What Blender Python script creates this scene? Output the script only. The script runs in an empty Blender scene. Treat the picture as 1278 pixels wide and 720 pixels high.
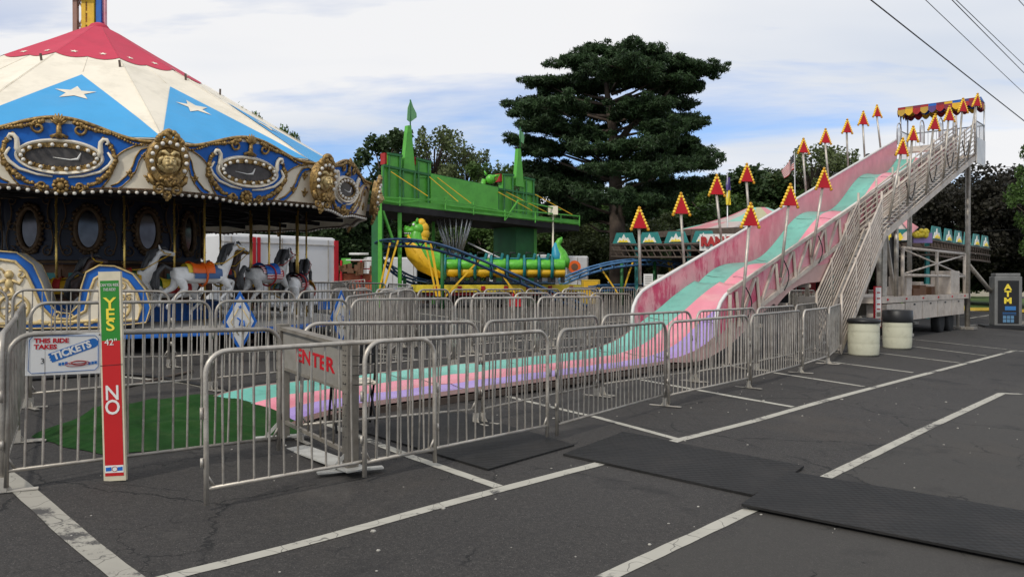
import bpy, bmesh, math, random
from mathutils import Vector, Matrix, Euler, noise as mnoise
import numpy as np
R = math.radians
scene = bpy.context.scene
col = scene.collection
# ---------------------------------------------------------------- camera, world, sun, exposure
CAMZ = 1.55; F = 1010.0; CX = 639.0; HY = 352.0
cam = bpy.data.cameras.new('camera'); camo = bpy.data.objects.new('camera', cam); col.objects.link(camo)
cam.sensor_width = 36.0; cam.lens = F/1278*36.0; cam.clip_end = 2000; cam.clip_start = 0.05
camo.location = (0, 0, CAMZ); camo.rotation_euler = (R(90)-math.atan(8/F), 0, 0)
scene.camera = camo
scene.render.resolution_x = 1024; scene.render.resolution_y = 576
scene.view_settings.view_transform = 'Standard'; scene.view_settings.look = 'None'
scene.view_settings.gamma = 1.0; scene.view_settings.exposure = -0.22
SUN_EL, SUN_AZ = R(41), R(212)      # azimuth measured clockwise from +Y
world = bpy.data.worlds.new('World'); scene.world = world; world.use_nodes = True
nt = world.node_tree; nt.nodes.clear()
def N(nt, t, **k):
    n = nt.nodes.new(t)
    for a, b in k.items(): setattr(n, a, b)
    return n
def build_world():
    L = nt.links.new
    out = N(nt, 'ShaderNodeOutputWorld'); bg = N(nt, 'ShaderNodeBackground'); bg.inputs['Strength'].default_value = 0.085
    sky = N(nt, 'ShaderNodeTexSky', sky_type='NISHITA'); sky.sun_disc = False
    sky.sun_elevation = SUN_EL; sky.sun_rotation = SUN_AZ; sky.air_density = 1.0; sky.dust_density = 0.6; sky.ozone_density = 1.6
    tc = N(nt, 'ShaderNodeTexCoord'); sep = N(nt, 'ShaderNodeSeparateXYZ'); L(tc.outputs['Generated'], sep.inputs[0])
    zc = N(nt, 'ShaderNodeMath', operation='MAXIMUM'); L(sep.outputs['Z'], zc.inputs[0]); zc.inputs[1].default_value = 0.0
    za = N(nt, 'ShaderNodeMath', operation='ADD'); L(zc.outputs[0], za.inputs[0]); za.inputs[1].default_value = 0.10
    dx = N(nt, 'ShaderNodeMath', operation='DIVIDE'); L(sep.outputs['X'], dx.inputs[0]); L(za.outputs[0], dx.inputs[1])
    dy = N(nt, 'ShaderNodeMath', operation='DIVIDE'); L(sep.outputs['Y'], dy.inputs[0]); L(za.outputs[0], dy.inputs[1])
    cmb = N(nt, 'ShaderNodeCombineXYZ'); L(dx.outputs[0], cmb.inputs[0]); L(dy.outputs[0], cmb.inputs[1])
    mp = N(nt, 'ShaderNodeMapping'); L(cmb.outputs[0], mp.inputs[0])
    mp.inputs['Location'].default_value = (3.1, 7.4, 0); mp.inputs['Rotation'].default_value = (0, 0, R(-12)); mp.inputs['Scale'].default_value = (0.30, 0.62, 1)
    n1 = N(nt, 'ShaderNodeTexNoise'); L(mp.outputs[0], n1.inputs['Vector']); n1.inputs['Scale'].default_value = 1.0; n1.inputs['Detail'].default_value = 7; n1.inputs['Roughness'].default_value = 0.55; n1.inputs['Distortion'].default_value = 0.25
    # the cloud sheet thins out low over the horizon, where blue shows in streaks
    bd = N(nt, 'ShaderNodeValToRGB'); L(sep.outputs['Z'], bd.inputs[0]); e = bd.color_ramp.elements
    e[0].position = 0.05; e[0].color = (0.035, 0, 0, 1); e[1].position = 0.30; e[1].color = (0, 0, 0, 1); k = e.new(0.13); k.color = (0.055, 0, 0, 1); k = e.new(0.20); k.color = (0.11, 0, 0, 1); k = e.new(0.245); k.color = (0.06, 0, 0, 1)
    sb = N(nt, 'ShaderNodeMath', operation='SUBTRACT'); L(n1.outputs['Fac'], sb.inputs[0]); L(bd.outputs[0], sb.inputs[1])
    r1 = N(nt, 'ShaderNodeMapRange', interpolation_type='SMOOTHSTEP'); L(sb.outputs[0], r1.inputs[0])
    r1.inputs[1].default_value = 0.405; r1.inputs[2].default_value = 0.535
    # more cover high up: the upper sky is one white sheet
    rz = N(nt, 'ShaderNodeMapRange'); L(sep.outputs['Z'], rz.inputs[0]); rz.inputs[1].default_value = 0.20; rz.inputs[2].default_value = 0.30; rz.inputs[3].default_value = 0.0; rz.inputs[4].default_value = 0.75
    mx = N(nt, 'ShaderNodeMath', operation='ADD', use_clamp=True); L(r1.outputs[0], mx.inputs[0]); L(rz.outputs[0], mx.inputs[1])
    # brightness of the cloud itself: soft grey undersides
    mp2 = N(nt, 'ShaderNodeMapping'); L(cmb.outputs[0], mp2.inputs[0]); mp2.inputs['Scale'].default_value = (0.5, 0.9, 1); mp2.inputs['Location'].default_value = (9, 1, 0)
    n2 = N(nt, 'ShaderNodeTexNoise'); L(mp2.outputs[0], n2.inputs['Vector']); n2.inputs['Scale'].default_value = 0.8; n2.inputs['Detail'].default_value = 4
    cr = N(nt, 'ShaderNodeValToRGB'); L(n2.outputs['Fac'], cr.inputs[0])
    cr.color_ramp.elements[0].position = 0.30; cr.color_ramp.elements[0].color = (0.72, 0.78, 0.88, 1)
    cr.color_ramp.elements[1].position = 0.58; cr.color_ramp.elements[1].color = (0.97, 0.97, 0.98, 1)
    sc = N(nt, 'ShaderNodeVectorMath', operation='SCALE'); L(cr.outputs[0], sc.inputs[0]); sc.inputs['Scale'].default_value = 12.9
    gain = N(nt, 'ShaderNodeVectorMath', operation='MULTIPLY'); L(sky.outputs[0], gain.inputs[0]); gain.inputs[1].default_value = (1.25, 1.55, 2.05)
    mix = N(nt, 'ShaderNodeMixRGB'); L(mx.outputs[0], mix.inputs[0]); L(gain.outputs[0], mix.inputs[1]); L(sc.outputs[0], mix.inputs[2])
    mm = N(nt, 'ShaderNodeMath', operation='MULTIPLY_ADD'); L(mx.outputs[0], mm.inputs[0]); mm.inputs[1].default_value = 0.86; mm.inputs[2].default_value = 0.12
    nt.links.new(mm.outputs[0], mix.inputs[0])
    L(mix.outputs[0], bg.inputs[0]); L(bg.outputs[0], out.inputs[0])
build_world()
sl = bpy.data.lights.new('sun', 'SUN'); sl.energy = 2.3; sl.angle = R(4); sl.color = (1.0, 0.95, 0.86)
so = bpy.data.objects.new('sun', sl); col.objects.link(so)
sd = Vector((math.sin(SUN_AZ)*math.cos(SUN_EL), math.cos(SUN_AZ)*math.cos(SUN_EL), math.sin(SUN_EL)))
so.rotation_euler = sd.to_track_quat('Z', 'Y').to_euler()

# ---------------------------------------------------------------- helpers
BUMPS = ((-2.06, 5.43, -0.045, 0.7), (-2.95, 5.75, 0.03, 0.6), (1.5, 10.4, -0.05, 1.2))
def ground_z(x, y):
    g = -0.225-0.047*x+0.0325*y
    for bx, by, d, s in BUMPS:
        q = ((x-bx)**2+(y-by)**2)/(2*s*s)
        if q < 12: g += d*math.exp(-q)
    hi, k = 0.47, 0.10
    g = hi-k*math.log(1+math.exp(min(60, (hi-g)/k)))            # soft ceiling
    return max(g, -0.9)
def X(px, D): return (px-CX)/F*D
def at(px, py, D): return Vector(((px-CX)/F*D, D, CAMZ-(py-HY)/F*D))
def hit(px, py, dz=0.0):
    lo, hi = 1.0, 400.0
    t = (px-CX)/F; k = (py-HY)/F
    fz = lambda D: (CAMZ-k*D)-ground_z(t*D, D)-dz
    D = 1.0
    while D < 300 and fz(D) > 0: D += 0.1
    lo, hi = D-0.1, D
    for _ in range(30):
        m = (lo+hi)/2
        if fz(m) > 0: lo = m
        else: hi = m
    return Vector((t*lo, lo, CAMZ-k*lo))
def tag(o, label=None, cat=None, group=None, kind=None):
    if label: o['label'] = label
    if cat: o['category'] = cat
    if group: o['group'] = group
    if kind: o['kind'] = kind
    return o
def empty(name, loc=(0, 0, 0), rz=0, label=None, cat=None, group=None):
    o = bpy.data.objects.new(name, None); col.objects.link(o); o.location = loc; o.rotation_euler = (0, 0, rz)
    o.empty_display_size = 0.2
    return tag(o, label, cat, group)
def copy_tree(o, parent=None, top=True):
    c = o.copy(); col.objects.link(c)
    if parent: c.parent = parent
    for ch in list(o.children): copy_tree(ch, c, False)
    return c
KEEP = {'drum_scroll_trim', 'gilt_scrollwork', 'bulb_trim', 'bolt_hole', 'seam', 'sweep', 'wiring', 'blue_mark', 'trunk', 'gilt_relief', 'bar_lattice', 'side_truss', 'inner_railing', 'outer_railing', 'platform_railing', 'lettering', 'black_dot', 'wire_tie', 'print_block', 'mane', 'cross_tie', 'stars', 'rim_truss', 'grommet', 'red_stripes', 'white_stripes', 'parking_bay_lines', 'yellow_kerb', 'stiffener', 'yellow_flower', 'bulb_rail'}
class MB:
    def __init__(s, off=(0, 0, 0)):
        s.v = []; s.f = []; s.mi = []; s.sm = []; s.m = 0; s.smooth = False; s.off = Vector(off)
    def add(s, vs, fs, smooth=None):
        b = len(s.v); s.v += [tuple(p) for p in vs]
        for f in fs:
            s.f.append([i+b for i in f]); s.mi.append(s.m); s.sm.append(s.smooth if smooth is None else smooth)
        return s
    def pieces(s):
        par = list(range(len(s.v)))
        def fd(a):
            while par[a] != a: par[a] = par[par[a]]; a = par[a]
            return a
        for f in s.f:
            r = fd(f[0])
            for k in f[1:]:
                q = fd(k)
                if q != r: par[q] = r
        ids = {}; isl = [ids.setdefault(fd(i), len(ids)) for i in range(len(s.v))]; k = len(ids)
        if k < 2 or k > 1200: return None
        P = np.array(s.v, dtype=float); isl = np.array(isl); lo = np.full((k, 3), 1e9); hi = -lo
        np.minimum.at(lo, isl, P); np.maximum.at(hi, isl, P); size = (hi-lo).max(1)
        gap = np.maximum(0, np.maximum(lo[:, None]-hi[None], lo[None]-hi[:, None])); near = np.sqrt((gap**2).sum(2)) <= np.maximum(.02, .5*np.maximum(size[:, None], size[None]))
        lab = -np.ones(k, int); n = 0
        for i in range(k):
            if lab[i] >= 0: continue
            st = [i]; lab[i] = n
            while st:
                a = st.pop()
                for b in np.nonzero(near[a] & (lab < 0))[0]: lab[b] = n; st.append(b)
            n += 1
        if n < 2: return None
        out = [[] for _ in range(n)]
        for i, f in enumerate(s.f): out[lab[isl[f[0]]]].append(i)
        return [o for o in out if o]
    def box(s, c, d, M=None, rz=0):
        c = Vector(c); hx, hy, hz = d[0]/2, d[1]/2, d[2]/2
        if M is None: M = Matrix.Rotation(rz, 3, 'Z')
        vs = [c+M@Vector((x, y, z)) for x in (-hx, hx) for y in (-hy, hy) for z in (-hz, hz)]
        return s.add(vs, [(0, 1, 3, 2), (4, 6, 7, 5), (0, 4, 5, 1), (2, 3, 7, 6), (0, 2, 6, 4), (1, 5, 7, 3)], False)
    def bar(s, a, b, w, h=None, up=(0, 0, 1)):
        a, b = Vector(a), Vector(b); h = h or w; d = (b-a); L = d.length
        if L < 1e-6: return s
        x = d/L; up = Vector(up)
        if abs(x.dot(up)) > 0.98: up = Vector((0, 1, 0)) if abs(x.y) < 0.9 else Vector((1, 0, 0))
        y = up.cross(x).normalized(); z = x.cross(y)
        M = Matrix((x, y, z)).transposed()
        return s.box((a+b)/2, (L, w, h), M)
    def tube(s, pts, r, n=8, closed=False, cap=True):
        pts = [Vector(p) for p in pts]; m = len(pts)
        rr = r if isinstance(r, (list, tuple)) else [r]*m
        T = []
        for i in range(m):
            a = pts[(i-1) % m] if (closed or i > 0) else pts[i]
            b = pts[(i+1) % m] if (closed or i < m-1) else pts[i]
            t = (b-a); T.append(t.normalized() if t.length > 1e-9 else Vector((0, 0, 1)))
        u = T[0].orthogonal().normalized(); vs = []
        for i in range(m):
            u = (u-T[i]*u.dot(T[i]));
            u = u.normalized() if u.length > 1e-6 else T[i].orthogonal().normalized()
            w = T[i].cross(u)
            for k in range(n):
                a = 2*math.pi*k/n
                vs.append(pts[i]+(u*math.cos(a)+w*math.sin(a))*rr[i])
        fs = []
        for i in range(m if closed else m-1):
            j = (i+1) % m
            for k in range(n):
                fs.append((i*n+k, i*n+(k+1) % n, j*n+(k+1) % n, j*n+k))
        s.add(vs, fs, True)
        if cap and not closed:
            b = len(s.v)-m*n
            s.f.append([b+k for k in range(n)][::-1]); s.mi.append(s.m); s.sm.append(False)
            s.f.append([b+(m-1)*n+k for k in range(n)]); s.mi.append(s.m); s.sm.append(False)
        return s
    def sph(s, c, r, n=8, k=6, M=None):
        c = Vector(c); r = (r, r, r) if not isinstance(r, (tuple, list)) else r
        vs = []; fs = []
        for j in range(1, k):
            t = math.pi*j/k
            for i in range(n):
                a = 2*math.pi*i/n
                p = Vector((math.sin(t)*math.cos(a)*r[0], math.sin(t)*math.sin(a)*r[1], math.cos(t)*r[2]))
                vs.append(c+(M@p if M else p))
        p0 = Vector((0, 0, r[2])); p1 = Vector((0, 0, -r[2]))
        vs.append(c+(M@p0 if M else p0)); vs.append(c+(M@p1 if M else p1)); t0 = len(vs)-2; t1 = len(vs)-1
        for j in range(k-2):
            for i in range(n):
                fs.append((j*n+i, (j+1)*n+i, (j+1)*n+(i+1) % n, j*n+(i+1) % n))
        for i in range(n):
            fs.append((t0, i, (i+1) % n)); fs.append((t1, (k-2)*n+(i+1) % n, (k-2)*n+i))
        return s.add(vs, fs, True)
    def lathe(s, c, prof, n=20, M=None, cap=True):
        c = Vector(c); vs = []; fs = []
        for (r, z) in prof:
            for i in range(n):
                a = 2*math.pi*i/n; p = Vector((r*math.cos(a), r*math.sin(a), z)); vs.append(c+(M@p if M else p))
        m = len(prof)
        for j in range(m-1):
            for i in range(n): fs.append((j*n+i, j*n+(i+1) % n, (j+1)*n+(i+1) % n, (j+1)*n+i))
        s.add(vs, fs, True)
        if cap:
            b = len(s.v)-m*n
            s.f.append([b+k for k in range(n)][::-1]); s.mi.append(s.m); s.sm.append(False)
            s.f.append([b+(m-1)*n+k for k in range(n)]); s.mi.append(s.m); s.sm.append(False)
        return s
    def prism(s, poly, o, ax, ay, th):
        """poly in the (ax, ay) frame at o, extruded by th along ax x ay"""
        o, ax, ay = Vector(o), Vector(ax), Vector(ay); an = ax.cross(ay).normalized()*th
        n = len(poly)
        vs = [o+ax*p[0]+ay*p[1]+an for p in poly]+[o+ax*p[0]+ay*p[1] for p in poly]
        fs = [tuple(range(n)), tuple(range(2*n-1, n-1, -1))]
        for i in range(n): j = (i+1) % n; fs.append((i, n+i, n+j, j))
        return s.add(vs, fs, False)
    def grid(s, fn, nu, nv, flip=False, smooth=True):
        vs = [fn(i/nu, j/nv) for i in range(nu+1) for j in range(nv+1)]
        w = nv+1; fs = []
        for i in range(nu):
            for j in range(nv):
                q = (i*w+j, (i+1)*w+j, (i+1)*w+j+1, i*w+j+1)
                fs.append(q[::-1] if flip else q)
        return s.add(vs, fs, smooth)
    def build(s, name, mats, parent=None, bevel=0, split=True):
        parts = s.pieces() if (split and name not in KEEP and len(s.v) < 60000) else None
        if parts and 1 < len(parts) <= 60:
            first = None
            for fl in parts:
                q = MB(s.off); mp = {}
                for i in fl:
                    f = []
                    for k in s.f[i]:
                        if k not in mp: mp[k] = len(q.v); q.v.append(s.v[k])
                        f.append(mp[k])
                    q.f.append(f); q.mi.append(s.mi[i]); q.sm.append(s.sm[i])
                o = q.build(name, mats, parent, bevel, False); first = first or o
            return first
        me = bpy.data.meshes.new(name)
        o0 = s.off
        me.from_pydata([(p[0]-o0[0], p[1]-o0[1], p[2]-o0[2]) for p in s.v], [], s.f)
        for m in (mats if isinstance(mats, (list, tuple)) else [mats]): me.materials.append(m)
        me.polygons.foreach_set('material_index', s.mi); me.polygons.foreach_set('use_smooth', s.sm)
        me.update()
        ob = bpy.data.objects.new(name, me); col.objects.link(ob)
        if parent: ob.parent = parent
        else: ob.location = o0
        if bevel:
            b = ob.modifiers.new('b', 'BEVEL'); b.width = bevel; b.segments = 2; b.limit_method = 'ANGLE'; b.angle_limit = R(50)
        return ob
def text_mesh(body, size, mat, name='lettering', parent=None, M=None, extrude=0.002, align='CENTER', xs=1.0, shear=0, off=0.0):
    c = bpy.data.curves.new(name, 'FONT'); c.body = body; c.size = size; c.extrude = extrude; c.align_x = align; c.align_y = 'CENTER'; c.resolution_u = 3
    c.shear = shear; c.offset = off
    t = bpy.data.objects.new(name, c); col.objects.link(t)
    dg = bpy.context.evaluated_depsgraph_get(); me = bpy.data.meshes.new_from_object(t.evaluated_get(dg))
    bpy.data.objects.remove(t); bpy.data.curves.remove(c)
    me.transform(Matrix.Diagonal((xs, 1, 1, 1)))
    if M is not None: me.transform(M)
    me.materials.clear(); me.materials.append(mat); me.name = name
    o = bpy.data.objects.new(name, me); col.objects.link(o)
    if parent: o.parent = parent
    return o
def frame_matrix(o, ax, ay):
    ax = Vector(ax).normalized(); ay = Vector(ay).normalized(); an = ax.cross(ay)
    M = Matrix((ax, ay, an)).transposed().to_4x4(); M.translation = Vector(o); return M

# ---------------------------------------------------------------- materials
MATS = {}
def pmat(name, c, rough=0.6, metal=0.0, var=0.12, scale=3.0, bump=0.0, dirt=None, dirt_amt=0.0, dscale=2.0, spec=0.4, bscale=60, dthr=(0.5, 0.72), emit=0):
    m = bpy.data.materials.new(name); m.use_nodes = True; t = m.node_tree; b = t.nodes['Principled BSDF']; L = t.links.new
    b.inputs['Roughness'].default_value = rough; b.inputs['Metallic'].default_value = metal; b.inputs['Specular IOR Level'].default_value = spec
    tc = N(t, 'ShaderNodeTexCoord')
    n = N(t, 'ShaderNodeTexNoise'); L(tc.outputs['Object'], n.inputs['Vector']); n.inputs['Scale'].default_value = scale; n.inputs['Detail'].default_value = 6; n.inputs['Roughness'].default_value = 0.6
    r = N(t, 'ShaderNodeValToRGB'); L(n.outputs['Fac'], r.inputs[0])
    r.color_ramp.elements[0].position = 0.3; r.color_ramp.elements[1].position = 0.7
    r.color_ramp.elements[0].color = tuple(max(0, x*(1-var)) for x in c)+(1,); r.color_ramp.elements[1].color = tuple(min(1, x*(1+var)) for x in c)+(1,)
    last = r.outputs[0]
    if dirt is not None:
        n2 = N(t, 'ShaderNodeTexNoise'); L(tc.outputs['Object'], n2.inputs['Vector']); n2.inputs['Scale'].default_value = dscale; n2.inputs['Detail'].default_value = 9; n2.inputs['Roughness'].default_value = 0.68
        mr = N(t, 'ShaderNodeMapRange'); L(n2.outputs['Fac'], mr.inputs[0]); mr.inputs[1].default_value = dthr[0]; mr.inputs[2].default_value = dthr[1]; mr.inputs[4].default_value = dirt_amt
        mx = N(t, 'ShaderNodeMixRGB'); L(mr.outputs[0], mx.inputs[0]); L(last, mx.inputs[1]); mx.inputs[2].default_value = tuple(dirt)+(1,); last = mx.outputs[0]
    if name in ('galvanised_steel', 'foot_plate_steel'):
        oi = N(t, 'ShaderNodeObjectInfo'); rm = N(t, 'ShaderNodeMapRange'); L(oi.outputs['Random'], rm.inputs[0]); rm.inputs[3].default_value = 0.72; rm.inputs[4].default_value = 1.22
        vm = N(t, 'ShaderNodeVectorMath', operation='SCALE'); L(last, vm.inputs[0]); L(rm.outputs[0], vm.inputs['Scale']); last = vm.outputs[0]
    L(last, b.inputs['Base Color'])
    if bump:
        n3 = N(t, 'ShaderNodeTexNoise'); L(tc.outputs['Object'], n3.inputs['Vector']); n3.inputs['Scale'].default_value = bscale; n3.inputs['Detail'].default_value = 5
        bp = N(t, 'ShaderNodeBump'); bp.inputs['Strength'].default_value = bump; bp.inputs['Distance'].default_value = 0.01; L(n3.outputs['Fac'], bp.inputs['Height']); L(bp.outputs[0], b.inputs['Normal'])
    if emit:
        L(last, b.inputs['Emission Color']); b.inputs['Emission Strength'].default_value = emit
    MATS[name] = m; return m
def streaky_wall():
    m = pmat('faded_pink_gelcoat', (0.76, 0.33, 0.37), 0.45, 0, 0.10, 3.0, 0.05); t = m.node_tree; b = t.nodes['Principled BSDF']; L = t.links.new
    base = b.inputs['Base Color'].links[0].from_socket; tc = N(t, 'ShaderNodeTexCoord'); mp = N(t, 'ShaderNodeMapping'); mp.inputs['Scale'].default_value = (1, 1, 0.45); L(tc.outputs['Object'], mp.inputs[0])
    n = N(t, 'ShaderNodeTexNoise'); L(mp.outputs[0], n.inputs['Vector']); n.inputs['Scale'].default_value = 2.3; n.inputs['Detail'].default_value = 10; n.inputs['Roughness'].default_value = 0.72
    r = N(t, 'ShaderNodeMapRange', clamp=True); L(n.outputs['Fac'], r.inputs[0]); r.inputs[1].default_value = 0.455; r.inputs[2].default_value = 0.56
    s = N(t, 'ShaderNodeSeparateXYZ'); L(tc.outputs['Object'], s.inputs[0]); q = N(t, 'ShaderNodeMapRange', clamp=True); L(s.outputs['X'], q.inputs[0]); q.inputs[1].default_value = 6.4; q.inputs[2].default_value = 9.4; q.inputs[3].default_value = 0.95; q.inputs[4].default_value = 0.12
    k = N(t, 'ShaderNodeMath', operation='MULTIPLY'); L(r.outputs[0], k.inputs[0]); L(q.outputs[0], k.inputs[1]); mx = N(t, 'ShaderNodeMixRGB'); L(k.outputs[0], mx.inputs[0]); L(base, mx.inputs[1]); mx.inputs[2].default_value = (0.60, 0.04, 0.13, 1); L(mx.outputs[0], b.inputs['Base Color']); return m
PATCH_D = -2.6
def asphalt_mat():
    m = bpy.data.materials.new('asphalt'); m.use_nodes = True; t = m.node_tree; b = t.nodes['Principled BSDF']; L = t.links.new
    g = N(t, 'ShaderNodeNewGeometry'); P = g.outputs['Position']
    def noi(sc, det=5, ro=0.6, dist=0, src=None):
        n = N(t, 'ShaderNodeTexNoise'); L(src or P, n.inputs['Vector']); n.inputs['Scale'].default_value = sc; n.inputs['Detail'].default_value = det; n.inputs['Roughness'].default_value = ro; n.inputs['Distortion'].default_value = dist; return n
    def mr(src, a, bb, c=0.0, d=1.0):
        r = N(t, 'ShaderNodeMapRange', clamp=True); L(src, r.inputs[0]); r.inputs[1].default_value = a; r.inputs[2].default_value = bb; r.inputs[3].default_value = c; r.inputs[4].default_value = d; return r.outputs[0]
    def mix(f, a, c, mode='MIX'):
        x = N(t, 'ShaderNodeMixRGB', blend_type=mode)
        if isinstance(f, float): x.inputs[0].default_value = f
        else: L(f, x.inputs[0])
        for i, q in ((1, a), (2, c)):
            if isinstance(q, tuple): x.inputs[i].default_value = q+(1,)
            else: L(q, x.inputs[i])
        return x.outputs[0]
    big = noi(0.22, 4); mid = noi(1.4, 6, 0.65); fine = noi(95, 4, 0.8); med = noi(28, 4, 0.75)
    c = mix(mr(big.outputs['Fac'], 0.35, 0.65), (0.027, 0.0248, 0.0232), (0.044, 0.0405, 0.0380))
    c = mix(mr(mid.outputs['Fac'], 0.42, 0.70, 0, 0.5), c, (0.030, 0.028, 0.028))
    c = mix(mr(med.outputs['Fac'], 0.45, 0.75, 0, 0.55), c, (0.085, 0.078, 0.070))
    c = mix(mr(fine.outputs['Fac'], 0.56, 0.66, 0, 0.65), c, (0.17, 0.155, 0.14))
    c = mix(mr(fine.outputs['Fac'], 0.44, 0.36, 0, 0.6), c, (0.012, 0.011, 0.010))
    # stray pale stones
    v = N(t, 'ShaderNodeTexVoronoi'); L(P, v.inputs['Vector']); v.inputs['Scale'].default_value = 26; v.inputs['Randomness'].default_value = 1.0
    c = mix(mr(v.outputs['Distance'], 0.055, 0.085, 0.55, 0.0), c, (0.30, 0.29, 0.27))
    # the lot beyond the second painted line was relaid: a paler, browner surface
    dt = N(t, 'ShaderNodeVectorMath', operation='DOT_PRODUCT'); L(P, dt.inputs[0]); dt.inputs[1].default_value = (0.745, -0.667, 0)
    pn = noi(1.1, 4); pa = N(t, 'ShaderNodeMath', operation='ADD'); L(dt.outputs['Value'], pa.inputs[0]); L(pn.outputs['Fac'], pa.inputs[1])
    c = mix(mr(pa.outputs[0], PATCH_D+0.42, PATCH_D+0.62, 0, 0.55), c, (0.058, 0.054, 0.048))
    rr = noi(0.35, 5, 0.7, 0.8); c = mix(mr(rr.outputs['Fac'], 0.55, 0.68, 0, 0.30), c, (0.075, 0.062, 0.050))
    # oily stains
    st = noi(0.9, 5, 0.6, 0.4); c = mix(mr(st.outputs['Fac'], 0.57, 0.72, 0, 0.8), c, (0.012, 0.0115, 0.012))
    sd_ = noi(0.5, 4, 0.6, 1.2); c = mix(mr(sd_.outputs['Fac'], 0.62, 0.75, 0, 0.35), c, (0.115, 0.105, 0.095))
    # trodden gum and tar spots
    v2 = N(t, 'ShaderNodeTexVoronoi'); L(P, v2.inputs['Vector']); v2.inputs['Scale'].default_value = 2.1; v2.inputs['Randomness'].default_value = 1.0
    c = mix(mr(v2.outputs['Distance'], 0.03, 0.045, 0.7, 0.0), c, (0.010, 0.010, 0.011))
    # cracks: two voronoi webs bent by noise, broken up by a mask
    wn = noi(3.0, 6, 0.7); sub = N(t, 'ShaderNodeVectorMath', operation='SCALE'); L(wn.outputs['Color'], sub.inputs[0]); sub.inputs['Scale'].default_value = 0.34
    ad = N(t, 'ShaderNodeVectorMath', operation='ADD'); L(P, ad.inputs[0]); L(sub.outputs[0], ad.inputs[1])
    hmask = None
    for sc_, w_, mlo in ((0.42, 0.0052, 0.455), (1.15, 0.0075, 0.53)):
        vv = N(t, 'ShaderNodeTexVoronoi', feature='DISTANCE_TO_EDGE'); L(ad.outputs[0], vv.inputs['Vector']); vv.inputs['Scale'].default_value = sc_
        cm = noi(0.45+sc_*0.1, 3); k = N(t, 'ShaderNodeMath', operation='MULTIPLY'); L(mr(vv.outputs['Distance'], w_*0.35, w_, 1, 0), k.inputs[0]); L(mr(cm.outputs['Fac'], mlo, mlo+0.06), k.inputs[1])
        if hmask is None: hmask = k.outputs[0]
        else:
            a = N(t, 'ShaderNodeMath', operation='MAXIMUM'); L(hmask, a.inputs[0]); L(k.outputs[0], a.inputs[1]); hmask = a.outputs[0]
    kk = N(t, 'ShaderNodeMath', operation='MULTIPLY'); L(hmask, kk.inputs[0]); kk.inputs[1].default_value = 0.85
    c = mix(kk.outputs[0], c, (0.010, 0.010, 0.010))
    L(c, b.inputs['Base Color']); b.inputs['Roughness'].default_value = 0.86; b.inputs['Specular IOR Level'].default_value = 0.35
    h = N(t, 'ShaderNodeMath', operation='SUBTRACT'); L(fine.outputs['Fac'], h.inputs[0]); L(hmask, h.inputs[1])
    bp = N(t, 'ShaderNodeBump'); bp.inputs['Strength'].default_value = 0.55; bp.inputs['Distance'].default_value = 0.006; L(h.outputs[0], bp.inputs['Height']); L(bp.outputs[0], b.inputs['Normal'])
    return m
def paint_mat(name, c, wear=0.5, scale=14):
    m = bpy.data.materials.new(name); m.use_nodes = True; t = m.node_tree; b = t.nodes['Principled BSDF']; L = t.links.new
    g = N(t, 'ShaderNodeNewGeometry')
    n = N(t, 'ShaderNodeTexNoise'); L(g.outputs['Position'], n.inputs['Vector']); n.inputs['Scale'].default_value = scale; n.inputs['Detail'].default_value = 9; n.inputs['Roughness'].default_value = 0.75
    n2 = N(t, 'ShaderNodeTexNoise'); L(g.outputs['Position'], n2.inputs['Vector']); n2.inputs['Scale'].default_value = 1.3; n2.inputs['Detail'].default_value = 3
    a = N(t, 'ShaderNodeMath', operation='ADD'); L(n.outputs['Fac'], a.inputs[0]); L(n2.outputs['Fac'], a.inputs[1])
    r = N(t, 'ShaderNodeMapRange'); L(a.outputs[0], r.inputs[0]); r.inputs[1].default_value = 1.02+0.16*(1-wear); r.inputs[2].default_value = 1.12+0.16*(1-wear)
    n3 = N(t, 'ShaderNodeTexNoise'); L(g.outputs['Position'], n3.inputs['Vector']); n3.inputs['Scale'].default_value = 5; n3.inputs['Detail'].default_value = 6
    r3 = N(t, 'ShaderNodeMapRange'); L(n3.outputs['Fac'], r3.inputs[0]); r3.inputs[3].default_value = 0.78; r3.inputs[4].default_value = 1.08
    mc = N(t, 'ShaderNodeVectorMath', operation='SCALE'); mc.inputs[0].default_value = c; L(r3.outputs[0], mc.inputs['Scale'])
    mx = N(t, 'ShaderNodeMixRGB'); L(r.outputs[0], mx.inputs[0]); L(mc.outputs[0], mx.inputs[1]); mx.inputs[2].default_value = (0.07, 0.066, 0.062, 1)
    # hairline cracks in the paint
    v = N(t, 'ShaderNodeTexVoronoi', feature='DISTANCE_TO_EDGE'); v.inputs['Scale'].default_value = 3.1
    ad = N(t, 'ShaderNodeVectorMath', operation='ADD'); L(g.outputs['Position'], ad.inputs[0]); L(n2.outputs['Color'], ad.inputs[1]); L(ad.outputs[0], v.inputs['Vector'])
    rv = N(t, 'ShaderNodeMapRange'); L(v.outputs['Distance'], rv.inputs[0]); rv.inputs[1].default_value = 0.004; rv.inputs[2].default_value = 0.012; rv.inputs[3].default_value = 0.7; rv.inputs[4].default_value = 0
    m2 = N(t, 'ShaderNodeMixRGB'); L(rv.outputs[0], m2.inputs[0]); L(mx.outputs[0], m2.inputs[1]); m2.inputs[2].default_value = (0.05, 0.048, 0.045, 1)
    L(m2.outputs[0], b.inputs['Base Color']); b.inputs['Roughness'].default_value = 0.8
    return m
M_asph = asphalt_mat()
M_line = paint_mat('worn_white_paint', (0.44, 0.42, 0.36), 0.62)
M_linew = paint_mat('weathered_white_paint', (0.36, 0.34, 0.29), 0.95, 9)
M_yline = paint_mat('worn_yellow_paint', (0.55, 0.38, 0.05), 0.3)
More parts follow.
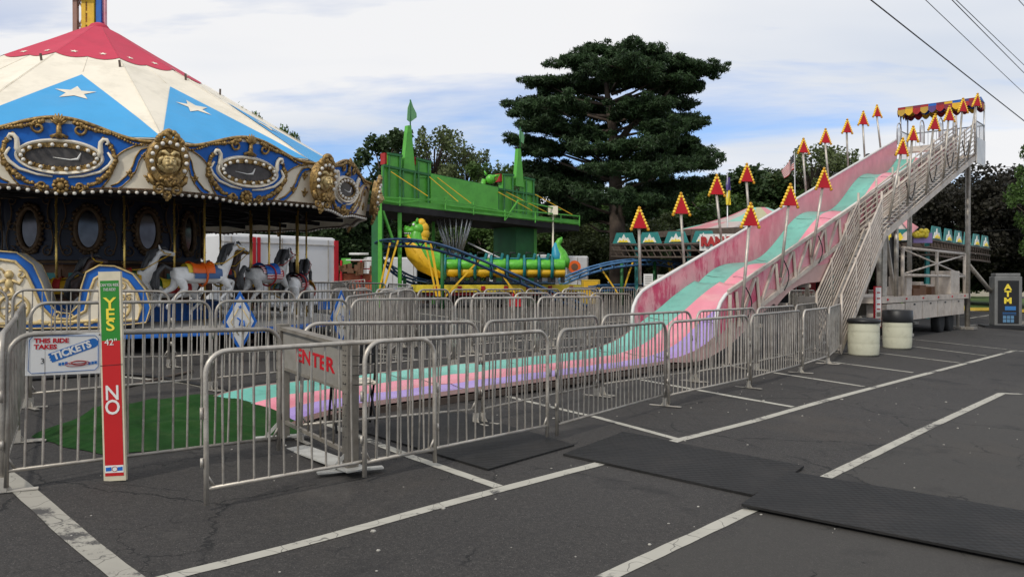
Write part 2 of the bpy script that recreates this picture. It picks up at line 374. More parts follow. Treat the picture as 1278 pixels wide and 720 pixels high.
M_galv = pmat('galvanised_steel', (0.43, 0.395, 0.345), 0.42, 0.45, 0.22, 9, 0.15, (0.14, 0.10, 0.07), 0.6, 5)
M_gate = pmat('dull_gate_steel', (0.24, 0.215, 0.18), 0.5, 0.35, 0.25, 7, 0.15, (0.12, 0.09, 0.065), 0.6, 5)
M_footp = pmat('foot_plate_steel', (0.42, 0.39, 0.34), 0.55, 0.25, 0.15, 9, 0, (0.2, 0.17, 0.13), 0.5, 8)
M_steel = pmat('weathered_white_steel', (0.54, 0.47, 0.40), 0.55, 0.1, 0.15, 4, 0.1, (0.26, 0.19, 0.14), 0.6, 3)
M_plate = pmat('pale_steel_plate', (0.55, 0.54, 0.50), 0.5, 0.3, 0.12, 5, 0.1, (0.25, 0.22, 0.18), 0.5, 6)
M_alu = pmat('aluminium_tube', (0.50, 0.50, 0.50), 0.38, 0.6, 0.10, 6)
M_rust = pmat('dark_rusty_metal', (0.10, 0.075, 0.06), 0.8, 0.2, 0.3, 7)
M_black = pmat('black_plastic', (0.012, 0.012, 0.013), 0.45, 0, 0.2, 5)
M_rubber = pmat('black_rubber', (0.022, 0.021, 0.021), 0.75, 0, 0.25, 3, 0.3, (0.06, 0.055, 0.05), 0.5, 2.5, 0.3)
M_tyre = pmat('tyre_rubber', (0.02, 0.02, 0.02), 0.85, 0, 0.2, 8)
M_red = pmat('red_paint', (0.46, 0.004, 0.012), 0.42, 0, 0.14, 4)
M_redd = pmat('dull_red_paint', (0.36, 0.02, 0.02), 0.6, 0, 0.25, 6)
M_yel = pmat('yellow_paint', (0.72, 0.42, 0.02), 0.45, 0, 0.14, 4)
M_ylt = pmat('lemon_yellow_paint', (0.80, 0.62, 0.05), 0.5, 0, 0.1, 4)
M_bulb = pmat('amber_bulb', (0.90, 0.56, 0.03), 0.25, 0, 0.1, 20, spec=0.6)
M_wbulb = pmat('frosted_bulb', (0.72, 0.68, 0.60), 0.3, 0, 0.08, 20, spec=0.6)
M_white = pmat('white_paint', (0.70, 0.69, 0.66), 0.45, 0, 0.05, 2, 0, (0.45, 0.42, 0.37), 0.4, 2.5)
M_sheet = pmat('white_trailer_sheet', (0.66, 0.66, 0.66), 0.4, 0, 0.04, 1, 0, (0.45, 0.43, 0.40), 0.35, 1.2)
M_cream = pmat('cream_paint', (0.80, 0.72, 0.57), 0.45, 0, 0.06, 4, 0, (0.50, 0.42, 0.28), 0.35, 6)
M_gold = pmat('gold_leaf', (0.40, 0.255, 0.085), 0.42, 0.45, 0.35, 14, 0.6, (0.07, 0.038, 0.018), 0.85, 22, bscale=70, dthr=(0.45, 0.62))
M_pgold = pmat('pale_gold', (0.62, 0.47, 0.22), 0.45, 0.2, 0.25, 14, 0.3, (0.3, 0.18, 0.07), 0.5, 16)
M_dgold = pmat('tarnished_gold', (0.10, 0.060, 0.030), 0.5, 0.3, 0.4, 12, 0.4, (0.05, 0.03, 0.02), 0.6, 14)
M_brass = pmat('brass_pole', (0.70, 0.47, 0.12), 0.28, 0.75, 0.15, 20)
M_blue = pmat('royal_blue_paint', (0.010, 0.12, 0.47), 0.4, 0, 0.12, 4)
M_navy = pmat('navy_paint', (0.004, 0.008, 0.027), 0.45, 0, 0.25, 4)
M_mirror = pmat('mirror_glass', (0.05, 0.05, 0.06), 0.10, 1.0, 0.3, 3)
M_smoke = pmat('dark_oval_glass', (0.085, 0.078, 0.075), 0.3, 0, 0.35, 9)
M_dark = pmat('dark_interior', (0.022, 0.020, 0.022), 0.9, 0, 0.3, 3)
M_brown = pmat('brown_wood', (0.14, 0.065, 0.03), 0.6, 0, 0.25, 8)
M_teal = pmat('teal_paint', (0.03, 0.20, 0.19), 0.5, 0, 0.15, 3)
M_deck = pmat('grey_deck', (0.36, 0.34, 0.31), 0.7, 0, 0.12, 3, 0.2, (0.18, 0.16, 0.14), 0.6, 2)
def vinyl(name, c, d=(0.42, 0.37, 0.28), a=0.45): return pmat(name, c, 0.62, 0, 0.08, 1.2, 1.0, d, a, 1.3, 0.3, 2.6)
M_vcream = vinyl('cream_vinyl', (0.80, 0.73, 0.60))
M_vblue = vinyl('sky_blue_vinyl', (0.055, 0.34, 0.66), (0.10, 0.30, 0.52), 0.4)
M_vred = vinyl('rose_red_vinyl', (0.52, 0.035, 0.075), (0.38, 0.03, 0.06), 0.5)
M_wallp = pmat('faded_pink_fibreglass', (0.74, 0.32, 0.36), 0.5, 0, 0.12, 3.0, 0.1, (0.58, 0.045, 0.13), 0.85, 1.4, dthr=(0.50, 0.55))
M_teals = pmat('turquoise_gelcoat', (0.17, 0.50, 0.41), 0.28, 0, 0.12, 1.0, 0.05, (0.10, 0.30, 0.26), 0.7, 3.2, dthr=(0.52, 0.70))
M_pinks = pmat('pink_gelcoat', (0.72, 0.24, 0.30), 0.28, 0, 0.12, 1.0, 0.05, (0.70, 0.36, 0.34), 0.8, 2.2, dthr=(0.48, 0.66))
M_wallp = streaky_wall()
M_purps = pmat('purple_gelcoat', (0.35, 0.24, 0.55), 0.28, 0, 0.12, 1.0, 0.05, (0.24, 0.18, 0.34), 0.7, 3.0, dthr=(0.52, 0.70))
M_green = pmat('bright_green_paint', (0.095, 0.39, 0.045), 0.42, 0, 0.16, 1.5, 0.05, (0.05, 0.22, 0.03), 0.6, 1.6)
M_dgreen = pmat('deep_green_paint', (0.02, 0.13, 0.035), 0.5, 0, 0.2, 2)
M_dragon = pmat('dragon_green', (0.10, 0.42, 0.035), 0.35, 0, 0.2, 5, 0.5, (0.03, 0.20, 0.02), 0.6, 12, bscale=25)
M_dteal = pmat('dragon_teal', (0.01, 0.16, 0.17), 0.4, 0, 0.2, 5)
M_track = pmat('dark_blue_rail', (0.02, 0.055, 0.12), 0.35, 0.3, 0.2, 4)
M_track2 = pmat('steel_blue_rail', (0.07, 0.17, 0.33), 0.35, 0.3, 0.2, 4)
M_orange = pmat('orange_paint', (0.75, 0.12, 0.01), 0.4, 0, 0.1, 4)
M_horse = pmat('white_enamel', (0.86, 0.85, 0.82), 0.32, 0, 0.06, 4, 0, (0.40, 0.37, 0.34), 0.5, 5)
M_hgrey = pmat('dapple_grey_enamel', (0.52, 0.51, 0.49), 0.35, 0, 0.2, 6, 0, (0.14, 0.135, 0.13), 0.6, 5)
M_hdark = pmat('dark_brown_enamel', (0.10, 0.06, 0.045), 0.35, 0, 0.2, 6)
M_mane = pmat('charcoal_mane', (0.06, 0.06, 0.062), 0.5, 0, 0.4, 10, 0.6)
M_barrel = pmat('cream_barrel_plastic', (0.56, 0.55, 0.42), 0.5, 0, 0.06, 3, 0, (0.33, 0.31, 0.22), 0.5, 5)
M_bark = pmat('bark', (0.075, 0.055, 0.042), 0.9, 0, 0.35, 3, 0.8, bscale=12)
M_grass = pmat('grass', (0.065, 0.115, 0.022), 0.9, 0, 0.3, 0.6, 0.8, (0.12, 0.12, 0.04), 0.5, 0.3, bscale=20)
M_brick = pmat('pale_house_wall', (0.42, 0.38, 0.31), 0.8, 0, 0.1, 2)
M_roof = pmat('grey_shingles', (0.15, 0.14, 0.135), 0.85, 0, 0.25, 6)
M_glass = pmat('dark_window_glass', (0.03, 0.035, 0.04), 0.1, 0, 0.1, 2, spec=0.6)
M_carpet = pmat('green_felt_carpet', (0.016, 0.056, 0.013), 0.95, 0, 0.22, 5, 0.6, (0.05, 0.085, 0.03), 0.6, 4, 0.1, 160)
def leaf_mat(name, c, var=0.5):
    m = bpy.data.materials.new(name); m.use_nodes = True; t = m.node_tree; b = t.nodes['Principled BSDF']; L = t.links.new
    g = N(t, 'ShaderNodeNewGeometry'); tc = N(t, 'ShaderNodeTexCoord')
    n = N(t, 'ShaderNodeTexNoise'); L(tc.outputs['Object'], n.inputs['Vector']); n.inputs['Scale'].default_value = 0.9; n.inputs['Detail'].default_value = 4
    a = N(t, 'ShaderNodeMath', operation='ADD'); L(n.outputs['Fac'], a.inputs[0])
    rm = N(t, 'ShaderNodeMath', operation='MULTIPLY'); L(g.outputs['Random Per Island'], rm.inputs[0]); rm.inputs[1].default_value = 0.55; L(rm.outputs[0], a.inputs[1])
    r = N(t, 'ShaderNodeValToRGB'); L(a.outputs[0], r.inputs[0]); r.color_ramp.elements[0].position = 0.35; r.color_ramp.elements[1].position = 1.1
    r.color_ramp.elements[0].color = tuple(x*(1-var) for x in c)+(1,); r.color_ramp.elements[1].color = tuple(x*(1+var) for x in c)+(1,)
    L(r.outputs[0], b.inputs['Base Color']); b.inputs['Roughness'].default_value = 0.55; b.inputs['Specular IOR Level'].default_value = 0.3
    tr = N(t, 'ShaderNodeBsdfTranslucent'); L(r.outputs[0], tr.inputs['Color']); ms = N(t, 'ShaderNodeMixShader'); ms.inputs[0].default_value = 0.25
    out = t.nodes['Material Output']; L(b.outputs[0], ms.inputs[1]); L(tr.outputs[0], ms.inputs[2]); L(ms.outputs[0], out.inputs['Surface'])
    return m
M_needle = leaf_mat('pine_needles', (0.032, 0.060, 0.022), 0.7)
M_leaf = leaf_mat('green_leaves', (0.058, 0.105, 0.024))
M_leaf2 = leaf_mat('pale_green_leaves', (0.095, 0.12, 0.045))
M_leafd = leaf_mat('dark_leaves', (0.034, 0.060, 0.020))
M_maple = leaf_mat('purple_leaves', (0.024, 0.022, 0.015))
# ---------------------------------------------------------------- ground, grass, painted lines
def build_ground():
    xs = sorted(set([-400, -250, -160, -110, -80]+[float(v) for v in np.arange(-60, 60.1, 1.0)]+[float(v) for v in np.arange(-5, 5.01, .25)]+[80, 110, 160, 250, 400]))
    ys = sorted(set([-60, -30, -15, -8]+[float(v) for v in np.arange(-4, 60.1, 1.0)]+[float(v) for v in np.arange(3, 14.01, .25)]+[70, 90, 120, 180, 300, 600, 1200]))
    vs = [(x, y, ground_z(x, y)) for x in xs for y in ys]; w = len(ys)
    fs = [(i*w+j, (i+1)*w+j, (i+1)*w+j+1, i*w+j+1) for i in range(len(xs)-1) for j in range(w-1)]
    m = MB(); m.add(vs, fs, True); tag(m.build('parking_lot_ground', M_asph), kind='structure')
    # grass verge beyond the lot
    m = MB()
    def gl(x): return 43.5+0.05*x if x > 0 else 56.0+0*x
    XS = list(np.arange(-150, 150.1, 3))
    for a, b in zip(XS[:-1], XS[1:]):
        for k in range(8):
            def q(x, j):
                y0 = 60 if x < 8 else (60-(x-8)*2.1 if x < 16 else 43.2)
                y = y0+(j/8)**2*500; return (x, y, ground_z(x, y)+0.05)
            m.add([q(a, k), q(b, k), q(b, k+1), q(a, k+1)], [(0, 1, 2, 3)], True)
    tag(m.build('grass_verge', M_grass), kind='structure')
    m = MB()
    for a in np.arange(14, 60, 2): m.box((a+1, 43.0, ground_z(a, 43)+0.07), (2.0, 0.18, 0.16))
    tag(m.build('yellow_kerb', M_yline), kind='structure')
build_ground()
def strip(m, pts, w, dz=0.004, n=12):
    """a painted strip through world xy points, lying on the ground"""
    P = []
    for a, b in zip(pts[:-1], pts[1:]):
        for i in range(n): P.append(a.lerp(b, i/n))
    P.append(pts[-1]); vs = []
    for i, p in enumerate(P):
        d = (P[min(i+1, len(P)-1)]-P[max(i-1, 0)]); nn = Vector((-d.y, d.x)).normalized()
        for sgn in (-1, 1):
            jit = (mnoise.noise(Vector((p.x*9, p.y*9, sgn)))*0.006)
            q = Vector((p.x, p.y))+nn*(w/2+jit)*sgn; vs.append((q.x, q.y, ground_z(q.x, q.y)+dz))
    fs = [(2*i, 2*i+1, 2*i+3, 2*i+2) for i in range(len(P)-1)]
    m.add(vs, fs)
def build_lines():
    m = MB(); strip(m, [hit(*p).xy for p in [(-60, 546), (0, 590), (158, 722), (220, 774)]], .145); tag(m.build('weathered_bay_line', M_linew), kind='structure')
    m = MB()
    for pts, w in [([(60, 762), (215, 720), (480, 651), (745, 580), (845, 550), (1060, 492), (1265, 438)], 0.10),
                   ([(640, 790), (745, 727), (935, 638), (1030, 597), (1140, 543), (1251, 491)], 0.10),
                   ([(1251, 491), (1330, 494)], 0.10), ([(1265, 438), (1340, 441)], 0.10),
                   ([(622, 608), (515, 571), (447, 545), (392, 523)], 0.10), ([(848, 549), (745, 521), (622, 492)], 0.10),
                   ([(990, 508), (880, 488.5), (800, 474)], 0.10), ([(1079, 482.5), (978, 467), (900, 455)], 0.10),
                   ([(1140, 465), (1036, 451.5), (960, 441)], 0.10), ([(1199, 453), (1093, 440)], 0.09),
                   ([(1232, 444), (1136, 432)], 0.09), ([(1270, 437.5), (1138, 423.3)], 0.08),
                   ([(150, 470), (235, 479), (300, 493)], 0.09), ([(520, 449), (470, 441), (430, 436)], 0.08),
                   ([(500, 388), (545, 394), (600, 402), (790, 402)], 0.09), ([(1205, 388), (1240, 388.5), (1300, 389)], 0.12), ([(1205, 398), (1250, 391)], 0.10), ([(1205, 406), (1300, 402)], 0.10)]:
        m2 = [hit(*p).xy for p in pts]; strip(m, m2, w)
    tag(m.build('parking_bay_lines', M_line), kind='structure')
    # pale skim of newer asphalt beyond the second line
build_lines()
def pebbles():
    rn = random.Random(77); m = MB()
    for k in range(230):
        x = rn.uniform(-3.5, 6.5); y = rn.uniform(3.2, 13); s = rn.uniform(.003, .010) if rn.random() < .93 else rn.uniform(.012, .02)
        m.sph((x, y, ground_z(x, y)+.003), (s*rn.uniform(.8, 1.6), s, s*.6), 5, 4)
    tag(m.build('pebbles', pmat('pale_grit', (.36, .34, .30), .8, 0, .4, 40), split=False), 'scattered pale grit on the asphalt', kind='stuff')
pebbles()
# ---------------------------------------------------------------- slide frame of reference
U = Vector((.668, .744, 0)); V = Vector((-.744, .668, 0)); N0 = Vector((-2.05, 8.155, 0))
def SP(s, w, z=0.0):
    p = N0+U*s+V*w; return Vector((p.x, p.y, z))
# ---------------------------------------------------------------- rubber mats, carpet, cables
def slab(name, quad, th, mat, label, cat, group=None, dz=0.003, curl=0.0):
    P = [hit(*q).xy for q in quad]; m = MB(); n = 14
    base = Vector((P[0].x, P[0].y, ground_z(*P[0])))
    def pos(i, j, top):
        a = P[0].lerp(P[3], i/n); b = P[1].lerp(P[2], i/n); q = a.lerp(b, j/n)
        wob = 0.004*mnoise.noise(Vector((q.x*2, q.y*2, 0)))
        e = curl*(max(0, (i/n-0.75))*4)**2*abs(mnoise.noise(Vector((q.x*1.2, q.y*1.2, 3))))
        return Vector((q.x, q.y, ground_z(q.x, q.y)+dz+e+((th+wob) if top else 0)))
    m.off = base
    m.add([pos(i, j, True) for i in range(n+1) for j in range(n+1)], [(i*(n+1)+j, (i+1)*(n+1)+j, (i+1)*(n+1)+j+1, i*(n+1)+j+1) for i in range(n) for j in range(n)])
    rim = [(i, 0) for i in range(n)]+[(n, j) for j in range(n)]+[(n-i, n) for i in range(n)]+[(0, n-j) for j in range(n)]
    vs = []; k = len(rim)
    for (i, j) in rim: vs += [pos(i, j, True), pos(i, j, False)]
    m.add(vs, [(2*a, 2*a+1, 2*((a+1) % k)+1, 2*((a+1) % k)) for a in range(k)])
    o = m.build(name, mat); tag(o, label, cat, group); return o
def mat_material():
    m = pmat('ribbed_rubber_mat', (0.012, 0.0115, 0.011), 0.75, 0, 0.3, 2.5, 0, (0.034, 0.030, 0.027), 0.5, 1.6, 0.35, dthr=(0.48, 0.70))
    t = m.node_tree; L = t.links.new; g = N(t, 'ShaderNodeNewGeometry'); v = N(t, 'ShaderNodeTexVoronoi'); L(g.outputs['Position'], v.inputs['Vector']); v.inputs['Scale'].default_value = 17; v.inputs['Randomness'].default_value = 0.15
    bp = N(t, 'ShaderNodeBump'); bp.inputs['Strength'].default_value = 1.0; bp.inputs['Distance'].default_value = 0.010; L(v.outputs['Distance'], bp.inputs['Height']); L(bp.outputs[0], t.nodes['Principled BSDF'].inputs['Normal']); return m
M_mat = mat_material()
G_mat = 'black rubber mats laid end to end on the asphalt'
slab('rubber_mat', [(447, 539), (609, 588), (717, 557), (556, 510)], 0.016, M_mat, 'smallest black rubber mat, tucked partly under the front barriers beside the enter gate', 'mat', G_mat)
slab('rubber_mat', [(703, 569), (941, 621), (1004, 586), (777, 542)], 0.018, M_mat, 'middle black rubber mat crossing the white parking line', 'mat', G_mat, curl=0.03)
slab('rubber_mat', [(926, 636), (1420, 736), (1420, 668), (986, 594)], 0.018, M_mat, 'long black rubber mat running off past the edge, its end overlapping the middle mat', 'mat', G_mat, dz=0.024)
def carpet():
    out = [(38, 546), (70, 531), (110, 516), (150, 507), (185, 500), (235, 495), (275, 492), (305, 500), (340, 508), (372, 514), (372, 541), (330, 549), (280, 555), (235, 560), (180, 565), (130, 567), (85, 560), (55, 552)]
    P = [hit(*q).xy for q in out]; c = sum(P, Vector((0, 0)))/len(P); m = MB(); rings = 44; n = len(P)*10
    Q = []
    for i in range(len(P)):
        for k in range(10): Q.append(P[i].lerp(P[(i+1) % len(P)], k/10))
    CRE = [(-3.6, 8.2, .35, .10, .07, 1.1), (-3.2, 7.5, .15, .09, .06, .9), (-4.2, 7.9, .55, .11, .06, .8), (-2.9, 8.9, .5, .08, .08, .8), (-2.3, 8.0, -.25, .05, .06, .7), (-3.9, 7.3, -.1, .07, .05, .7), (-2.5, 7.4, .3, .04, .05, .6)]
    vs = []
    for r in range(rings+1):
        t = r/rings
        for i, q in enumerate(Q):
            p = c.lerp(q, t*(1+0.05*mnoise.noise(Vector((i*0.11, 0, 0)))*t))
            d = Vector((p.x, p.y, 0))
            f1 = abs(mnoise.noise(Vector((p.x*0.55+p.y*1.1, p.y*0.5-p.x*0.6, 5))))
            f2 = mnoise.noise(Vector((p.x*1.6, p.y*2.2, 1)))
            left = max(0, min(1, (-1.9-p.x)/1.8))
            fold = 0.16*math.exp(-((p.y-9.0+0.75*(p.x+3.4))/0.22)**2)*left+0.10*math.exp(-((p.y-8.35+0.5*(p.x+3.4))/0.14)**2)*left
            for (cx, cy, ang, amp, wd, ln) in CRE:
                dx, dy = p.x-cx, p.y-cy; al = dx*math.cos(ang)+dy*math.sin(ang); pe = -dx*math.sin(ang)+dy*math.cos(ang)+.10*math.sin(al*2.3+cx)
                if abs(al) < ln: fold += 1.7*amp*math.exp(-(pe/wd)**2)*(1-(al/ln)**2)
            h = (0.01+0.07*(1-min(1, f1*3.2))**2*(0.35+left)+0.015*f2+0.75*fold)*min(1, (1-t)*6)+0.006+0.012*(1-t)
            vs.append((p.x, p.y, ground_z(p.x, p.y)+max(0.006, h*.50)))
    fs = [(r*n+i, r*n+(i+1) % n, (r+1)*n+(i+1) % n, (r+1)*n+i) for r in range(rings) for i in range(n)]
    m.off = (c.x, c.y, ground_z(c.x, c.y)); m.add(vs, [f[::-1] for f in fs], True)
    o = m.build('carpet', M_carpet); tag(o, 'rumpled green carpet lying at the foot of the striped slide', 'carpet')
carpet()
def cable(pts, r, label, mat=None, dz=0.0, n=6):
    P = [hit(*p) for p in pts]; Q = []
    for i in range(len(P)-1):
        a = P[max(i-1, 0)]; b = P[i]; c = P[i+1]; d = P[min(i+2, len(P)-1)]
        for k in range(6):
            t = k/6; q = 0.5*((2*b)+(c-a)*t+(2*a-5*b+4*c-d)*t*t+(3*b-a-3*c+d)*t**3); q.z = ground_z(q.x, q.y)+r+0.003; Q.append(q)
    q = P[-1].copy(); q.z = ground_z(q.x, q.y)+r+0.003; Q.append(q)
    m = MB(Q[0]); m.tube(Q, r, 6); o = m.build('power_cable', mat or M_black); tag(o, label, 'cable'); return o
cable([(20, 477), (90, 472), (160, 469), (215, 476), (262, 485), (300, 492)], 0.022, 'thick black cable on the asphalt behind the ticket sign')
cable([(150, 486), (185, 478), (215, 471), (240, 465)], 0.018, 'short brown cable crossing the thick black one', M_rust)
# ---------------------------------------------------------------- crowd barriers
BH = 1.07
def barrier_mesh(L, seed=0, h=BH):
    """frame tube, bars and two feet of one barrier, built along local x from 0 to L"""
    rc = 0.15; z0 = 0.15; r = 0.0185; fr = MB(); pts = []
    pts += [(0.02, 0, 0.04), (0.02, 0, 0.5), (0.02, 0, h-rc)]
    for k in range(1, 7):
        a = math.pi*(1-k/12*1.0); pts.append((0.02+rc+rc*math.cos(a), 0, h-rc+rc*math.sin(a)))
    pts.append((L/2, 0, h))
    for k in range(0, 7):
        a = math.pi/2*(1-k/6); pts.append((L-0.02-rc+rc*math.cos(a), 0, h-rc+rc*math.sin(a)))
    pts += [(L-0.02, 0, 0.5), (L-0.02, 0, 0.04)]
    fr.tube(pts, r, 8); fr.tube([(0.02, 0, z0), (L/2, 0, z0), (L-0.02, 0, z0)], 0.015, 6)
    for x in (0.02, L-0.02):
        sg = 1 if x < L/2 else -1
        fr.tube([(x, 0, z0+0.10), (x+sg*0.05, 0, z0+0.01)], 0.010, 5)
        fr.tube([(x-sg*0.030, 0, 0.62), (x-sg*0.030, 0, 0.70)], 0.012, 5); fr.tube([(x-sg*0.030, 0, 0.30), (x-sg*0.030, 0, 0.36)], 0.012, 5)
    b = MB(); n = max(3, int(round((L-0.04)/0.112))); rn = random.Random(seed)
    for i in range(1, n):
        x = 0.02+(L-0.04)*i/n; j = rn.uniform(-0.004, 0.004)
        top = h
        if x < 0.02+rc: top = h-rc+math.sqrt(max(0, rc*rc-(0.02+rc-x)**2))
        if x > L-0.02-rc: top = h-rc+math.sqrt(max(0, rc*rc-(x-(L-0.02-rc))**2))
        b.tube([(x+j, 0, z0), (x-j+rn.uniform(-.005, .005)+(rn.uniform(-.02, .02) if rn.random() < .06 else 0), rn.uniform(-.008, .008), (z0+top)/2), (x, 0, top)], 0.0088, 5, cap=False)
    return fr, b
_foot = {}
def foot_mesh():
    f = MB(); f.box((0, 0, 0.010), (0.045, 0.42, 0.008)); f.box((0, 0, 0.06), (0.048, 0.048, 0.10))
    f.add([(0, -0.06, 0.017), (0, 0.06, 0.017), (0, 0, 0.10), (0.006, -0.06, 0.017), (0.006, 0.06, 0.017), (0.006, 0, 0.10)], [(0, 1, 2), (5, 4, 3), (0, 3, 4, 1), (1, 4, 5, 2), (2, 5, 3, 0)])
    return f
_bcache = {}
def barrier(a, b, label, group, h=BH, feet=(True, True)):
    a, b = Vector(a[:2]), Vector(b[:2]); L = round((b-a).length, 2)
    key = (round(L*4)/4, h)
    za, zb = ground_z(a.x, a.y), ground_z(b.x, b.y)
    rz = math.atan2(b.y-a.y, b.x-a.x)
    o = empty('crowd_barrier', (a.x, a.y, za), rz, label, 'crowd barrier', group)
    tl = 0.0 if feet == (False, False) else 0.012*math.sin(a.x*17+a.y*9)
    o.rotation_euler = Euler((tl, -math.atan2(zb-za, L), rz), 'XYZ')
    fr, br = barrier_mesh(L, len(_bcache), h); _bcache[len(_bcache)] = 1
    fr.build('frame', M_galv, o); br.build('bar_lattice', M_galv, o)
    if 'm' not in _foot:
        _foot['m'] = foot_mesh()
    for x, on in ((0.02, feet[0]), (L-0.02, feet[1])):
        if on:
            if 'me' in _foot:
                f = bpy.data.objects.new('foot', _foot['me']); col.objects.link(f); f.parent = o
            else:
                f = _foot['m'].build('foot', M_footp, o); _foot['me'] = f.data
            f.location = (x, 0, 0)
    return o
def top(px, yt):
    """the ground point under a barrier whose top rail shows at this pixel"""
    return hit(px, yt, BH).xy
ORD = ['first', 'second', 'third', 'fourth', 'fifth', 'sixth', 'seventh', 'eighth', 'ninth', 'tenth', 'eleventh', 'twelfth', 'thirteenth']
TA = Vector((-3.44, 5.45)); TB = Vector((-1.96, 6.86))
def rows():
    # front row, from the enter gate to the stair foot
    G1 = 'front row of crowd barriers along the slide'
    labs = ['crowd barrier standing free in front of the enter gate, nearest the viewer', 'crowd barrier whose foot stands at the small rubber mat, just past the enter gate',
            'crowd barrier in the front row opposite the far end of the middle rubber mat', 'crowd barrier in the front row opposite the bend where the slide starts to climb',
            'crowd barrier in the front row below the striped slide incline', 'short crowd barrier in the front row, next before the last corner', 'crowd barrier turned away toward the slide stair foot, beside the cream barrel']
    seq = [((256, 440), (546, 423)), ((452, 427.5), (685, 412.5)), ((694, 412.5), (831, 402)), ((834, 402.5), (935, 393.5)), ((937, 393.5), (1000, 387.5)), ((1002, 387.5), (1033, 384)), ((1034, 384), (1049, 379))]
    for i, (p, q) in enumerate(seq):
        barrier((-2.07, 5.42) if i == 0 else top(*p), (-.62, 6.70) if i == 0 else top(*q), labs[i], G1, feet=(i == 6, i > 1) if i > 0 else (False, False))
    # inner queue row, between front row and slide
    G2 = 'inner queue row of crowd barriers beside the slide'
    labs = ['crowd barrier behind the enter gate and the folding chair', 'inner queue barrier in front of the flat striped runout', 'inner queue barrier in front of the first curve of the slide wall', 'inner queue barrier under the first arrow light on the near rail', 'inner queue barrier near the steel truss of the slide', 'inner queue barrier touching the stair railing foot']
    seq = [((372, 404), (596, 401.5)), ((601, 401.5), (746, 394.5)), ((751, 394), (864, 388.5)), ((868, 388.5), (942, 384.5)), ((944, 384.5), (992, 381.5)), ((993, 381), (1020, 378))]
    for i, (p, q) in enumerate(seq): barrier(top(*p), top(*q), labs[i], G2)
    # ticket sign barrier and the two along the entrance side
    G3 = 'crowd barriers closing the slide queue on the carousel side'
    barrier(TA, TB, 'crowd barrier that carries the white ticket sign and the green and red height board', G3, feet=(False, False))
    a = TA.copy(); b = Vector((-4.98, 8.25)); m_ = a.lerp(b, 0.5)
    barrier(a, m_+Vector((0.02, 0)), 'edge-on crowd barrier running back from the ticket sign barrier, nearer half', G3); barrier(m_, b, 'edge-on crowd barrier running back from the ticket sign barrier, farther half', G3)
    # row behind the slide
    G4 = 'row of crowd barriers between slide and carousel'
    p = Vector((-4.94, 8.25)); d = Vector((1.345, 1.49))
    labs = ['crowd barrier behind the height board, first of the row between slide and carousel', 'crowd barrier in front of the blue diamond sign by the platform edge', 'crowd barrier in front of the narrow diamond sign past the carousel platform', 'crowd barrier in front of the coaster trailer wheels', 'crowd barrier meeting the pink slide wall']
    for i in range(5):
        barrier(p+d*i, p+d*(i+0.985), labs[i], G4)
rows()
CC = Vector((-8.55, 16.8, 0)); CR = 5.57
def carousel_ring():
    G5 = 'ring of crowd barriers round the carousel'
    Rf = 6.45; st = 17.6; a0 = -124.0
    lab = {0: 'out by the carousel back seat', }
    names = ['beside the blue chariot back', 'in front of the tall chariot back', 'in front of the low chariot front', 'below the white horse with the orange saddle', 'below the grey horses, carrying the big diamond sign', 'past the platform tip, carrying the narrow diamond sign', 'on the far side, carrying the edge-on diamond sign', 'on the far side opening toward the coaster', 'on the far side in front of the orange stand', 'on the far side behind the flag-saddled horses', 'on the far side behind the grey horses', 'on the far side near the white box trailer corner']
    pts = []
    for i in range(14):
        a = R(-107+st*i-0.7); pts.append((CC.xy+Vector((math.cos(a), math.sin(a)))*Rf))
    for i in range(12):
        a, b = pts[i], pts[i+1]; b2 = a.lerp(b, 0.985)
        barrier(a, b2, 'carousel ring barrier '+names[i], G5)
    return pts
RING = carousel_ring()
def far_rows():
    G6 = 'far rows of crowd barriers round the coaster'
    seqs = [([(413, 361), (440, 360.5), (462, 360)], ['between the carousel and the coaster', 'close to the coaster support leg']),
            ([(588, 369.5-3), (640, 366), (688, 366), (735, 366.5), (790, 367)], ['below the yellow trailer deck', 'below the trailer wheels', 'below the tail of the dragon train', 'below the low blue track']),
            ([(470, 362), (520, 362), (562, 361.5), (602, 361.5), (655, 361), (700, 361), (746, 361)], ['in front of the dragon neck', 'in front of the yellow braces', 'in front of the first dragon seats', 'in front of the middle dragon seats', 'in front of the last dragon seats', 'in front of the small white trailers']),
            ([(705, 359.2), (748, 359.2), (795, 359.2), (830, 359.2)], ['behind the dragon tail', 'under the far blue track bend', 'by the white notices'])]
    for pts, labs in seqs:
        P = [top(*p) for p in pts]
        for i in range(len(P)-1):
            d = P[i+1]-P[i]; k = max(1, round(d.length/2.4))
            for j in range(k):
                ex = '' if k == 1 else ', '+ORD[j]+' of %s from the carousel side' % ['', '', 'two', 'three', 'four', 'five'][min(k, 5)]
                barrier(P[i]+d*(j/k), P[i]+d*((j+0.985)/k), 'distant crowd barrier '+labs[i]+ex, G6)
    G7 = 'stray barriers at angles by the carousel exit'
    for i, (a, b, l) in enumerate([((430, 371), (505, 362), 'slanting from the narrow diamond sign toward the coaster'), ((487, 367), (516, 358), 'leaning across the exit gap, folded nearly shut'), ((497, 365), (514, 359), 'standing close behind the folded one')]):
        barrier(top(*a), top(*b), 'crowd barrier '+l, G7)
    # fence seen under the slide
    G8 = 'crowd barriers beyond the slide trailer'
    a, b = hit(985, 362.5, BH).xy, hit(1120, 362.5, BH).xy; d = b-a; k = max(1, round(d.length/2.3))
    for j in range(min(k, 6)): barrier(a+d*(j/k), a+d*((j+.98)/k), 'distant crowd barrier seen under the slide, '+ORD[j]+' from the truss', G8)
far_rows()
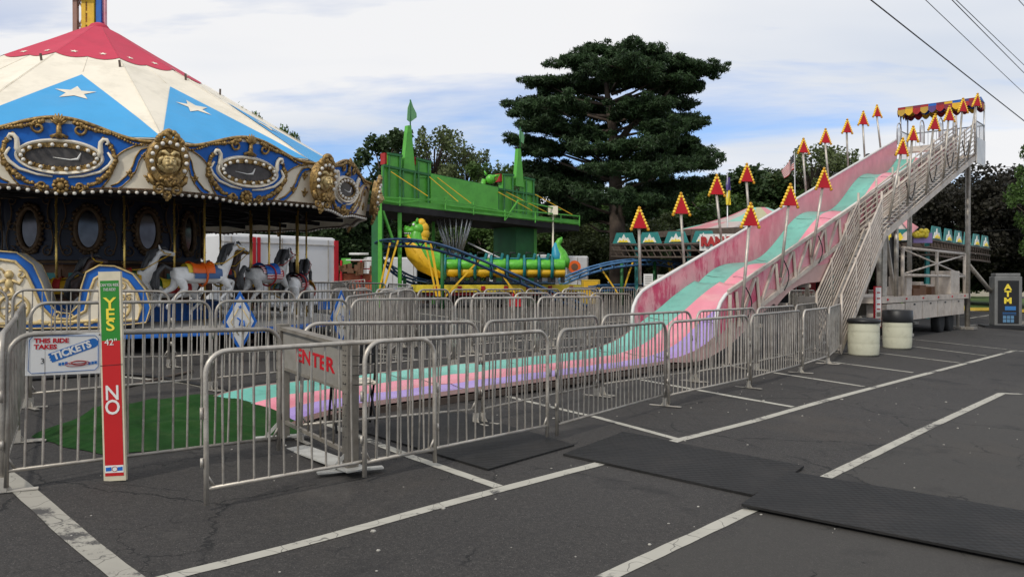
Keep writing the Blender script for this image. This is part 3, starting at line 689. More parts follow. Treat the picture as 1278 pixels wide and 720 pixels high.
# ---------------------------------------------------------------- carousel
GZ = ground_z(CC.x, CC.y)
def build_carousel():
    car = empty('carousel', (CC.x, CC.y, GZ), 0, 'big round carousel with cream, blue and rose red canopy and gilt rounding boards', 'carousel')
    b0 = -GZ                                        # parts are built about the carousel's own centre; z values below are world heights
    def W(x, y, z): return Vector((x, y, z-GZ))
    def pol(a, r, z): return W(r*math.cos(a), r*math.sin(a), z)
    NS = 12; va = [R(-83.6+30*i) for i in range(NS)]
    prof = [(0.16, 6.80), (0.40, 6.68), (1.0, 6.32), (1.9, 5.80), (2.8, 5.27), (3.7, 4.74), (4.7, 4.14), (5.30, 3.76)]
    def zr(r):
        for (r0, z0), (r1, z1) in zip(prof[:-1], prof[1:]):
            if r <= r1: return z0+(z1-z0)*(r-r0)/(r1-r0)
        return prof[-1][1]
    def surf(i, r, t, off=0.0):
        """point on canopy panel i at rib radius r, t 0..1 across, a little above the cloth"""
        a = pol(va[i], r, zr(r)); b = pol(va[(i+1) % NS], r, zr(r)); p = a.lerp(b, t)
        sag = 0.035*math.sin(math.pi*t)*min(1, r/3)
        p.z -= sag; nrm = Vector((math.cos(va[i]+R(15)), math.sin(va[i]+R(15)), 1.6)).normalized(); return p+nrm*off
    cp = MB()
    for i in range(NS):
        rs = [0.16, 0.35, 0.7, 1.0, 1.5, 1.9, 2.35, 2.8, 3.25, 3.7, 4.2, 4.7, 5.30]
        cp.grid(lambda u, v, i=i, rs=rs: surf(i, rs[int(round(u*12))], v), 12, 8, flip=True)
    cp.build('canopy', M_vcream, car)
    canopy = bpy.data.objects[-1] if False else car.children[0]
    rd = MB()
    for i in range(NS):
        def scal(u, v, i=i):
            r1 = 2.02+0.11*abs(math.sin(v*math.pi*2))
            return surf(i, 0.17+(r1-0.17)*u, v, 0.012)
        rd.grid(scal, 8, 16, flip=True)
    rd.build('red_cap', M_vred, canopy)
    bl = MB(); st = MB()
    for i in range(NS):
        r0, r1 = 2.92, 5.28
        bl.grid(lambda u, v, i=i: surf(i, r0+(r1-r0)*max(u, 0.002), 0.5+(v-0.5)*u*r1/(r0+(r1-r0)*u), 0.012), 12, 8, flip=True)
        def star(rc, s, tc=0.5, off=0.022):
            vs = []; pw = 2*rc*math.sin(R(15))
            for k in range(10):
                a = math.pi/2+k*math.pi/5; q = s*(1 if k % 2 == 0 else 0.42)
                vs.append(surf(i, rc-q*math.sin(a)*0.86, tc+q*math.cos(a)/pw, off))
            vs.append(surf(i, rc, tc, off)); st.add(vs, [(10, k, (k+1) % 10) for k in range(10)], True)
        star(3.78, 0.33); star(1.86, 0.075, 0.25, 0.022); star(1.86, 0.075, 0.75, 0.022)
    bl.build('blue_triangle', M_vblue, canopy, ).data.materials[0] = M_vblue
    st.build('star', M_vcream, canopy)
    sm = MB()
    for i in range(NS):
        a = va[i]; sm.tube([pol(a, r, zr(r)+0.015) for r in (2.1, 2.8, 3.7, 4.7, 5.3)], 0.005, 5)
        for q in (0.5,): sm.tube([surf(i, r, q, 0.003) for r in (1.95, 2.3, 2.78)], 0.005, 4)
    sm.build('seam', M_vcream, canopy)
    vt = MB()
    for i in range(NS):
        vt.bar(surf(i, 2.45, 0.95, 0.0), surf(i, 2.40, 0.95, 0.11), 0.035, 0.02)
    vt.build('vent_hook', M_rust, canopy)
    m = MB(); m.lathe((0, 0, 6.66-GZ), [(0.20, 0), (0.22, 0.12), (0.16, 0.2), (0.08, 0.24)], 16); m.build('top_collar', M_vred, car)
    # dark ceiling, sweeps and the centre pole
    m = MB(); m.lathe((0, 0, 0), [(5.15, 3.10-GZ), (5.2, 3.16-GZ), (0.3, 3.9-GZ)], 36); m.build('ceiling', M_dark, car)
    m = MB()
    for i in range(24):
        a = R(15*i); m.bar(pol(a, 1.9, 3.12), pol(a, 5.2, 3.02), 0.05, 0.09); m.bar(pol(a, 4.1, 3.0), pol(a+R(15), 4.1, 3.0), 0.04, 0.05); m.bar(pol(a, 3.0, 3.03), pol(a+R(15), 3.0, 3.03), 0.04, 0.05)
    m.build('sweep', M_dark, car)
    # deck
    m = MB(); m.lathe((0, 0, 0), [(4.72, 0.66-GZ), (4.72, 0.80-GZ), (0.8, 0.80-GZ)], 72); m.build('deck', M_deck, car)
    m = MB(); m.lathe((0, 0, 0), [(4.76, 0.655-GZ), (4.76, 0.745-GZ), (4.735, 0.75-GZ), (4.735, 0.655-GZ)], 72, cap=False); m.build('deck_rim', M_blue, car)
    m = MB(); m.lathe((0, 0, 0), [(3.2, 0.02-0.02), (3.2, 0.64-GZ)], 24)
    m.build('under_deck', M_black, car)
    m = MB()
    for i in range(12):
        p = pol(R(30*i), 4.3, 0.6); m.bar((p.x, p.y, -0.02), p, 0.09); m.box((p.x, p.y, 0.02), (0.3, 0.3, 0.06))
    m.build('deck_support', M_rust, car)
    # centre drum: mirror panels above, painted panels below, blue skirt
    rd_, rc_ = 2.02, 1.75
    dr = MB(); dr.lathe((0, 0, 0), [(rd_, 1.88-GZ), (rd_, 3.2-GZ)], 12, Matrix.Rotation(va[0], 3, 'Z'))
    for f in range(len(dr.sm)): dr.sm[f] = False
    dr.build('drum_casing', M_navy, car); drum = car.children[-1]
    dr = MB(); dr.lathe((0, 0, 0), [(rc_, 0.8-GZ), (rc_, 1.9-GZ)], 12, Matrix.Rotation(va[0], 3, 'Z'))
    for f in range(len(dr.sm)): dr.sm[f] = False
    dr.build('drum_core', M_brown, car)
    fr = MB(); mi = MB(); sc = MB(); pp = MB(); pf = MB(); sk = MB(); ped = MB()
    for i in range(NS):
        a = va[i]+R(15); n = Vector((math.cos(a), math.sin(a), 0)); tx = Vector((-math.sin(a), math.cos(a), 0)); up = Vector((0, 0, 1))
        o = n*(rd_*math.cos(R(15))+0.012)+up*(2.53-GZ)
        el = lambda rx, rz, off, k=28: [o+tx*(rx*math.cos(2*math.pi*q/k))+up*(rz*math.sin(2*math.pi*q/k))+n*off for q in range(k)]
        mi.add([o+n*0.012]+el(.17, .34, 0.012), [(0, 1+q, 1+(q+1) % 28) for q in range(28)], True)
        fr.tube(el(.215, .385, 0.02), 0.048, 8, True)
        for q in range(28): fr.sph(el(.275, .445, 0.02)[q], (0.028+0.012*(q % 3)), 5, 4)
        for sx in (-1, 1):
            c = []
            for q in range(26):
                t = q/25; ang = -2.2+t*4.8
                c.append(o+tx*sx*(0.42+0.055*math.sin(ang*1.3))+up*(0.5-t*0.98)+n*0.015)
            sc.tube(c, 0.013, 5)
            for zc, d in ((-0.42, 1), (0.06, -1), (0.52, 1)):
                c = []
                for q in range(18):
                    t = q/17; rr = 0.105*(1-t*0.78); an = t*7.5*d+(1.57 if sx > 0 else 1.57)
                    c.append(o+tx*(sx*0.36+sx*rr*math.cos(an))+up*(zc+rr*math.sin(an))+n*0.02)
                sc.tube(c, 0.012, 5)
        o2 = n*(rc_*math.cos(R(15))+0.01)+up*(1.48-GZ)
        hw = 0.415
        pf.box(o2, (0.85, 0.03, 0.62), Matrix((tx, n, up)).transposed())
        pp.box(o2+n*0.018, (0.72, 0.02, 0.48), Matrix((tx, n, up)).transposed())
        sk.box(n*(2.35*math.cos(R(15)))+up*(0.98-GZ), (1.24, 0.05, 0.36), Matrix((tx, n, up)).transposed())
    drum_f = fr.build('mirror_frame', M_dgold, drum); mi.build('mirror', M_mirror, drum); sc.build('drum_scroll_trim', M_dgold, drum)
    q = pf.build('picture_frame', M_brown, car); pp.build('painted_panel', M_teal, q); sk.build('blue_skirt', M_blue, car)
    m = MB()
    for i in range(NS):
        p0, p1 = pol(va[i], 2.02, 1.92), pol(va[(i+1) % NS], 2.02, 1.92); m.tube([p0, p1], 0.035, 6); p0.z += 1.2; p1.z += 1.2; m.tube([p0, p1], 0.04, 6)
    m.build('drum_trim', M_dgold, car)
    # ------------- rounding boards: 12 panels, each leaning outward; shields on the joints
    hb = 1.44                                        # half width of one board
    r_in = 5.33                                      # inradius at the bottom
    lean = math.tan(R(9))
    def bframe(i):
        a = va[i]+R(15); n = Vector((math.cos(a), math.sin(a), 0)); tx = Vector((-math.sin(a), math.cos(a), 0))
        return n, tx
    def board_pt(i, x, z, off=0.0):                  # z above board bottom
        n, tx = bframe(i)
        wl = 1+z*lean/r_in*0.9
        p = n*(r_in-0.1+z*lean)+tx*x*wl+Vector((0, 0, 2.93+z-GZ)); nn = (n-Vector((0, 0, lean))).normalized()
        return p+nn*off
    def ztop(x):
        t = abs(x)/hb
        return 0.74+0.27*(0.5+0.5*math.cos(math.pi*min(1, t/0.80)))
    def zbot(x): t = abs(x)/hb; return 0.0-0.055*(0.5+0.5*math.cos(math.pi*min(1, t/0.45)))
    def blue_in(x):                                  # half height limits of the blue field
        t = abs(x)/(hb*0.86)
        return t < 1
    NX = 36
    xs = [-hb+2*hb*k/NX for k in range(NX+1)]
    glass_pics = random.Random(4)
    for i in range(NS):
        n, tx = bframe(i)
        b = MB()
        vs = []
        for x in xs: vs += [board_pt(i, x, zbot(x), 0), board_pt(i, x, ztop(x), 0), board_pt(i, x, zbot(x), -0.03), board_pt(i, x, ztop(x), -0.03)]
        fs = []
        for k in range(NX):
            a_, b_ = 4*k, 4*k+4
            fs += [(a_, b_, b_+1, a_+1), (a_+2, a_+3, b_+3, b_+2), (a_+1, b_+1, b_+3, a_+3), (a_, a_+2, b_+2, b_)]
        b.add(vs, fs, False); bo = b.build('rounding_board', M_cream, car)
        # blue field: ogee outline, wide at the top, narrowing to the bottom
        bl = MB()
        def xr(z):                                   # half width of blue at height z
            t = max(0, min(1, z/0.78)); return 0.50+0.30*t+0.06*math.sin(t*math.pi*2)+0.48*t**4
        def bp(u, v):
            z = zbot(0)+0.05+u*(0.93); x = (v*2-1)*xr(z)
            lim = ztop(x)-0.03; return board_pt(i, x, min(z, lim), 0.008)
        bl.grid(bp, 18, 24, smooth=False); bl.build('blue_field', M_blue, bo)
        g = MB()
        g.tube([board_pt(i, x, ztop(x), 0.01) for x in xs], 0.028, 6)
        g2 = [board_pt(i, sx*xr(z)*1.02, min(z, ztop(xr(z))-0.02), 0.015) for sx in (1,) for z in [0.02+0.04*k for k in range(19)]]
        g3 = [board_pt(i, -xr(z)*1.02, min(z, ztop(xr(z))-0.02), 0.015) for z in [0.02+0.04*k for k in range(19)]]
        g.tube(g2, 0.014, 5); g.tube(g3, 0.014, 5)
        for sx in (-1, 1):                           # garland inside the field
            rn = random.Random(i*2+sx)
            for k in range(46):
                t = k/45; an = R(-80+t*118); p = (sx*(0.66*math.cos(an)+0.05), 0.46+0.46*math.sin(an))
                if p[1] > ztop(p[0])-0.03: continue
                th = 0.030+0.020*math.sin(t*math.pi)**2
                g.sph(board_pt(i, p[0]+rn.uniform(-.015, .015), p[1]+rn.uniform(-.015, .015), 0.02), (th*rn.uniform(.7, 1.15)), 5, 4)
            # leafy top scroll with a curl
            for k in range(26):
                t = k/25; x = sx*(0.20+t*0.95); z = ztop(x)-0.045-0.02*math.sin(t*9); th = 0.042*(1-t*0.65)*rn.uniform(.7, 1.2)
                g.sph(board_pt(i, x, z, 0.025), (th), 5, 4)
            c = [];
            for q in range(22):
                t = q/21; rr = 0.095*(1-t*0.8); an = (math.pi/2-t*8.0) if sx > 0 else (math.pi/2+t*8.0)
                c.append(board_pt(i, sx*0.26+rr*math.cos(an), 0.85+rr*math.sin(an), 0.035))
            g.tube(c, 0.020, 6)
            c = []
            for q in range(20):
                t = q/19; rr = 0.07*(1-t*0.8); an = (-math.pi/2+t*7.5) if sx > 0 else (-math.pi/2-t*7.5)
                c.append(board_pt(i, sx*0.24+rr*math.cos(an), 0.03+rr*math.sin(an), 0.03))
            g.tube(c, 0.018, 6)
        # blue ribbon sweeping from the shield down to the field
        for sx in (-1, 1):
            cv = [(1.30, .60), (1.18, .66), (1.06, .62), (0.99, .50), (0.95, .36), (0.87, .22), (0.76, .11), (0.66, .06)]
            rb = MB(); A_ = [board_pt(i, sx*(x), z, .006) for x, z in cv]; B_ = [board_pt(i, sx*(x+.045), z-.045, .006) for x, z in cv]
            rb.add(A_+B_, [((q, q+1, 9+q, 8+q) if sx < 0 else (q+1, q, 8+q, 9+q)) for q in range(7)]); rb.build('blue_ribbon', M_blue, bo)
            g.tube([board_pt(i, sx*x, z, .01) for x, z in cv], .013, 5); g.tube([board_pt(i, sx*(x+.05), z-.05, .01) for x, z in cv], .010, 5)
        # palmette on top, rosette at the bottom
        for k in range(-3, 4):
            an = math.pi/2+k*0.36; c0 = board_pt(i, 0, 0.90, 0.03); g.tube([c0, board_pt(i, 0.075*math.cos(an), 0.90+0.10*math.sin(an), 0.05), board_pt(i, 0.12*math.cos(an), 0.90+0.17*math.sin(an), 0.03)], [0.024, 0.022, 0.008], 5)
        g.tube([board_pt(i, 0, 0.92, 0.03), board_pt(i, 0, 0.72, 0.05)], [0.03, 0.05], 6)
        g.tube([board_pt(i, -0.11, 0.73, 0.03), board_pt(i, 0, 0.78, 0.05), board_pt(i, 0.11, 0.73, 0.03)], 0.025, 6)
        for k in range(10):
            an = 2*math.pi*k/10; g.sph(board_pt(i, 0.085*math.cos(an), 0.04+0.085*math.sin(an), 0.03), 0.038, 6, 4)
        g.sph(board_pt(i, 0, 0.04, 0.05), 0.055, 8, 6)
        # fleurs-de-lis on the white ends
        for (fx, fz) in ((1.13, 0.50), (0.93, 0.24), (1.17, 0.20)):
            for sx in (-1, 1):
                x, z = sx*fx, fz
                for dx_, dz_, ln in ((0, 1, 0.10), (-0.8, 0.45, 0.085), (0.8, 0.45, 0.085), (0, -1, 0.07), (-0.6, -0.5, 0.055), (0.6, -0.5, 0.055)):
                    g.tube([board_pt(i, x, z, 0.006), board_pt(i, x+dx_*ln*0.6, z+dz_*ln*0.6, 0.012), board_pt(i, x+dx_*ln, z+dz_*ln, 0.006)], [0.012, 0.021, 0.006], 5)
        g.build('gilt_scrollwork', M_gold, bo)
        # oval cartouche
        zc = 0.45
        ov = MB(); k2 = 40
        def ell(rx, rz, off): return [board_pt(i, rx*math.cos(2*math.pi*q/k2), zc+rz*math.sin(2*math.pi*q/k2), off) for q in range(k2)]
        for (r0x, r0z, o0), (r1x, r1z, o1) in (((.575, .262, .01), (.555, .24, .07)), ((.555, .24, .07), (.53, .218, .06)), ((.53, .218, .06), (.52, .205, .03))):
            A, B = ell(r0x, r0z, o0), ell(r1x, r1z, o1); ov.add(A+B, [(q, (q+1) % k2, k2+(q+1) % k2, k2+q) for q in range(k2)], True)
        for sx in (-1, 1):
            c = [];
            for q in range(16):
                t = q/15; an = R(-20)+t*R(250); rr = 0.115*(1-0.55*max(0, t-0.3)); c.append((sx*(0.66-rr*math.cos(an)*0.65), zc+0.23+rr*math.sin(an)*0.95))
            c = [(sx*0.50, zc+0.02), (sx*0.53, zc+0.10), (sx*0.525, zc+0.17), (sx*0.53, zc+0.235), (sx*0.565, zc+0.28), (sx*0.61, zc+0.28), (sx*0.63, zc+0.245), (sx*0.615, zc+0.215), (sx*0.59, zc+0.22)]
            ov.tube([board_pt(i, x, z, 0.04) for x, z in c], [.04, .04, .036, .034, .032, .029, .025, .02, .015], 8)
            ov.tube([board_pt(i, sx*x, z, 0.03) for x, z in ((0.62, zc+0.1), (0.69, zc), (0.64, zc-0.09), (0.52, zc-0.19), (0.3, zc-0.26), (0.1, zc-0.285))], [.015, .030, .028, .024, .02, .014], 7)
        ovo = ov.build('cartouche_frame', M_cream, bo)
        pr = MB(); 
        pr.add([board_pt(i, 0, zc, 0.022)]+ell(.44, .135, 0.022), [(0, 1+q, 1+(q+1) % k2) for q in range(k2)])
        pc = pr.build('painted_oval', M_smoke, bo)
        pt = MB(); rn = random.Random(20+i)
        # a pale sweep and a small animal-like streak painted on the glass
        x0 = rn.uniform(-.15, .05)
        pt.tube([board_pt(i, x0-0.12, zc-0.01, 0.026), board_pt(i, x0+0.10, zc-0.035, 0.026), board_pt(i, x0+0.20, zc-0.02, 0.026), board_pt(i, x0+0.24, zc+0.07, 0.026)], [.004, .010, .022, .008], 5)
        pt.build('painted_streak', M_white, bo)
        og = MB()
        A, B = ell(.52, .205, .03), ell(.44, .14, .035); og.add(A+B, [(q, (q+1) % k2, k2+(q+1) % k2, k2+q) for q in range(k2)], True)
        for q in range(k2):
            if q % 2: og.sph(ell(.495, .172, .035)[q], 0.034, 5, 4)
            og.sph(ell(.455, .142, .035)[q], 0.014, 4, 3)
        og.build('gilt_oval', M_gold, bo)
        bb = MB()
        for q in range(18):
            an = 2*math.pi*q/18; bb.sph(board_pt(i, .482*math.cos(an), zc+.172*math.sin(an), .075), 0.030, 7, 5)
        bb.build('bulb_trim', M_wbulb, bo)
        bb = MB(); gg = MB()
        for q in range(24):
            x = -hb+2*hb*(q+0.5)/24; p = board_pt(i, x, zbot(x)-0.02, 0.035); bb.sph(p, 0.030, 7, 5); gg.tube([p+Vector((0, 0, .05)), p+Vector((0, 0, .02))], 0.022, 6)
        gg.tube([board_pt(i, x, zbot(x)+0.025, 0.012) for x in xs], 0.018, 5)
        gg.tube([board_pt(i, x, zbot(x)-0.015, -0.03) for x in xs], 0.022, 5)
        gl = gg.build('bulb_rail', M_dgold, bo); bb.build('bulb_trim', M_wbulb, bo)
    # shields on the corners
    for i in range(NS):
        a = va[i]; n = Vector((math.cos(a), math.sin(a), 0)); tx = Vector((-math.sin(a), math.cos(a), 0)); up = Vector((0, 0, 1))
        nn = (n-up*lean).normalized(); uu = (up+n*lean).normalized()
        o = n*(5.53+0.42*lean)+up*(3.33-GZ)
        S = lambda x, z, off: o+tx*x*.90+uu*z*.88+nn*off
        # domed body, pear-shaped
        def rad(an): return 1.0
        b = MB(); K = 28
        def ring(sx, sz, off): 
            out = []
            for q in range(K):
                an = 2*math.pi*q/K; x = sx*math.cos(an); z = sz*math.sin(an); x *= (1+0.12*math.sin(an)); out.append(S(x, z+0.03, off))
            return out
        rings = [ring(.345, .43, -.03), ring(.345, .43, .05), ring(.315, .395, .10), ring(.22, .27, .085), ring(.20, .24, .05)]
        for A, B in zip(rings[:-1], rings[1:]): b.add(A+B, [(q, (q+1) % K, K+(q+1) % K, K+q) for q in range(K)], True)
        b.add([S(0, 0.03, 0.05)]+rings[-1], [(0, 1+q, 1+(q+1) % K) for q in range(K)])
        b.add([S(0, 0.03, -0.03)]+rings[0], [(0, 1+(q+1) % K, 1+q) for q in range(K)])
        rn = random.Random(i)
        for k in range(16):                          # crest on top
            t = k/15; x = -.20+.40*t; z = 0.40+0.16*math.sin(math.pi*t); b.sph(S(x, z, .07), rn.uniform(.035, .055), 6, 4)
        for k in range(10): b.sph(S(rn.uniform(-.1, .1), .42+rn.uniform(-.03, .1), .09), rn.uniform(.035, .05), 6, 4)
        for sx in (-1, 1):                           # lower scrolls
            c = []
            for q in range(20):
                t = q/19; rr = 0.095*(1-t*0.75); an = math.pi/2+sx*(-t*7.6); c.append(S(sx*.13+rr*math.cos(an), -.42+rr*math.sin(an), .08))
            b.tube(c, .026, 6)
            b.tube([S(sx*.30, -.18, .06), S(sx*.27, -.28, .08), S(sx*.20, -.36, .08)], [.03, .04, .03], 6)
        for k in range(16): b.sph(S(rn.uniform(-.11, .11), rn.uniform(-.34, -.22), .11), rn.uniform(.03, .045), 6, 4)
        for k in range(7): an = 2*math.pi*k/7; b.sph(S(.045*math.cos(an), -.52+.045*math.sin(an), .06), .035, 6, 4)
        b.sph(S(0, -.60, .05), .03, 6, 4)
        so_ = b.build('shield', M_gold, car)
        f = MB()                                     # mask with rays
        f.sph(S(0, 0.05, .10), (.11, .11, .11), 12, 8)
        f.sph(S(0, -.01, .12), (.075, .075, .085), 10, 7)
        f.tube([S(0, .10, .20), S(0, .03, .225), S(0, .015, .20)], [.012, .020, .016], 6)
        for sx in (-1, 1):
            f.sph(S(sx*.042, .075, .195), .017, 6, 5); f.tube([S(sx*.02, .115, .195), S(sx*.05, .125, .19), S(sx*.085, .105, .16)], .010, 5)
            f.sph(S(sx*.05, .015, .185), .03, 7, 5)
            f.tube([S(sx*.02, .16, .15), S(sx*.08, .22, .12), S(sx*.14, .21, .10), S(sx*.16, .17, .10)], [.03, .03, .022, .012], 6)
            f.tube([S(sx*.09, .12, .12), S(sx*.15, .08, .10), S(sx*.15, .0, .09)], [.03, .035, .02], 6)
        f.tube([S(-.035, -.035, .195), S(0, -.045, .205), S(.035, -.035, .195)], .010, 5)
        for k in range(15):
            an = R(200+k*10); f.tube([S(.09*math.cos(an), .04+.09*math.sin(an), .09), S(.19*math.cos(an), .05+.19*math.sin(an), .07)], [.012, .02], 5)
        f.build('face_mask', M_pgold, so_)
        bb = MB()
        for q in range(14):
            an = R(-20)+R(220)*q/10 if q <= 10 else R(-20)-R(0)
            if q > 10: continue
            x = .275*math.cos(an)*(1+.12*math.sin(an)); bb.sph(S(x, .03+.345*math.sin(an), .115), .033, 8, 6)
        bb.build('bulb_trim', M_wbulb, so_)
    return car
carousel = build_carousel()

# ---------------------------------------------------------------- carousel horses
def skin_mesh(verts, edges, radii, sub=2, name='body'):
    me = bpy.data.meshes.new(name); me.from_pydata(verts, edges, []); o = bpy.data.objects.new(name, me); col.objects.link(o)
    sk = o.modifiers.new('s', 'SKIN'); ss = o.modifiers.new('u', 'SUBSURF'); ss.levels = sub; ss.render_levels = sub
    lay = me.skin_vertices[0] if me.skin_vertices else None
    if lay is None:
        bm = bmesh.new(); bm.from_mesh(me); bm.verts.layers.skin.verify(); bm.to_mesh(me); bm.free(); lay = me.skin_vertices[0]
    for i, r in enumerate(radii): lay.data[i].radius = r if isinstance(r, tuple) else (r, r)
    lay.data[0].use_root = True; sk.use_smooth_shade = True
    dg = bpy.context.evaluated_depsgraph_get(); out = bpy.data.meshes.new_from_object(o.evaluated_get(dg)); out.name = name
    bpy.data.objects.remove(o); bpy.data.meshes.remove(me)
    for p in out.polygons: p.use_smooth = True
    return out
def horse_mesh(headup=True):
    v = []; e = []; r = []
    def J(p, rad, par=None):
        v.append(p); r.append(rad)
        if par is not None: e.append((par, len(v)-1))
        return len(v)-1
    b0 = J((0, 0, 0), .155); b1 = J((-.22, 0, .01), .165, b0); b2 = J((-.40, 0, .05), .16, b1); b3 = J((-.50, 0, .04), .10, b2)
    c1 = J((.20, 0, .01), .155, b0); c2 = J((.36, 0, .05), .14, c1); n1 = J((.46, 0, .20), .105, c2); n2 = J((.53, 0, .36), .078, n1)
    if headup: n3 = J((.57, 0, .48), .066, n2); h1 = J((.66, 0, .52), .062, n3); h2 = J((.78, 0, .50), .045, h1); h3 = J((.87, 0, .48), .038, h2)
    else: n3 = J((.60, 0, .47), .066, n2); h1 = J((.68, 0, .46), .060, n3); h2 = J((.76, 0, .36), .044, h1); h3 = J((.81, 0, .28), .036, h2)
    for sy, kn, ho in ((1, (.66, -.10), (.60, -.34)), (-1, (.50, -.22), (.30, -.40))):
        a = J((.36, sy*.085, -.06), .080, c2); b = J(((.36+kn[0])/2, sy*.095, (-.06+kn[1])/2-.01), .055, a); c = J((kn[0], sy*.095, kn[1]), .038, b); d = J(((kn[0]+ho[0])/2, sy*.095, (kn[1]+ho[1])/2), .024, c); f = J((ho[0], sy*.095, ho[1]), .027, d); J((ho[0]+(.035), sy*.095, ho[1]-.045), .033, f)
    for sy, st, hk, ho in ((1, (-.44, -.20), (-.66, -.30), (-.70, -.48)), (-1, (-.34, -.24), (-.52, -.38), (-.66, -.52))):
        a = J((-.42, sy*.085, -.05), .100, b2); b = J((st[0], sy*.10, st[1]), .066, a); c = J((hk[0], sy*.10, hk[1]), .034, b); d = J(((hk[0]+ho[0])/2, sy*.10, (hk[1]+ho[1])/2), .023, c); f = J((ho[0], sy*.10, ho[1]), .026, d); J((ho[0]+.02, sy*.10, ho[1]-.05), .033, f)
    me = skin_mesh(v, e, r, 2, 'body')
    # ears and muzzle are worked into the same mesh
    bm = bmesh.new(); bm.from_mesh(me)
    hp = v[h1]
    for sy in (-1, 1):
        bmesh.ops.create_cone(bm, segments=6, radius1=.022, radius2=.002, depth=.085, matrix=Matrix.Translation((hp[0]-.045, sy*.035, hp[2]+.085)) @ Matrix.Rotation(R(-12), 4, 'Y'))
        bmesh.ops.create_icosphere(bm, subdivisions=1, radius=.012, matrix=Matrix.Translation((hp[0]+.03, sy*.052, hp[2]+.015)))
    bm.to_mesh(me); bm.free()
    return me, [v[n1], v[n2], v[n3], v[h1]]
HM = [horse_mesh(True), horse_mesh(False)]
def make_horse(var, body, saddle, blanket, chest, mane, strap, label, loc, head, polez):
    me, nk = HM[var]
    o = empty('carousel_horse', loc, head, label, 'carousel horse', 'carousel horses on brass poles'); K = 1.0; o.scale = (K, K, K); polez = loc[2]+(polez-loc[2])/K
    bd = bpy.data.objects.new('body', me if not me.materials else me.copy()); col.objects.link(bd); bd.parent = o
    bd.data.materials.clear(); bd.data.materials.append(body)
    rn = random.Random(int(loc[0]*100))
    m = MB()
    for k in range(22):
        t = k/21; i = min(2, int(t*3)); q = Vector(nk[i]).lerp(Vector(nk[i+1]), t*3-i) if i < 3 else Vector(nk[3])
        for sy in (-1, 1):
            st = q+Vector((-.075, sy*.012, .05)); m.tube([st, st+Vector((-.05, sy*.05, -.01)), st+Vector((-.075+rn.uniform(-.02, .02), sy*.085, -.10)), st+Vector((-.11, sy*.085, -.17-rn.uniform(0, .04)))], [.020, .026, .020, .006], 5)
    q = Vector(nk[3]); m.tube([q+Vector((-.02, 0, .06)), q+Vector((.04, .0, .085)), q+Vector((.10, .02, .04))], [.03, .025, .008], 5)
    m.build('mane', mane, o)
    m = MB()
    for k in range(9):
        a = rn.uniform(-.04, .04); m.tube([(-.53, a*.4, .10), (-.66, a, .16), (-.78, a*1.5, .03), (-.80+rn.uniform(-.04, .04), a*1.8, -.16), (-.74+rn.uniform(-.06, .03), a*1.6, -.30)], [.03, .035, .036, .028, .005], 6)
    m.build('tail', mane, o)
    def shell(x0, x1, a0, a1, r, top, name, mat, zc=0.015, thick=0.012, sadd=0):
        s = MB()
        def fn(u, v):
            a = R(a0+(a1-a0)*v); x = x0+(x1-x0)*u; rr = r+sadd*(abs(u-.5)*2)**2*max(0, math.cos(a))
            return Vector((x, math.sin(a)*(rr), zc+math.cos(a)*rr))
        s.grid(fn, 10, 16); s.grid(lambda u, v: fn(u, v)+Vector((0, 0, -thick)), 10, 16, flip=True); return s.build(name, mat, o)
    shell(-.20, .26, -108, 108, .172, 0, 'blanket', blanket); shell(-.24, .16, -78, 78, .184, 0, 'saddle', saddle, sadd=.055)
    shell(-.31, -.19, -80, 80, .178, 0, 'rump_cloth', chest, .03); shell(.24, .31, -100, 100, .162, 0, 'breast_strap', blanket if strap is None else strap, .03)
    m = MB(); m.tube([(.02, math.sin(R(a))*.195, .015+math.cos(R(a))*.195) for a in range(-180, 181, 20)], .018, 6, False); m.build('girth', M_orange if strap is None else strap, o)
    q = Vector(nk[3]); m = MB()
    for sy in (-1, 1):
        m.tube([q+Vector((-.03, sy*.06, .04)), q+Vector((.03, sy*.062, -.02)), q+Vector((.14, sy*.052, -.03))], .009, 5); m.tube([q+Vector((.14, sy*.05, -.03)), Vector((.35, sy*.12, .22)), Vector((.1, sy*.10, .20))], .008, 5)
    m.build('bridle', strap or M_yel, o)
    z1 = polez-loc[2]; m = MB(); m.tube([(0.06, 0, -(loc[2]-0.80)/K), (0.06, 0, z1)], .019, 8)
    for k in range(int((z1-.15)/.05)):
        a = k*1.1; z = .15+k*.05; m.sph((0.06+.022*math.cos(a), .022*math.sin(a), z), .010, 4, 3)
    m.build('pole', M_brass, o)
    return o
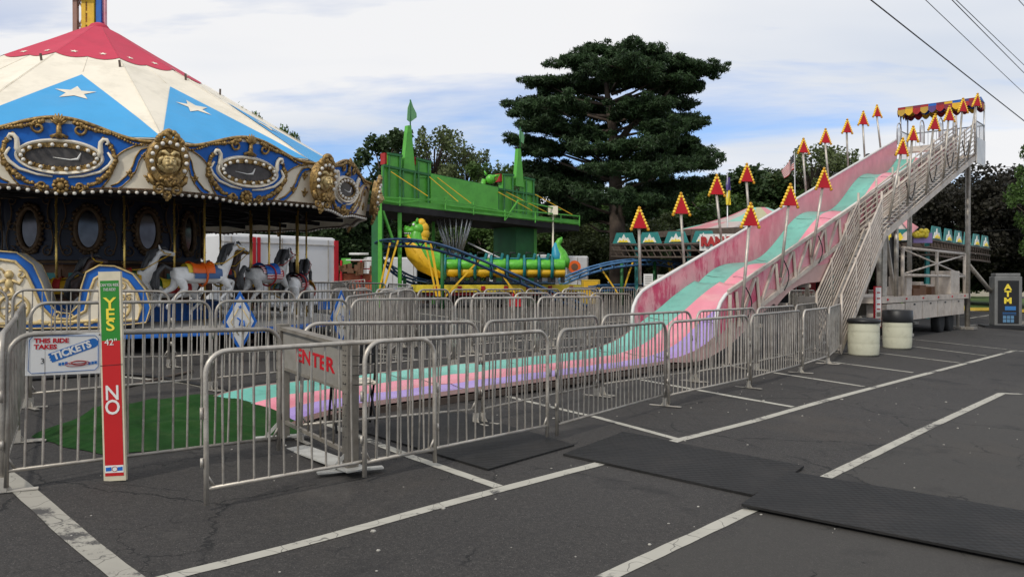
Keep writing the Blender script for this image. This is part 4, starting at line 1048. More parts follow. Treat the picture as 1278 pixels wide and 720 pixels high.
def place_horses():
    def spot(a, r, z):
        return (CC.x+r*math.cos(R(a)), CC.y+r*math.sin(R(a)), z)
    M_flag = pmat('striped_red_white_blue', (0.5, 0.05, 0.06), 0.4)
    t = M_flag.node_tree; w = N(t, 'ShaderNodeTexWave', wave_type='BANDS', bands_direction='Z'); tc = N(t, 'ShaderNodeTexCoord'); t.links.new(tc.outputs['Object'], w.inputs['Vector']); w.inputs['Scale'].default_value = 7; w.inputs['Distortion'].default_value = 3
    rp = N(t, 'ShaderNodeValToRGB'); rp.color_ramp.interpolation = 'CONSTANT'; rp.color_ramp.elements[0].color = (.5, .03, .05, 1); rp.color_ramp.elements[1].color = (.7, .68, .65, 1); rp.color_ramp.elements[1].position = .5; t.links.new(w.outputs[0], rp.inputs[0]); t.links.new(rp.outputs[0], t.nodes['Principled BSDF'].inputs['Base Color'])
    M_hteal = pmat('blue_grey_enamel', (0.07, 0.14, 0.30), 0.4)
    L = [(-41.5, 4.25, 1.66, 0, M_horse, M_orange, M_hteal, M_ylt, M_mane, None, 'white carousel horse with an orange saddle over blue and yellow cloths'),
         (-21, 4.2, 1.66, 1, M_hgrey, M_blue, M_flag, M_flag, M_mane, M_redd, 'grey carousel horse, head bowed, with a red and white striped blue-seated saddle'),
         (-3, 4.15, 1.50, 1, M_horse, M_navy, M_flag, M_flag, M_mane, M_redd, 'small white carousel horse with black mane and flag-striped saddle, by the edge'),
         (13, 4.15, 1.35, 1, M_horse, M_ylt, M_ylt, M_redd, M_mane, M_redd, 'white carousel horse with a yellow saddle cloth, seen from behind at the platform tip'),
         (-58, 3.55, 1.55, 0, M_horse, M_redd, M_dgreen, M_orange, M_mane, M_yel, 'inner white carousel horse with a dark red saddle, tail toward the chariot'),
         (-76, 3.2, 1.40, 0, M_hdark, M_redd, M_yel, M_teal, M_mane, M_yel, 'dark carousel horse close to the drum behind the chariot front'),
         (-42, 3.2, 1.40, 1, M_horse, M_ylt, M_redd, M_dgreen, M_hdark, M_redd, 'inner white carousel horse low on its pole behind the orange-saddled one'),
         (-22, 3.1, 1.65, 0, M_hdark, M_redd, M_navy, M_yel, M_hdark, M_yel, 'dark brown inner carousel horse, its back high above the grey one'),
         (0, 3.1, 1.40, 1, M_hdark, M_orange, M_navy, M_yel, M_mane, M_yel, 'brown inner carousel horse with an orange saddle'),
         (24, 4.0, 1.5, 0, M_hgrey, M_redd, M_navy, M_yel, M_mane, M_yel, 'grey carousel horse on the far side in front of the white box trailer'),
         (44, 4.1, 1.35, 0, M_horse, M_teal, M_redd, M_yel, M_hdark, M_yel, 'white carousel horse with a teal saddle on the far side'),
         (20, 3.0, 1.35, 1, M_horse, M_navy, M_redd, M_yel, M_hdark, M_yel, 'white inner carousel horse on the far side with a navy saddle')]
    for (a, r, z, var, body, sad, blk, ch, mane, strap, lab) in L:
        make_horse(var, body, sad, blk, ch, mane, strap, lab, spot(a, r, z), R(a+90), 3.12)
place_horses()
def chariot():
    a = R(-68); r = 4.15
    o = empty('carousel_chariot', (CC.x+r*math.cos(a), CC.y+r*math.sin(a), 0.80), a+R(90), 'blue and white carousel chariot with gilt cherub scrolls and two curved seat backs', 'chariot')
    # local: x forward along the ride, -y outward
    side = [(-1.15, .10), (-1.30, .45), (-1.34, .80), (-1.25, 1.08), (-1.02, 1.22), (-.74, 1.20), (-.52, 1.02), (-.40, .72), (-.32, .44), (-.20, .28), (-.02, .26), (.10, .40), (.13, .66), (.20, .90), (.38, 1.01), (.60, 1.00), (.86, .88), (1.05, .62), (1.12, .34), (1.05, .10), (.4, .04), (-.6, .04)]
    for yy, s in ((-.36, -1), (.36, 1)):
        m = MB(); m.prism(side, (0, yy+.02, 0), (1, 0, 0), (0, 0, 1), .04); m.build('side_panel', M_blue, o); pan = o.children[-1]
        inner = [(-.2+(x+.2)*.80-.10*(1 if x < 0 else -1)*0, .08+z*.86) for x, z in side]
        c = Vector((sum(p[0] for p in side)/len(side), 0))
        A = [(-1.08, .12), (-1.16, .45), (-1.18, .78), (-1.10, .99), (-.96, 1.09), (-.76, 1.06), (-.62, .90), (-.52, .66), (-.42, .38), (-.26, .19), (-.02, .17), (.19, .30), (.25, .60), (.32, .80), (.44, .88), (.58, .87), (.78, .77), (.92, .56), (.98, .34), (.93, .14)]
        m = MB(); m.prism(A, (0, yy+.02+s*.012, 0), (1, 0, 0), (0, 0, 1), .04); ip = m.build('white_inlay', M_cream, pan)
        g = MB(); y = yy+s*.042
        g.tube([(x, y, z) for x, z in A], .026, 6, True)
        g.tube([(x, y+s*-.005, z) for x, z in side], .014, 5, True)
        rn = random.Random(3+s)
        for wx in (-.78, .62):
            g.tube([(wx+.20*math.cos(t), y, .36+.20*math.sin(t)) for t in [k*math.pi/10 for k in range(20)]], .024, 6, True)
            for k in range(8): t = k*math.pi/4; g.tube([(wx, y, .36), (wx+.19*math.cos(t), y, .36+.19*math.sin(t))], .010, 5)
            g.sph((wx, y, .36), .045, 8, 6)
        for (cx, cz, rr, d, st) in ((-1.0, .88, .10, 1, 0), (-.68, .86, .07, -1, 2), (-1.0, .62, .07, -1, 1), (.42, .70, .075, 1, 0), (.70, .68, .07, -1, 2), (.42, .52, .05, 1, 1), (.80, .50, .06, 1, 1), (-.2, .24, .06, 1, 0), (.0, .22, .05, -1, 0)):
            c = []
            for q in range(16):
                t = q/15; q2 = rr*(1-t*.8); an = st+d*t*7; c.append((cx+q2*math.cos(an), y, cz+q2*math.sin(an)))
            g.tube(c, .016, 5)
        # cherub relief
        g.sph((-.84, y, .86), (.065, .05, .07), 8, 6); g.sph((-.84, y, .72), (.06, .045, .09), 8, 6); g.tube([(-.80, y, .78), (-.70, y, .72), (-.66, y, .80)], [.026, .022, .016], 6); g.tube([(-.88, y, .78), (-.97, y, .74), (-.99, y, .67)], [.026, .022, .016], 6)
        g.tube([(-.82, y, .66), (-.78, y, .56), (-.84, y, .48)], [.036, .028, .016], 6); g.tube([(-.87, y, .66), (-.92, y, .57), (-.88, y, .50)], [.034, .026, .016], 6)
        g.sph((.58, y, .76), (.06, .03, .04), 8, 5); g.sph((.60, y, .62), (.075, .03, .045), 8, 5)
        for k in range(14): g.sph((-.5+k*.07, y, .12+.03*math.sin(k*1.7)), (.04, .02, .025), 6, 4)
        g.build('gilt_relief', M_pgold, pan)
    bk = [(-1.34, .80), (-1.25, 1.08), (-1.02, 1.22), (-.74, 1.20), (-.52, 1.02), (-.40, .72), (-.32, .44)]
    m = MB()
    def sw(P, w):
        k = len(P)-1
        m.grid(lambda u, v: Vector((P[int(round(u*k))][0], -w+2*w*v, P[int(round(u*k))][1])), k, 6); m.grid(lambda u, v: Vector((P[int(round(u*k))][0], -w+2*w*v, P[int(round(u*k))][1]-.03)), k, 6, flip=True)
    sw(bk, .36); m.build('rear_seat_back', M_white, o)
    m = MB(); sw([(.13, .66), (.20, .90), (.38, 1.01), (.60, 1.00), (.86, .88), (1.05, .62), (1.12, .34)], .36); m.build('front_seat_back', M_white, o)
    m = MB(); m.box((-.62, 0, .38), (.5, .68, .08)); m.box((.42, 0, .38), (.5, .68, .08)); m.box((-.1, 0, .06), (2.0, .7, .06)); m.build('bench', M_navy, o)
chariot()
def diamonds():
    G = 'blue and white diamond signs tied to the carousel barriers'
    labs = {3: 'large white diamond sign with blue border and faint blue figures, facing the viewer', 4: 'narrow diamond sign seen at a slant behind the enter gate', 5: 'diamond sign seen edge-on beyond the narrow one'}
    for i in (3, 4, 5):
        a, b = RING[i], RING[i+1]
        if i == 3: pass
        p = (a+b)/2; d = (b-a).normalized(); n = Vector((d.y, -d.x)); z = ground_z(p.x, p.y)
        if n.dot(p-CC.xy) < 0: n = -n
        o = empty('diamond_sign', (p.x+n.x*.05, p.y+n.y*.05, z+.62), math.atan2(d.y, d.x), labs[i], 'diamond sign', G)
        m = MB(); Dm = [(-.27, 0), (0, -.46), (.27, 0), (0, .46)]; m.prism(Dm, (0, 0, 0), (1, 0, 0), (0, 0, 1), .015); m.build('back_board', M_blue, o)
        m = MB(); m.prism([(x*.80, z_*.84) for x, z_ in Dm], (0, -.004, 0), (1, 0, 0), (0, 0, 1), .015); m.build('white_face', M_white, o)
        m = MB()
        for sx in (-1, 1): m.tube([(sx*.03, -.022, .20), (sx*.15, -.022, .0), (sx*.03, -.022, -.20)], .008, 4)
        m.build('gold_chevron', M_pgold, o)
        m = MB(); m.tube([(-.05, -.022, .06), (0, -.022, .02), (-.02, -.022, -.06)], .012, 5); m.tube([(.02, -.022, -.04), (.07, -.022, -.07), (.05, -.022, .02)], .011, 5)
        for k in range(5): an = math.pi/2+k*math.pi*.4; m.tube([(0, -.022, .22), (.03*math.cos(an), -.022, .22+.03*math.sin(an))], .007, 4)
        m.build('blue_figure', M_blue, o)
diamonds()
# ---------------------------------------------------------------- giant slide
SW = 1.75
def interp(tab, s):
    if s <= tab[0][0]: return tab[0][1]
    for (a, x), (b, y) in zip(tab[:-1], tab[1:]):
        if s <= b: t = (s-a)/(b-a); t2 = t*t*(3-2*t); return x+(y-x)*(t if True else t2)
    return tab[-1][1]
def rail_z(s): return 1.40+0.318*(s-9.1)
def surf_z(s):
    if s < 11.0:
        T = [(-0.25, .14), (0.0, .20), (.5, .25), (6.6, .25), (7.0, .265), (7.4, .30), (7.8, .36), (8.2, .46), (8.6, .62), (9.0, .78), (9.5, .97), (10.0, 1.19), (10.5, 1.38), (11.0, 1.545)]
        return interp(T, s)
    return rail_z(s)-(0.68-0.21*math.cos(2*math.pi*(s-11.75)/4.72))
STOP = 24.75
def build_slide():
    sl = empty('giant_slide', (N0.x, N0.y, ground_z(N0.x, N0.y)), 0, 'tall striped fun slide in pink, turquoise and purple with a railed stair and arrow lights', 'giant slide')
    off = Vector(sl.location)
    tilt = 0.055
    lanes = [(0.0, 0.44, M_purps, 'purple_lane'), (0.44, 1.02, M_pinks, 'pink_lane'), (1.02, SW, M_teals, 'turquoise_lane')]
    ss = []; s = -0.25
    while s < STOP: ss.append(s); s += 0.12 if s < 12 else 0.2
    ss.append(STOP); ns = len(ss)-1
    for (w0, w1, mt, nm) in lanes:
        m = MB(off)
        def fn(u, v):
            s = ss[int(round(u*ns))]; bl = max(0, min(1, (s-6.0)/3.0)); rm = lambda w: {0.44: .44+.12*bl, 1.02: 1.02+.14*bl}.get(w, w)
            w = rm(w0)+(rm(w1)-rm(w0))*v; dip = -0.035*math.sin(math.pi*v)+0.012*math.cos(v*math.pi*4)*0.4
            rip = 0.006*math.sin(s*7) if s < 7 else 0
            st = max(0, .0-s)*0.12
            return SP(s, w, surf_z(s)+tilt*w/SW+dip+rip-st)
        m.grid(fn, ns, 8, flip=False); m.build(nm, mt, sl)
    # skirts: runout frame and end roll
    m = MB(off)
    for w in (-0.03, SW+0.03):
        prev = None
        vs = []
        for s in ss:
            z = surf_z(s)+tilt*w/SW; vs += [SP(s, w, z+0.012), SP(s, w, z-(0.035+max(0, min(1, (s-7)/2))*.36))]
        k = len(ss); m.add(vs, [(2*i, 2*i+2, 2*i+3, 2*i+1) for i in range(k-1)], True)
        vs = [v+V*(0.03 if w < 0 else -0.03) for v in vs]; m.add(vs, [(2*i+1, 2*i+3, 2*i+2, 2*i) for i in range(k-1)], True)
    m.build('side_skirt', pmat('pale_pink_fibreglass', (0.62, 0.40, 0.36), 0.6, 0, 0.1, 2, 0, (0.5, 0.25, 0.24), 0.5, 1.5), sl)
    m = MB(off)
    for s in np.arange(.35, 7.5, 0.55):
        for w in (0.04, SW-0.04):
            p = SP(s, w); g = ground_z(p.x, p.y); m.box((p.x, p.y, (g+surf_z(s)+tilt*w/SW-.07)/2+.0), (0.09, 0.09, max(.05, surf_z(s)+tilt*w/SW-.06-g)), rz=R(48))
    for w in (0.0, SW): m.bar(SP(.2, w, surf_z(1)-.10+tilt*w/SW), SP(8.0, w, surf_z(1)-.10+tilt*w/SW), 0.06, 0.07)
    for s in np.arange(.4, 8.5, .55): m.bar(SP(s, 0, .15), SP(s, SW, .20), .05, .06)
    m.build('runout_frame', M_rust, sl)
    # walls with curved lower ends and white cap rails
    def wall(w, side):
        tops = [(8.52, .62+.06), (8.50, .80), (8.56, 1.02), (8.68, 1.18), (8.86, 1.31), (9.1, 1.41)]
        S_ = [8.52, 8.56, 8.68, 8.86, 9.1, 9.4]+list(np.arange(9.8, STOP, 0.3))+[STOP]
        def zt(s):
            T = [(8.50, .80), (8.56, 1.02), (8.68, 1.18), (8.86, 1.31), (9.1, 1.40)]
            return interp(T, s) if s < 9.1 else rail_z(s)
        m = MB(off); k = len(S_)
        for o2, fl in ((0.0, side > 0), (0.035*side, side < 0)):
            vs = []
            for s in S_:
                for j in range(5):
                    z0 = surf_z(s)+tilt*w/SW-0.03; z1 = zt(s)+tilt*w/SW; vs.append(SP(s, w+o2+0.03*side*(1-j/4)*0, z0+(z1-z0)*j/4))
            fs = []
            for i in range(k-1):
                for j in range(4):
                    q = (i*5+j, (i+1)*5+j, (i+1)*5+j+1, i*5+j+1); fs.append(q if fl else q[::-1])
            m.add(vs, fs, True)
        wl = m.build('side_wall', M_wallp, sl)
        c = MB(off); P = [SP(8.50, w+.017*side, surf_z(8.5)+tilt*w/SW-.1)]+[SP(s, w+.017*side, zt(s)+tilt*w/SW) for s in S_]; c.tube(P, .034, 6); c.build('cap_rail', M_white, wl)
    wall(0.0, -1); wall(SW, 1)
    # dark seam lines across the chute
    m = MB(off)
    for s in (2.4, 4.8, 7.2, 9.05, 11.4, 13.85, 16.2, 18.6, 21.0, 23.3):
        for (w0, w1) in ((0.01, .44), (.44, 1.02), (1.02, SW-.01)):
            P = [SP(s, w0+(w1-w0)*k/6, surf_z(s)+tilt*(w0+(w1-w0)*k/6)/SW-.035*math.sin(math.pi*k/6)+.002) for k in range(7)]
            m.tube(P, .005 if s > 7 else .004, 4)
    m.build('joint_seam', M_rust, sl)
    # steel truss on both sides
    for w in (-.06, SW+.07):
        m = MB(off)
        ch = lambda s: rail_z(s)-0.66+tilt*w/SW
        m.bar(SP(10.2, w, ch(10.2)), SP(STOP+.1, w, ch(STOP+.1)), .06, .09); m.bar(SP(8.9, w, rail_z(9.2)-.06), SP(STOP, w, rail_z(STOP)-.07), .05, .07)
        s = 9.2; up = True
        m.bar(SP(8.95, w, rail_z(9)-.05), SP(8.95, w, ground_z(SP(8.95, w).x, SP(8.95, w).y)), .06)
        while s < STOP-.7:
            m.bar(SP(s, w, rail_z(s)-.06), SP(s+.12, w, ch(s) if s > 10 else rail_z(s)-.7), .055, .07)
            m.bar(SP(s+.12, w, ch(s) if s > 10 else rail_z(s)-.7), SP(s+.78, w, rail_z(s+.78)-.06), .045, .055); s += .86
        m.build('side_truss', M_steel, sl)
    m = MB(off)
    for s in np.arange(10.3, STOP, 1.2): m.bar(SP(s, -.06, rail_z(s)-1.08), SP(s, SW+.07, rail_z(s)-1.04), .05, .07)
    m.build('cross_beam', M_steel, sl)
    # stair: lower steep flight, upper flight, railings
    wi, wo = -.08, -.62
    lo = lambda s: 0.0+(s-12.9)*0.925; upz = lambda s: 2.78+(s-15.95)*0.320
    m = MB(off)
    for w in (wi-.02, wo): m.bar(SP(12.88, w, lo(12.92)+.02), SP(15.98, w, lo(15.95)), .045, .15); m.bar(SP(15.95, w, 2.72), SP(24.8, w, upz(24.8)-.05), .045, .15)
    m.build('stringer', M_steel, sl)
    m = MB(off)
    n = 14
    for i in range(1, n): s = 12.95+3.0*i/n; m.bar(SP(s, wi-.03, lo(s)-.02), SP(s, wo+.02, lo(s)-.02), .17, .03)
    for i in range(28): s = 16.0+8.7*(i+.5)/28; m.bar(SP(s, wi-.03, upz(s)-.02), SP(s, wo+.02, upz(s)-.02), .24, .03)
    m.build('step', M_alu, sl)
    for nm, w in (('inner_railing', wi), ('outer_railing', wo)):
        m = MB(off); t = .022
        for k in range(8):
            h = .14+.135*k; m.tube([SP(12.98+.0*k, w, lo(12.98)+h+.12), SP(15.60, w, lo(15.60)+h*.9+.05)], .021 if k < 7 else .026, 6)
            m.tube([SP(15.60, w, lo(15.60)+h*.9+.05), SP(24.7, w, upz(24.7)+h)], .021 if k < 7 else .026, 6)
        for s in (12.98, 13.85, 14.75, 15.60): m.tube([SP(s, w, lo(s)-.02), SP(s, w, lo(s)+1.22)], .028, 6)
        for s in np.arange(16.9, 24.8, 1.3): m.tube([SP(s, w, upz(s)-.05), SP(s, w, upz(s)+1.12)], .026, 6)
        m.tube([SP(24.7, w, upz(24.7)-.1), SP(24.7, w, upz(24.7)+1.4)], .028, 6)
        m.build(nm, M_steel, sl)
    m = MB(off)
    for s0 in (17.4, 19.4, 21.2, 23.0):
        P = [SP(s0+.5*k/8*1.6, wo-.03, upz(s0+.8*k/8)+.85-1.0*math.sin(math.pi*k/8*.9)*.55) for k in range(9)]; m.tube(P, .014, 5)
    for s0 in (9.5, 11.2, 13.0): m.tube([SP(s0+.25*math.sin(k*.5), -.11, rail_z(s0)-.08-.10*k) for k in range(7)], .012, 5)
    m.build('wiring', M_black, sl)
    # top platform
    ft = upz(24.8)+.0
    ft = 5.62
    m = MB(off); m.bar(SP(24.7, .56, ft), SP(26.1, .56, ft), 2.40, .08); m.bar(SP(24.7, .9, ft+.3), SP(25.2, .9, ft+.55), 1.72, .06); m.build('platform', M_steel, sl)
    m = MB(off); P4 = [SP(24.85, wo-.04, ft-.22), SP(26.0, wo-.04, ft-.22), SP(26.0, wo-.04, ft+.62), SP(24.85, wo-.04, ft+.62)]
    m.add(P4+[p+V*.03 for p in P4], [(0, 1, 2, 3), (7, 6, 5, 4), (0, 4, 5, 1), (1, 5, 6, 2), (2, 6, 7, 3), (3, 7, 4, 0)]); m.build('side_panel', M_white, sl)
    m = MB(off)
    post = [(24.85, wo), (26.0, wo), (25.2, SW+.02), (26.0, SW+.02)]
    for s, w in post: m.tube([SP(s, w, ft), SP(s, w, 7.52)], .026, 6)
    for (a, b) in (((24.85, wo), (26.0, wo)), ((26.0, wo), (26.0, SW+.02)), ((26.0, SW+.02), (25.2, SW+.02))):
        n = 14 if a[0] == b[0] or True else 8
        for h in (ft+.12, ft+1.15): m.tube([SP(*a, h), SP(*b, h)], .022, 6)
        d = math.hypot(a[0]-b[0], a[1]-b[1]); n = int(d/.13)
        for k in range(1, n): s = a[0]+(b[0]-a[0])*k/n; w = a[1]+(b[1]-a[1])*k/n; m.tube([SP(s, w, ft+.12), SP(s, w, ft+1.15)], .009, 5, cap=False)
    m.build('platform_railing', M_alu, sl)
    m = MB(off)                                       # hooped dividers at the top of each lane
    for w in (0.02, .44, 1.02, SW):
        P = [SP(24.75, w, 6.25)]
        for k in range(9): a = math.pi*k/8; P.append(SP(24.98-.24*math.cos(a), w, 6.75+.26*math.sin(a)))
        P.append(SP(25.22, w, 6.25)); m.tube(P, .02, 6)
        for k in range(1, 6): s = 24.75+.47*k/6; m.tube([SP(s, w, 6.25), SP(s, w, 6.85)], .006, 4)
    m.build('lane_divider', M_alu, sl)
    # scalloped awning
    cv = MB(off); h0 = 7.52
    A = SP(25.0, wo+.0), SP(26.1, wo+.0), SP(26.1, SW+.06), SP(25.0, SW+.06)
    def z(p, h): return Vector((p.x, p.y, h))
    cv.add([z(A[0], h0+.02), z(A[1], h0+.02), z(A[2], h0+.02), z(A[3], h0+.02), z((A[0]+A[1])/2, h0+.14), z((A[2]+A[3])/2, h0+.14)], [(0, 4, 5, 3), (1, 2, 5, 4), (0, 1, 4), (2, 3, 5)])
    cvo = cv.build('awning_roof', M_blue, sl)
    cs = [M_yel, M_redd, M_blue, pmat('ochre_valance', (.45, .28, .04), .6), pmat('maroon_valance', (.22, .02, .05), .6), pmat('violet_valance', (.09, .05, .18), .6)]
    fr = {i: MB(off) for i in range(6)}; rn = random.Random(5)
    for (p, q) in ((A[3], A[0]), (A[0], A[1]), (A[1], A[2]), (A[2], A[3])):
        L = (q-p).length; n = max(4, int(L/.24)); d = (q-p)/n; nn = Vector((0, 0, 1)).cross(d).normalized()
        for row, (hh, ofs, ln) in enumerate(((h0+.03, 0, .16), (h0-.06, .5, .22))):
            for k in range(n):
                c = fr[(k*2+row*3+rn.randint(0, 1)) % 6]; a0 = p+d*k; pts = [a0+Vector((0, 0, hh)), a0+d+Vector((0, 0, hh))]
                for j in range(7): t = 1-j/6; pts.append(a0+d*t+Vector((0, 0, hh-ln*.55-ln*.45*math.sin(math.pi*t))))
                sft = nn*(.012 if row == 0 else -.012); pts = [Vector((x.x, x.y, x.z))+sft for x in pts]
                c.add(pts, [tuple(range(len(pts)))]); c.add([x+nn*.004 for x in pts], [tuple(range(len(pts)-1, -1, -1))])
    for i in range(6): fr[i].build('scalloped_valance', cs[i], cvo)
    # supports
    m = MB(off)
    for s, w, r_ in ((26.2, -.1, .055), (26.2, SW, .055)): p = SP(s, w); m.tube([(p.x, p.y, ground_z(p.x, p.y)+.05), (p.x, p.y, ft)], r_+.03, 8); m.box((p.x, p.y, ground_z(p.x, p.y)+.05), (.5, .5, .09), rz=R(48))
    for w in (-.06, SW+.07): p = SP(17.2, w); m.tube([(p.x, p.y, 1.1), (p.x, p.y, rail_z(17.2)-.7)], .06, 8); p = SP(18.6, w); m.tube([(p.x, p.y, 1.1), (p.x, p.y, rail_z(18.6)-.7)], .06, 8)
    p = SP(26.3, -.1); q = at(1268, 404, 31.5); m.tube([(p.x, p.y, 2.15), (q.x, q.y, ground_z(q.x, q.y)+.16)], .07, 8); m.box((q.x, q.y, ground_z(q.x, q.y)+.07), (1.5, .4, .14))
    m.build('support_post', M_galv, sl)
    m = MB(off); p = SP(21.3, .8); m.tube([(p.x, p.y, 1.1), (p.x, p.y, 2.9)], .13, 12); m.build('hydraulic_cylinder', M_black, sl)
    m = MB(off); m.tube([(p.x, p.y, 2.9), (p.x, p.y, rail_z(21.3)-.75)], .085, 12); m.build('hydraulic_rod', M_alu, sl)
    # arrow lights
    FAR = [((799, 352), (797.5, 285), (797, 263)), ((854, 333), (849.5, 267), (849, 245)), ((901, 305), (893.5, 243), (893.5, 222)), ((936, 285), (931, 227), (931, 208)), ((1006, 246), (1001.5, 191), (1001.5, 176)), ((1034, 228), (1029, 179), (1029, 164)), ((1058, 213), (1056, 166), (1056, 152)), ((1079, 201), (1076, 156), (1076, 142)), ((1099, 188), (1093.5, 146), (1093, 134))]
    NEAR = [((925, 385), (935, 282), (935.5, 258)), ((974, 331), (984, 257), (985, 234)), ((1013, 306), (1026.5, 235), (1027, 214)), ((1109, 262), (1124, 193), (1125, 176)), ((1132, 245), (1137.5, 176), (1138, 161)), ((1155, 232), (1164, 162), (1165, 146)), ((1177, 212), (1183, 151), (1183, 136)), ((1194, 203), (1200, 140), (1200, 126)), ((1207, 190), (1217, 133), (1218, 120))]
    for row, w in ((FAR, SW+.06), (NEAR, -.10)):
        for i, (f, b_, t_) in enumerate(row):
            # solve s from the foot pixel column on the line w
            ww = w if not (row is NEAR and i > 2) else -.66
            tt = (f[0]-CX)/F; x0 = N0+V*ww; s = (tt*x0.y-x0.x)/(U.x-tt*U.y); D = x0.y+s*U.y
            pf = at(f[0], f[1], D); pb = at(b_[0], b_[1], D); pt = at(t_[0], t_[1], D); zr_ = pf.z
            m = MB(off); m.tube([pf-Vector((0, 0, .25 if row is NEAR else .05)), pb+(pt-pb)*.2], .030, 7); po = m.build('arrow_light', M_galv, sl)
            h = max(.30, (pt-pb).length*1.02); hw = h*.43; ax = Vector((1, .0, 0)); 
            nrm = Vector((.25, -1, 0)).normalized(); ax = Vector((0, 0, 1)).cross(-nrm).normalized(); ay = (pt-pb).normalized()
            if ax.x < 0: ax = -ax
            m = MB(off); m.prism([(-hw, 0), (hw, 0), (.0, h)], pb-nrm*.0, ax, ay, .05); m.build('arrow_sign', M_red, po); ar = po.children[-1]
            m = MB(off); rb = .036
            nfr = ax.cross(ay).normalized()
            for (p, q, n) in (((-hw, 0), (0, h), 7), ((hw, 0), (0, h), 7), ((-hw, 0), (hw, 0), 4)):
                for k in range(n+1):
                    x = p[0]+(q[0]-p[0])*k/n; y = p[1]+(q[1]-p[1])*k/n
                    cx_, cy_ = x*1.17, h*.36+(y-h*.36)*1.17
                    if n == 4 and 0 < k < n: continue
                    m.sph(pb+ax*cx_+ay*cy_+nfr*.03, rb, 7, 5)
            m.build('bulb_trim', M_bulb, po)
    # thin wave guide wire is left out: nothing visible of it
    return sl
slide = build_slide()
def slide_trailer():
    g = ground_z(13, 23); o = empty('slide_trailer', tuple(SP(22, .9, g)), 0, 'grey flatbed trailer under the slide with tool lockers and an X-braced frame', 'trailer'); off = Vector(o.location)
    m = MB(off); m.bar(SP(16.9, .9, 1.08), SP(26.4, .9, 1.08), 2.1, .16); m.build('flatbed', M_steel, o)
    m = MB(off)
    for k in range(4): m.bar(SP(19.2+1.62*k, -.10, .74), SP(19.2+1.62*k+1.56, -.10, .74), .06, .50); m.bar(SP(19.2+1.62*k, 1.9, .74), SP(19.2+1.62*k+1.56, 1.9, .74), .06, .50)
    m.bar(SP(17.2, .0, .80), SP(18.7, .0, .80), .5, .34); lk = m.build('locker', M_steel, o)
    m = MB(off)
    for k in range(4): m.bar(SP(19.25+1.62*k+.7, -.14, .92), SP(19.25+1.62*k+.82, -.14, .92), .02, .04)
    m.build('handle', M_black, lk)
    for s in (23.4, 24.5):
        for w in (.12, 1.68):
            p = SP(s, w, g+.40); M = Matrix.Rotation(math.atan2(V.y, V.x), 3, 'Z') @ Matrix.Rotation(R(90), 3, 'Y')
            m = MB(off); m.lathe(p, [(.26, -.12), (.38, -.11), (.40, -.06), (.40, .06), (.38, .11), (.26, .12)], 20, M); tw = m.build('tyre', M_tyre, o)
            m = MB(off); m.lathe(p, [(.0, -.07), (.20, -.08), (.25, -.10), (.25, .10), (.20, .08), (.0, .07)], 16, M, cap=False); m.build('rim', M_alu, tw)
    m = MB(off)
    m.tube([SP(19.2, -.05, 2.50), SP(26.0, -.05, 2.50)], .045, 6); m.tube([SP(19.2, -.05, 1.74), SP(26.0, -.05, 1.74)], .045, 6)
    m.tube([SP(19.3, -.05, 2.45), SP(25.9, -.05, 1.78)], .028, 6); m.tube([SP(19.3, -.05, 1.78), SP(25.9, -.05, 2.45)], .028, 6)
    for s in (19.2, 22.6, 26.0): m.tube([SP(s, -.05, 1.15), SP(s, -.05, 2.52)], .05, 6)
    m.build('braced_frame', M_steel, o)
    m = MB(off); rn = random.Random(2)
    for (s, w, a, b, c) in ((20.2, .3, .5, .5, .55), (21.0, .6, .3, .6, .25), (24.6, .2, 1.1, .6, .75), (23.2, .5, .7, .5, .32), (22.2, .4, .3, .3, .4)): m.box(SP(s, w, 1.16+c/2), (a, b, c), rz=R(48))
    m.build('machine_box', M_steel, o, bevel=.02)
    m = MB(off)
    for (s, w, h) in ((21.6, .2, .3), (22.8, .2, .25), (20.6, .1, .2)): m.box(SP(s, w, 1.16+h/2), (.3, .3, h), rz=R(30)); 
    m.build('wooden_block', M_brown, o)
    m = MB(off)
    for k in range(6): m.box(SP(17.6+1.6*k, -.16, 1.09), (.10, .02, .05), rz=R(48))
    m.build('red_reflector', M_red, o)
    m = MB(off)
    for s in (18.2, 20.0, 25.8): p = SP(s, .1); gg = ground_z(p.x, p.y); m.tube([(p.x, p.y, gg+.04), (p.x, p.y, 1.0)], .05, 8); m.box((p.x, p.y, gg+.05), (.35, .35, .08), rz=.8); 
    m.bar(SP(18.1, .1, 3.2), SP(19.0, .1, 1.2), .08); m.bar(SP(18.1, .1, 3.8), SP(18.1, .1, 1.1), .12)
    m.build('jack_leg', M_galv, o)
slide_trailer()
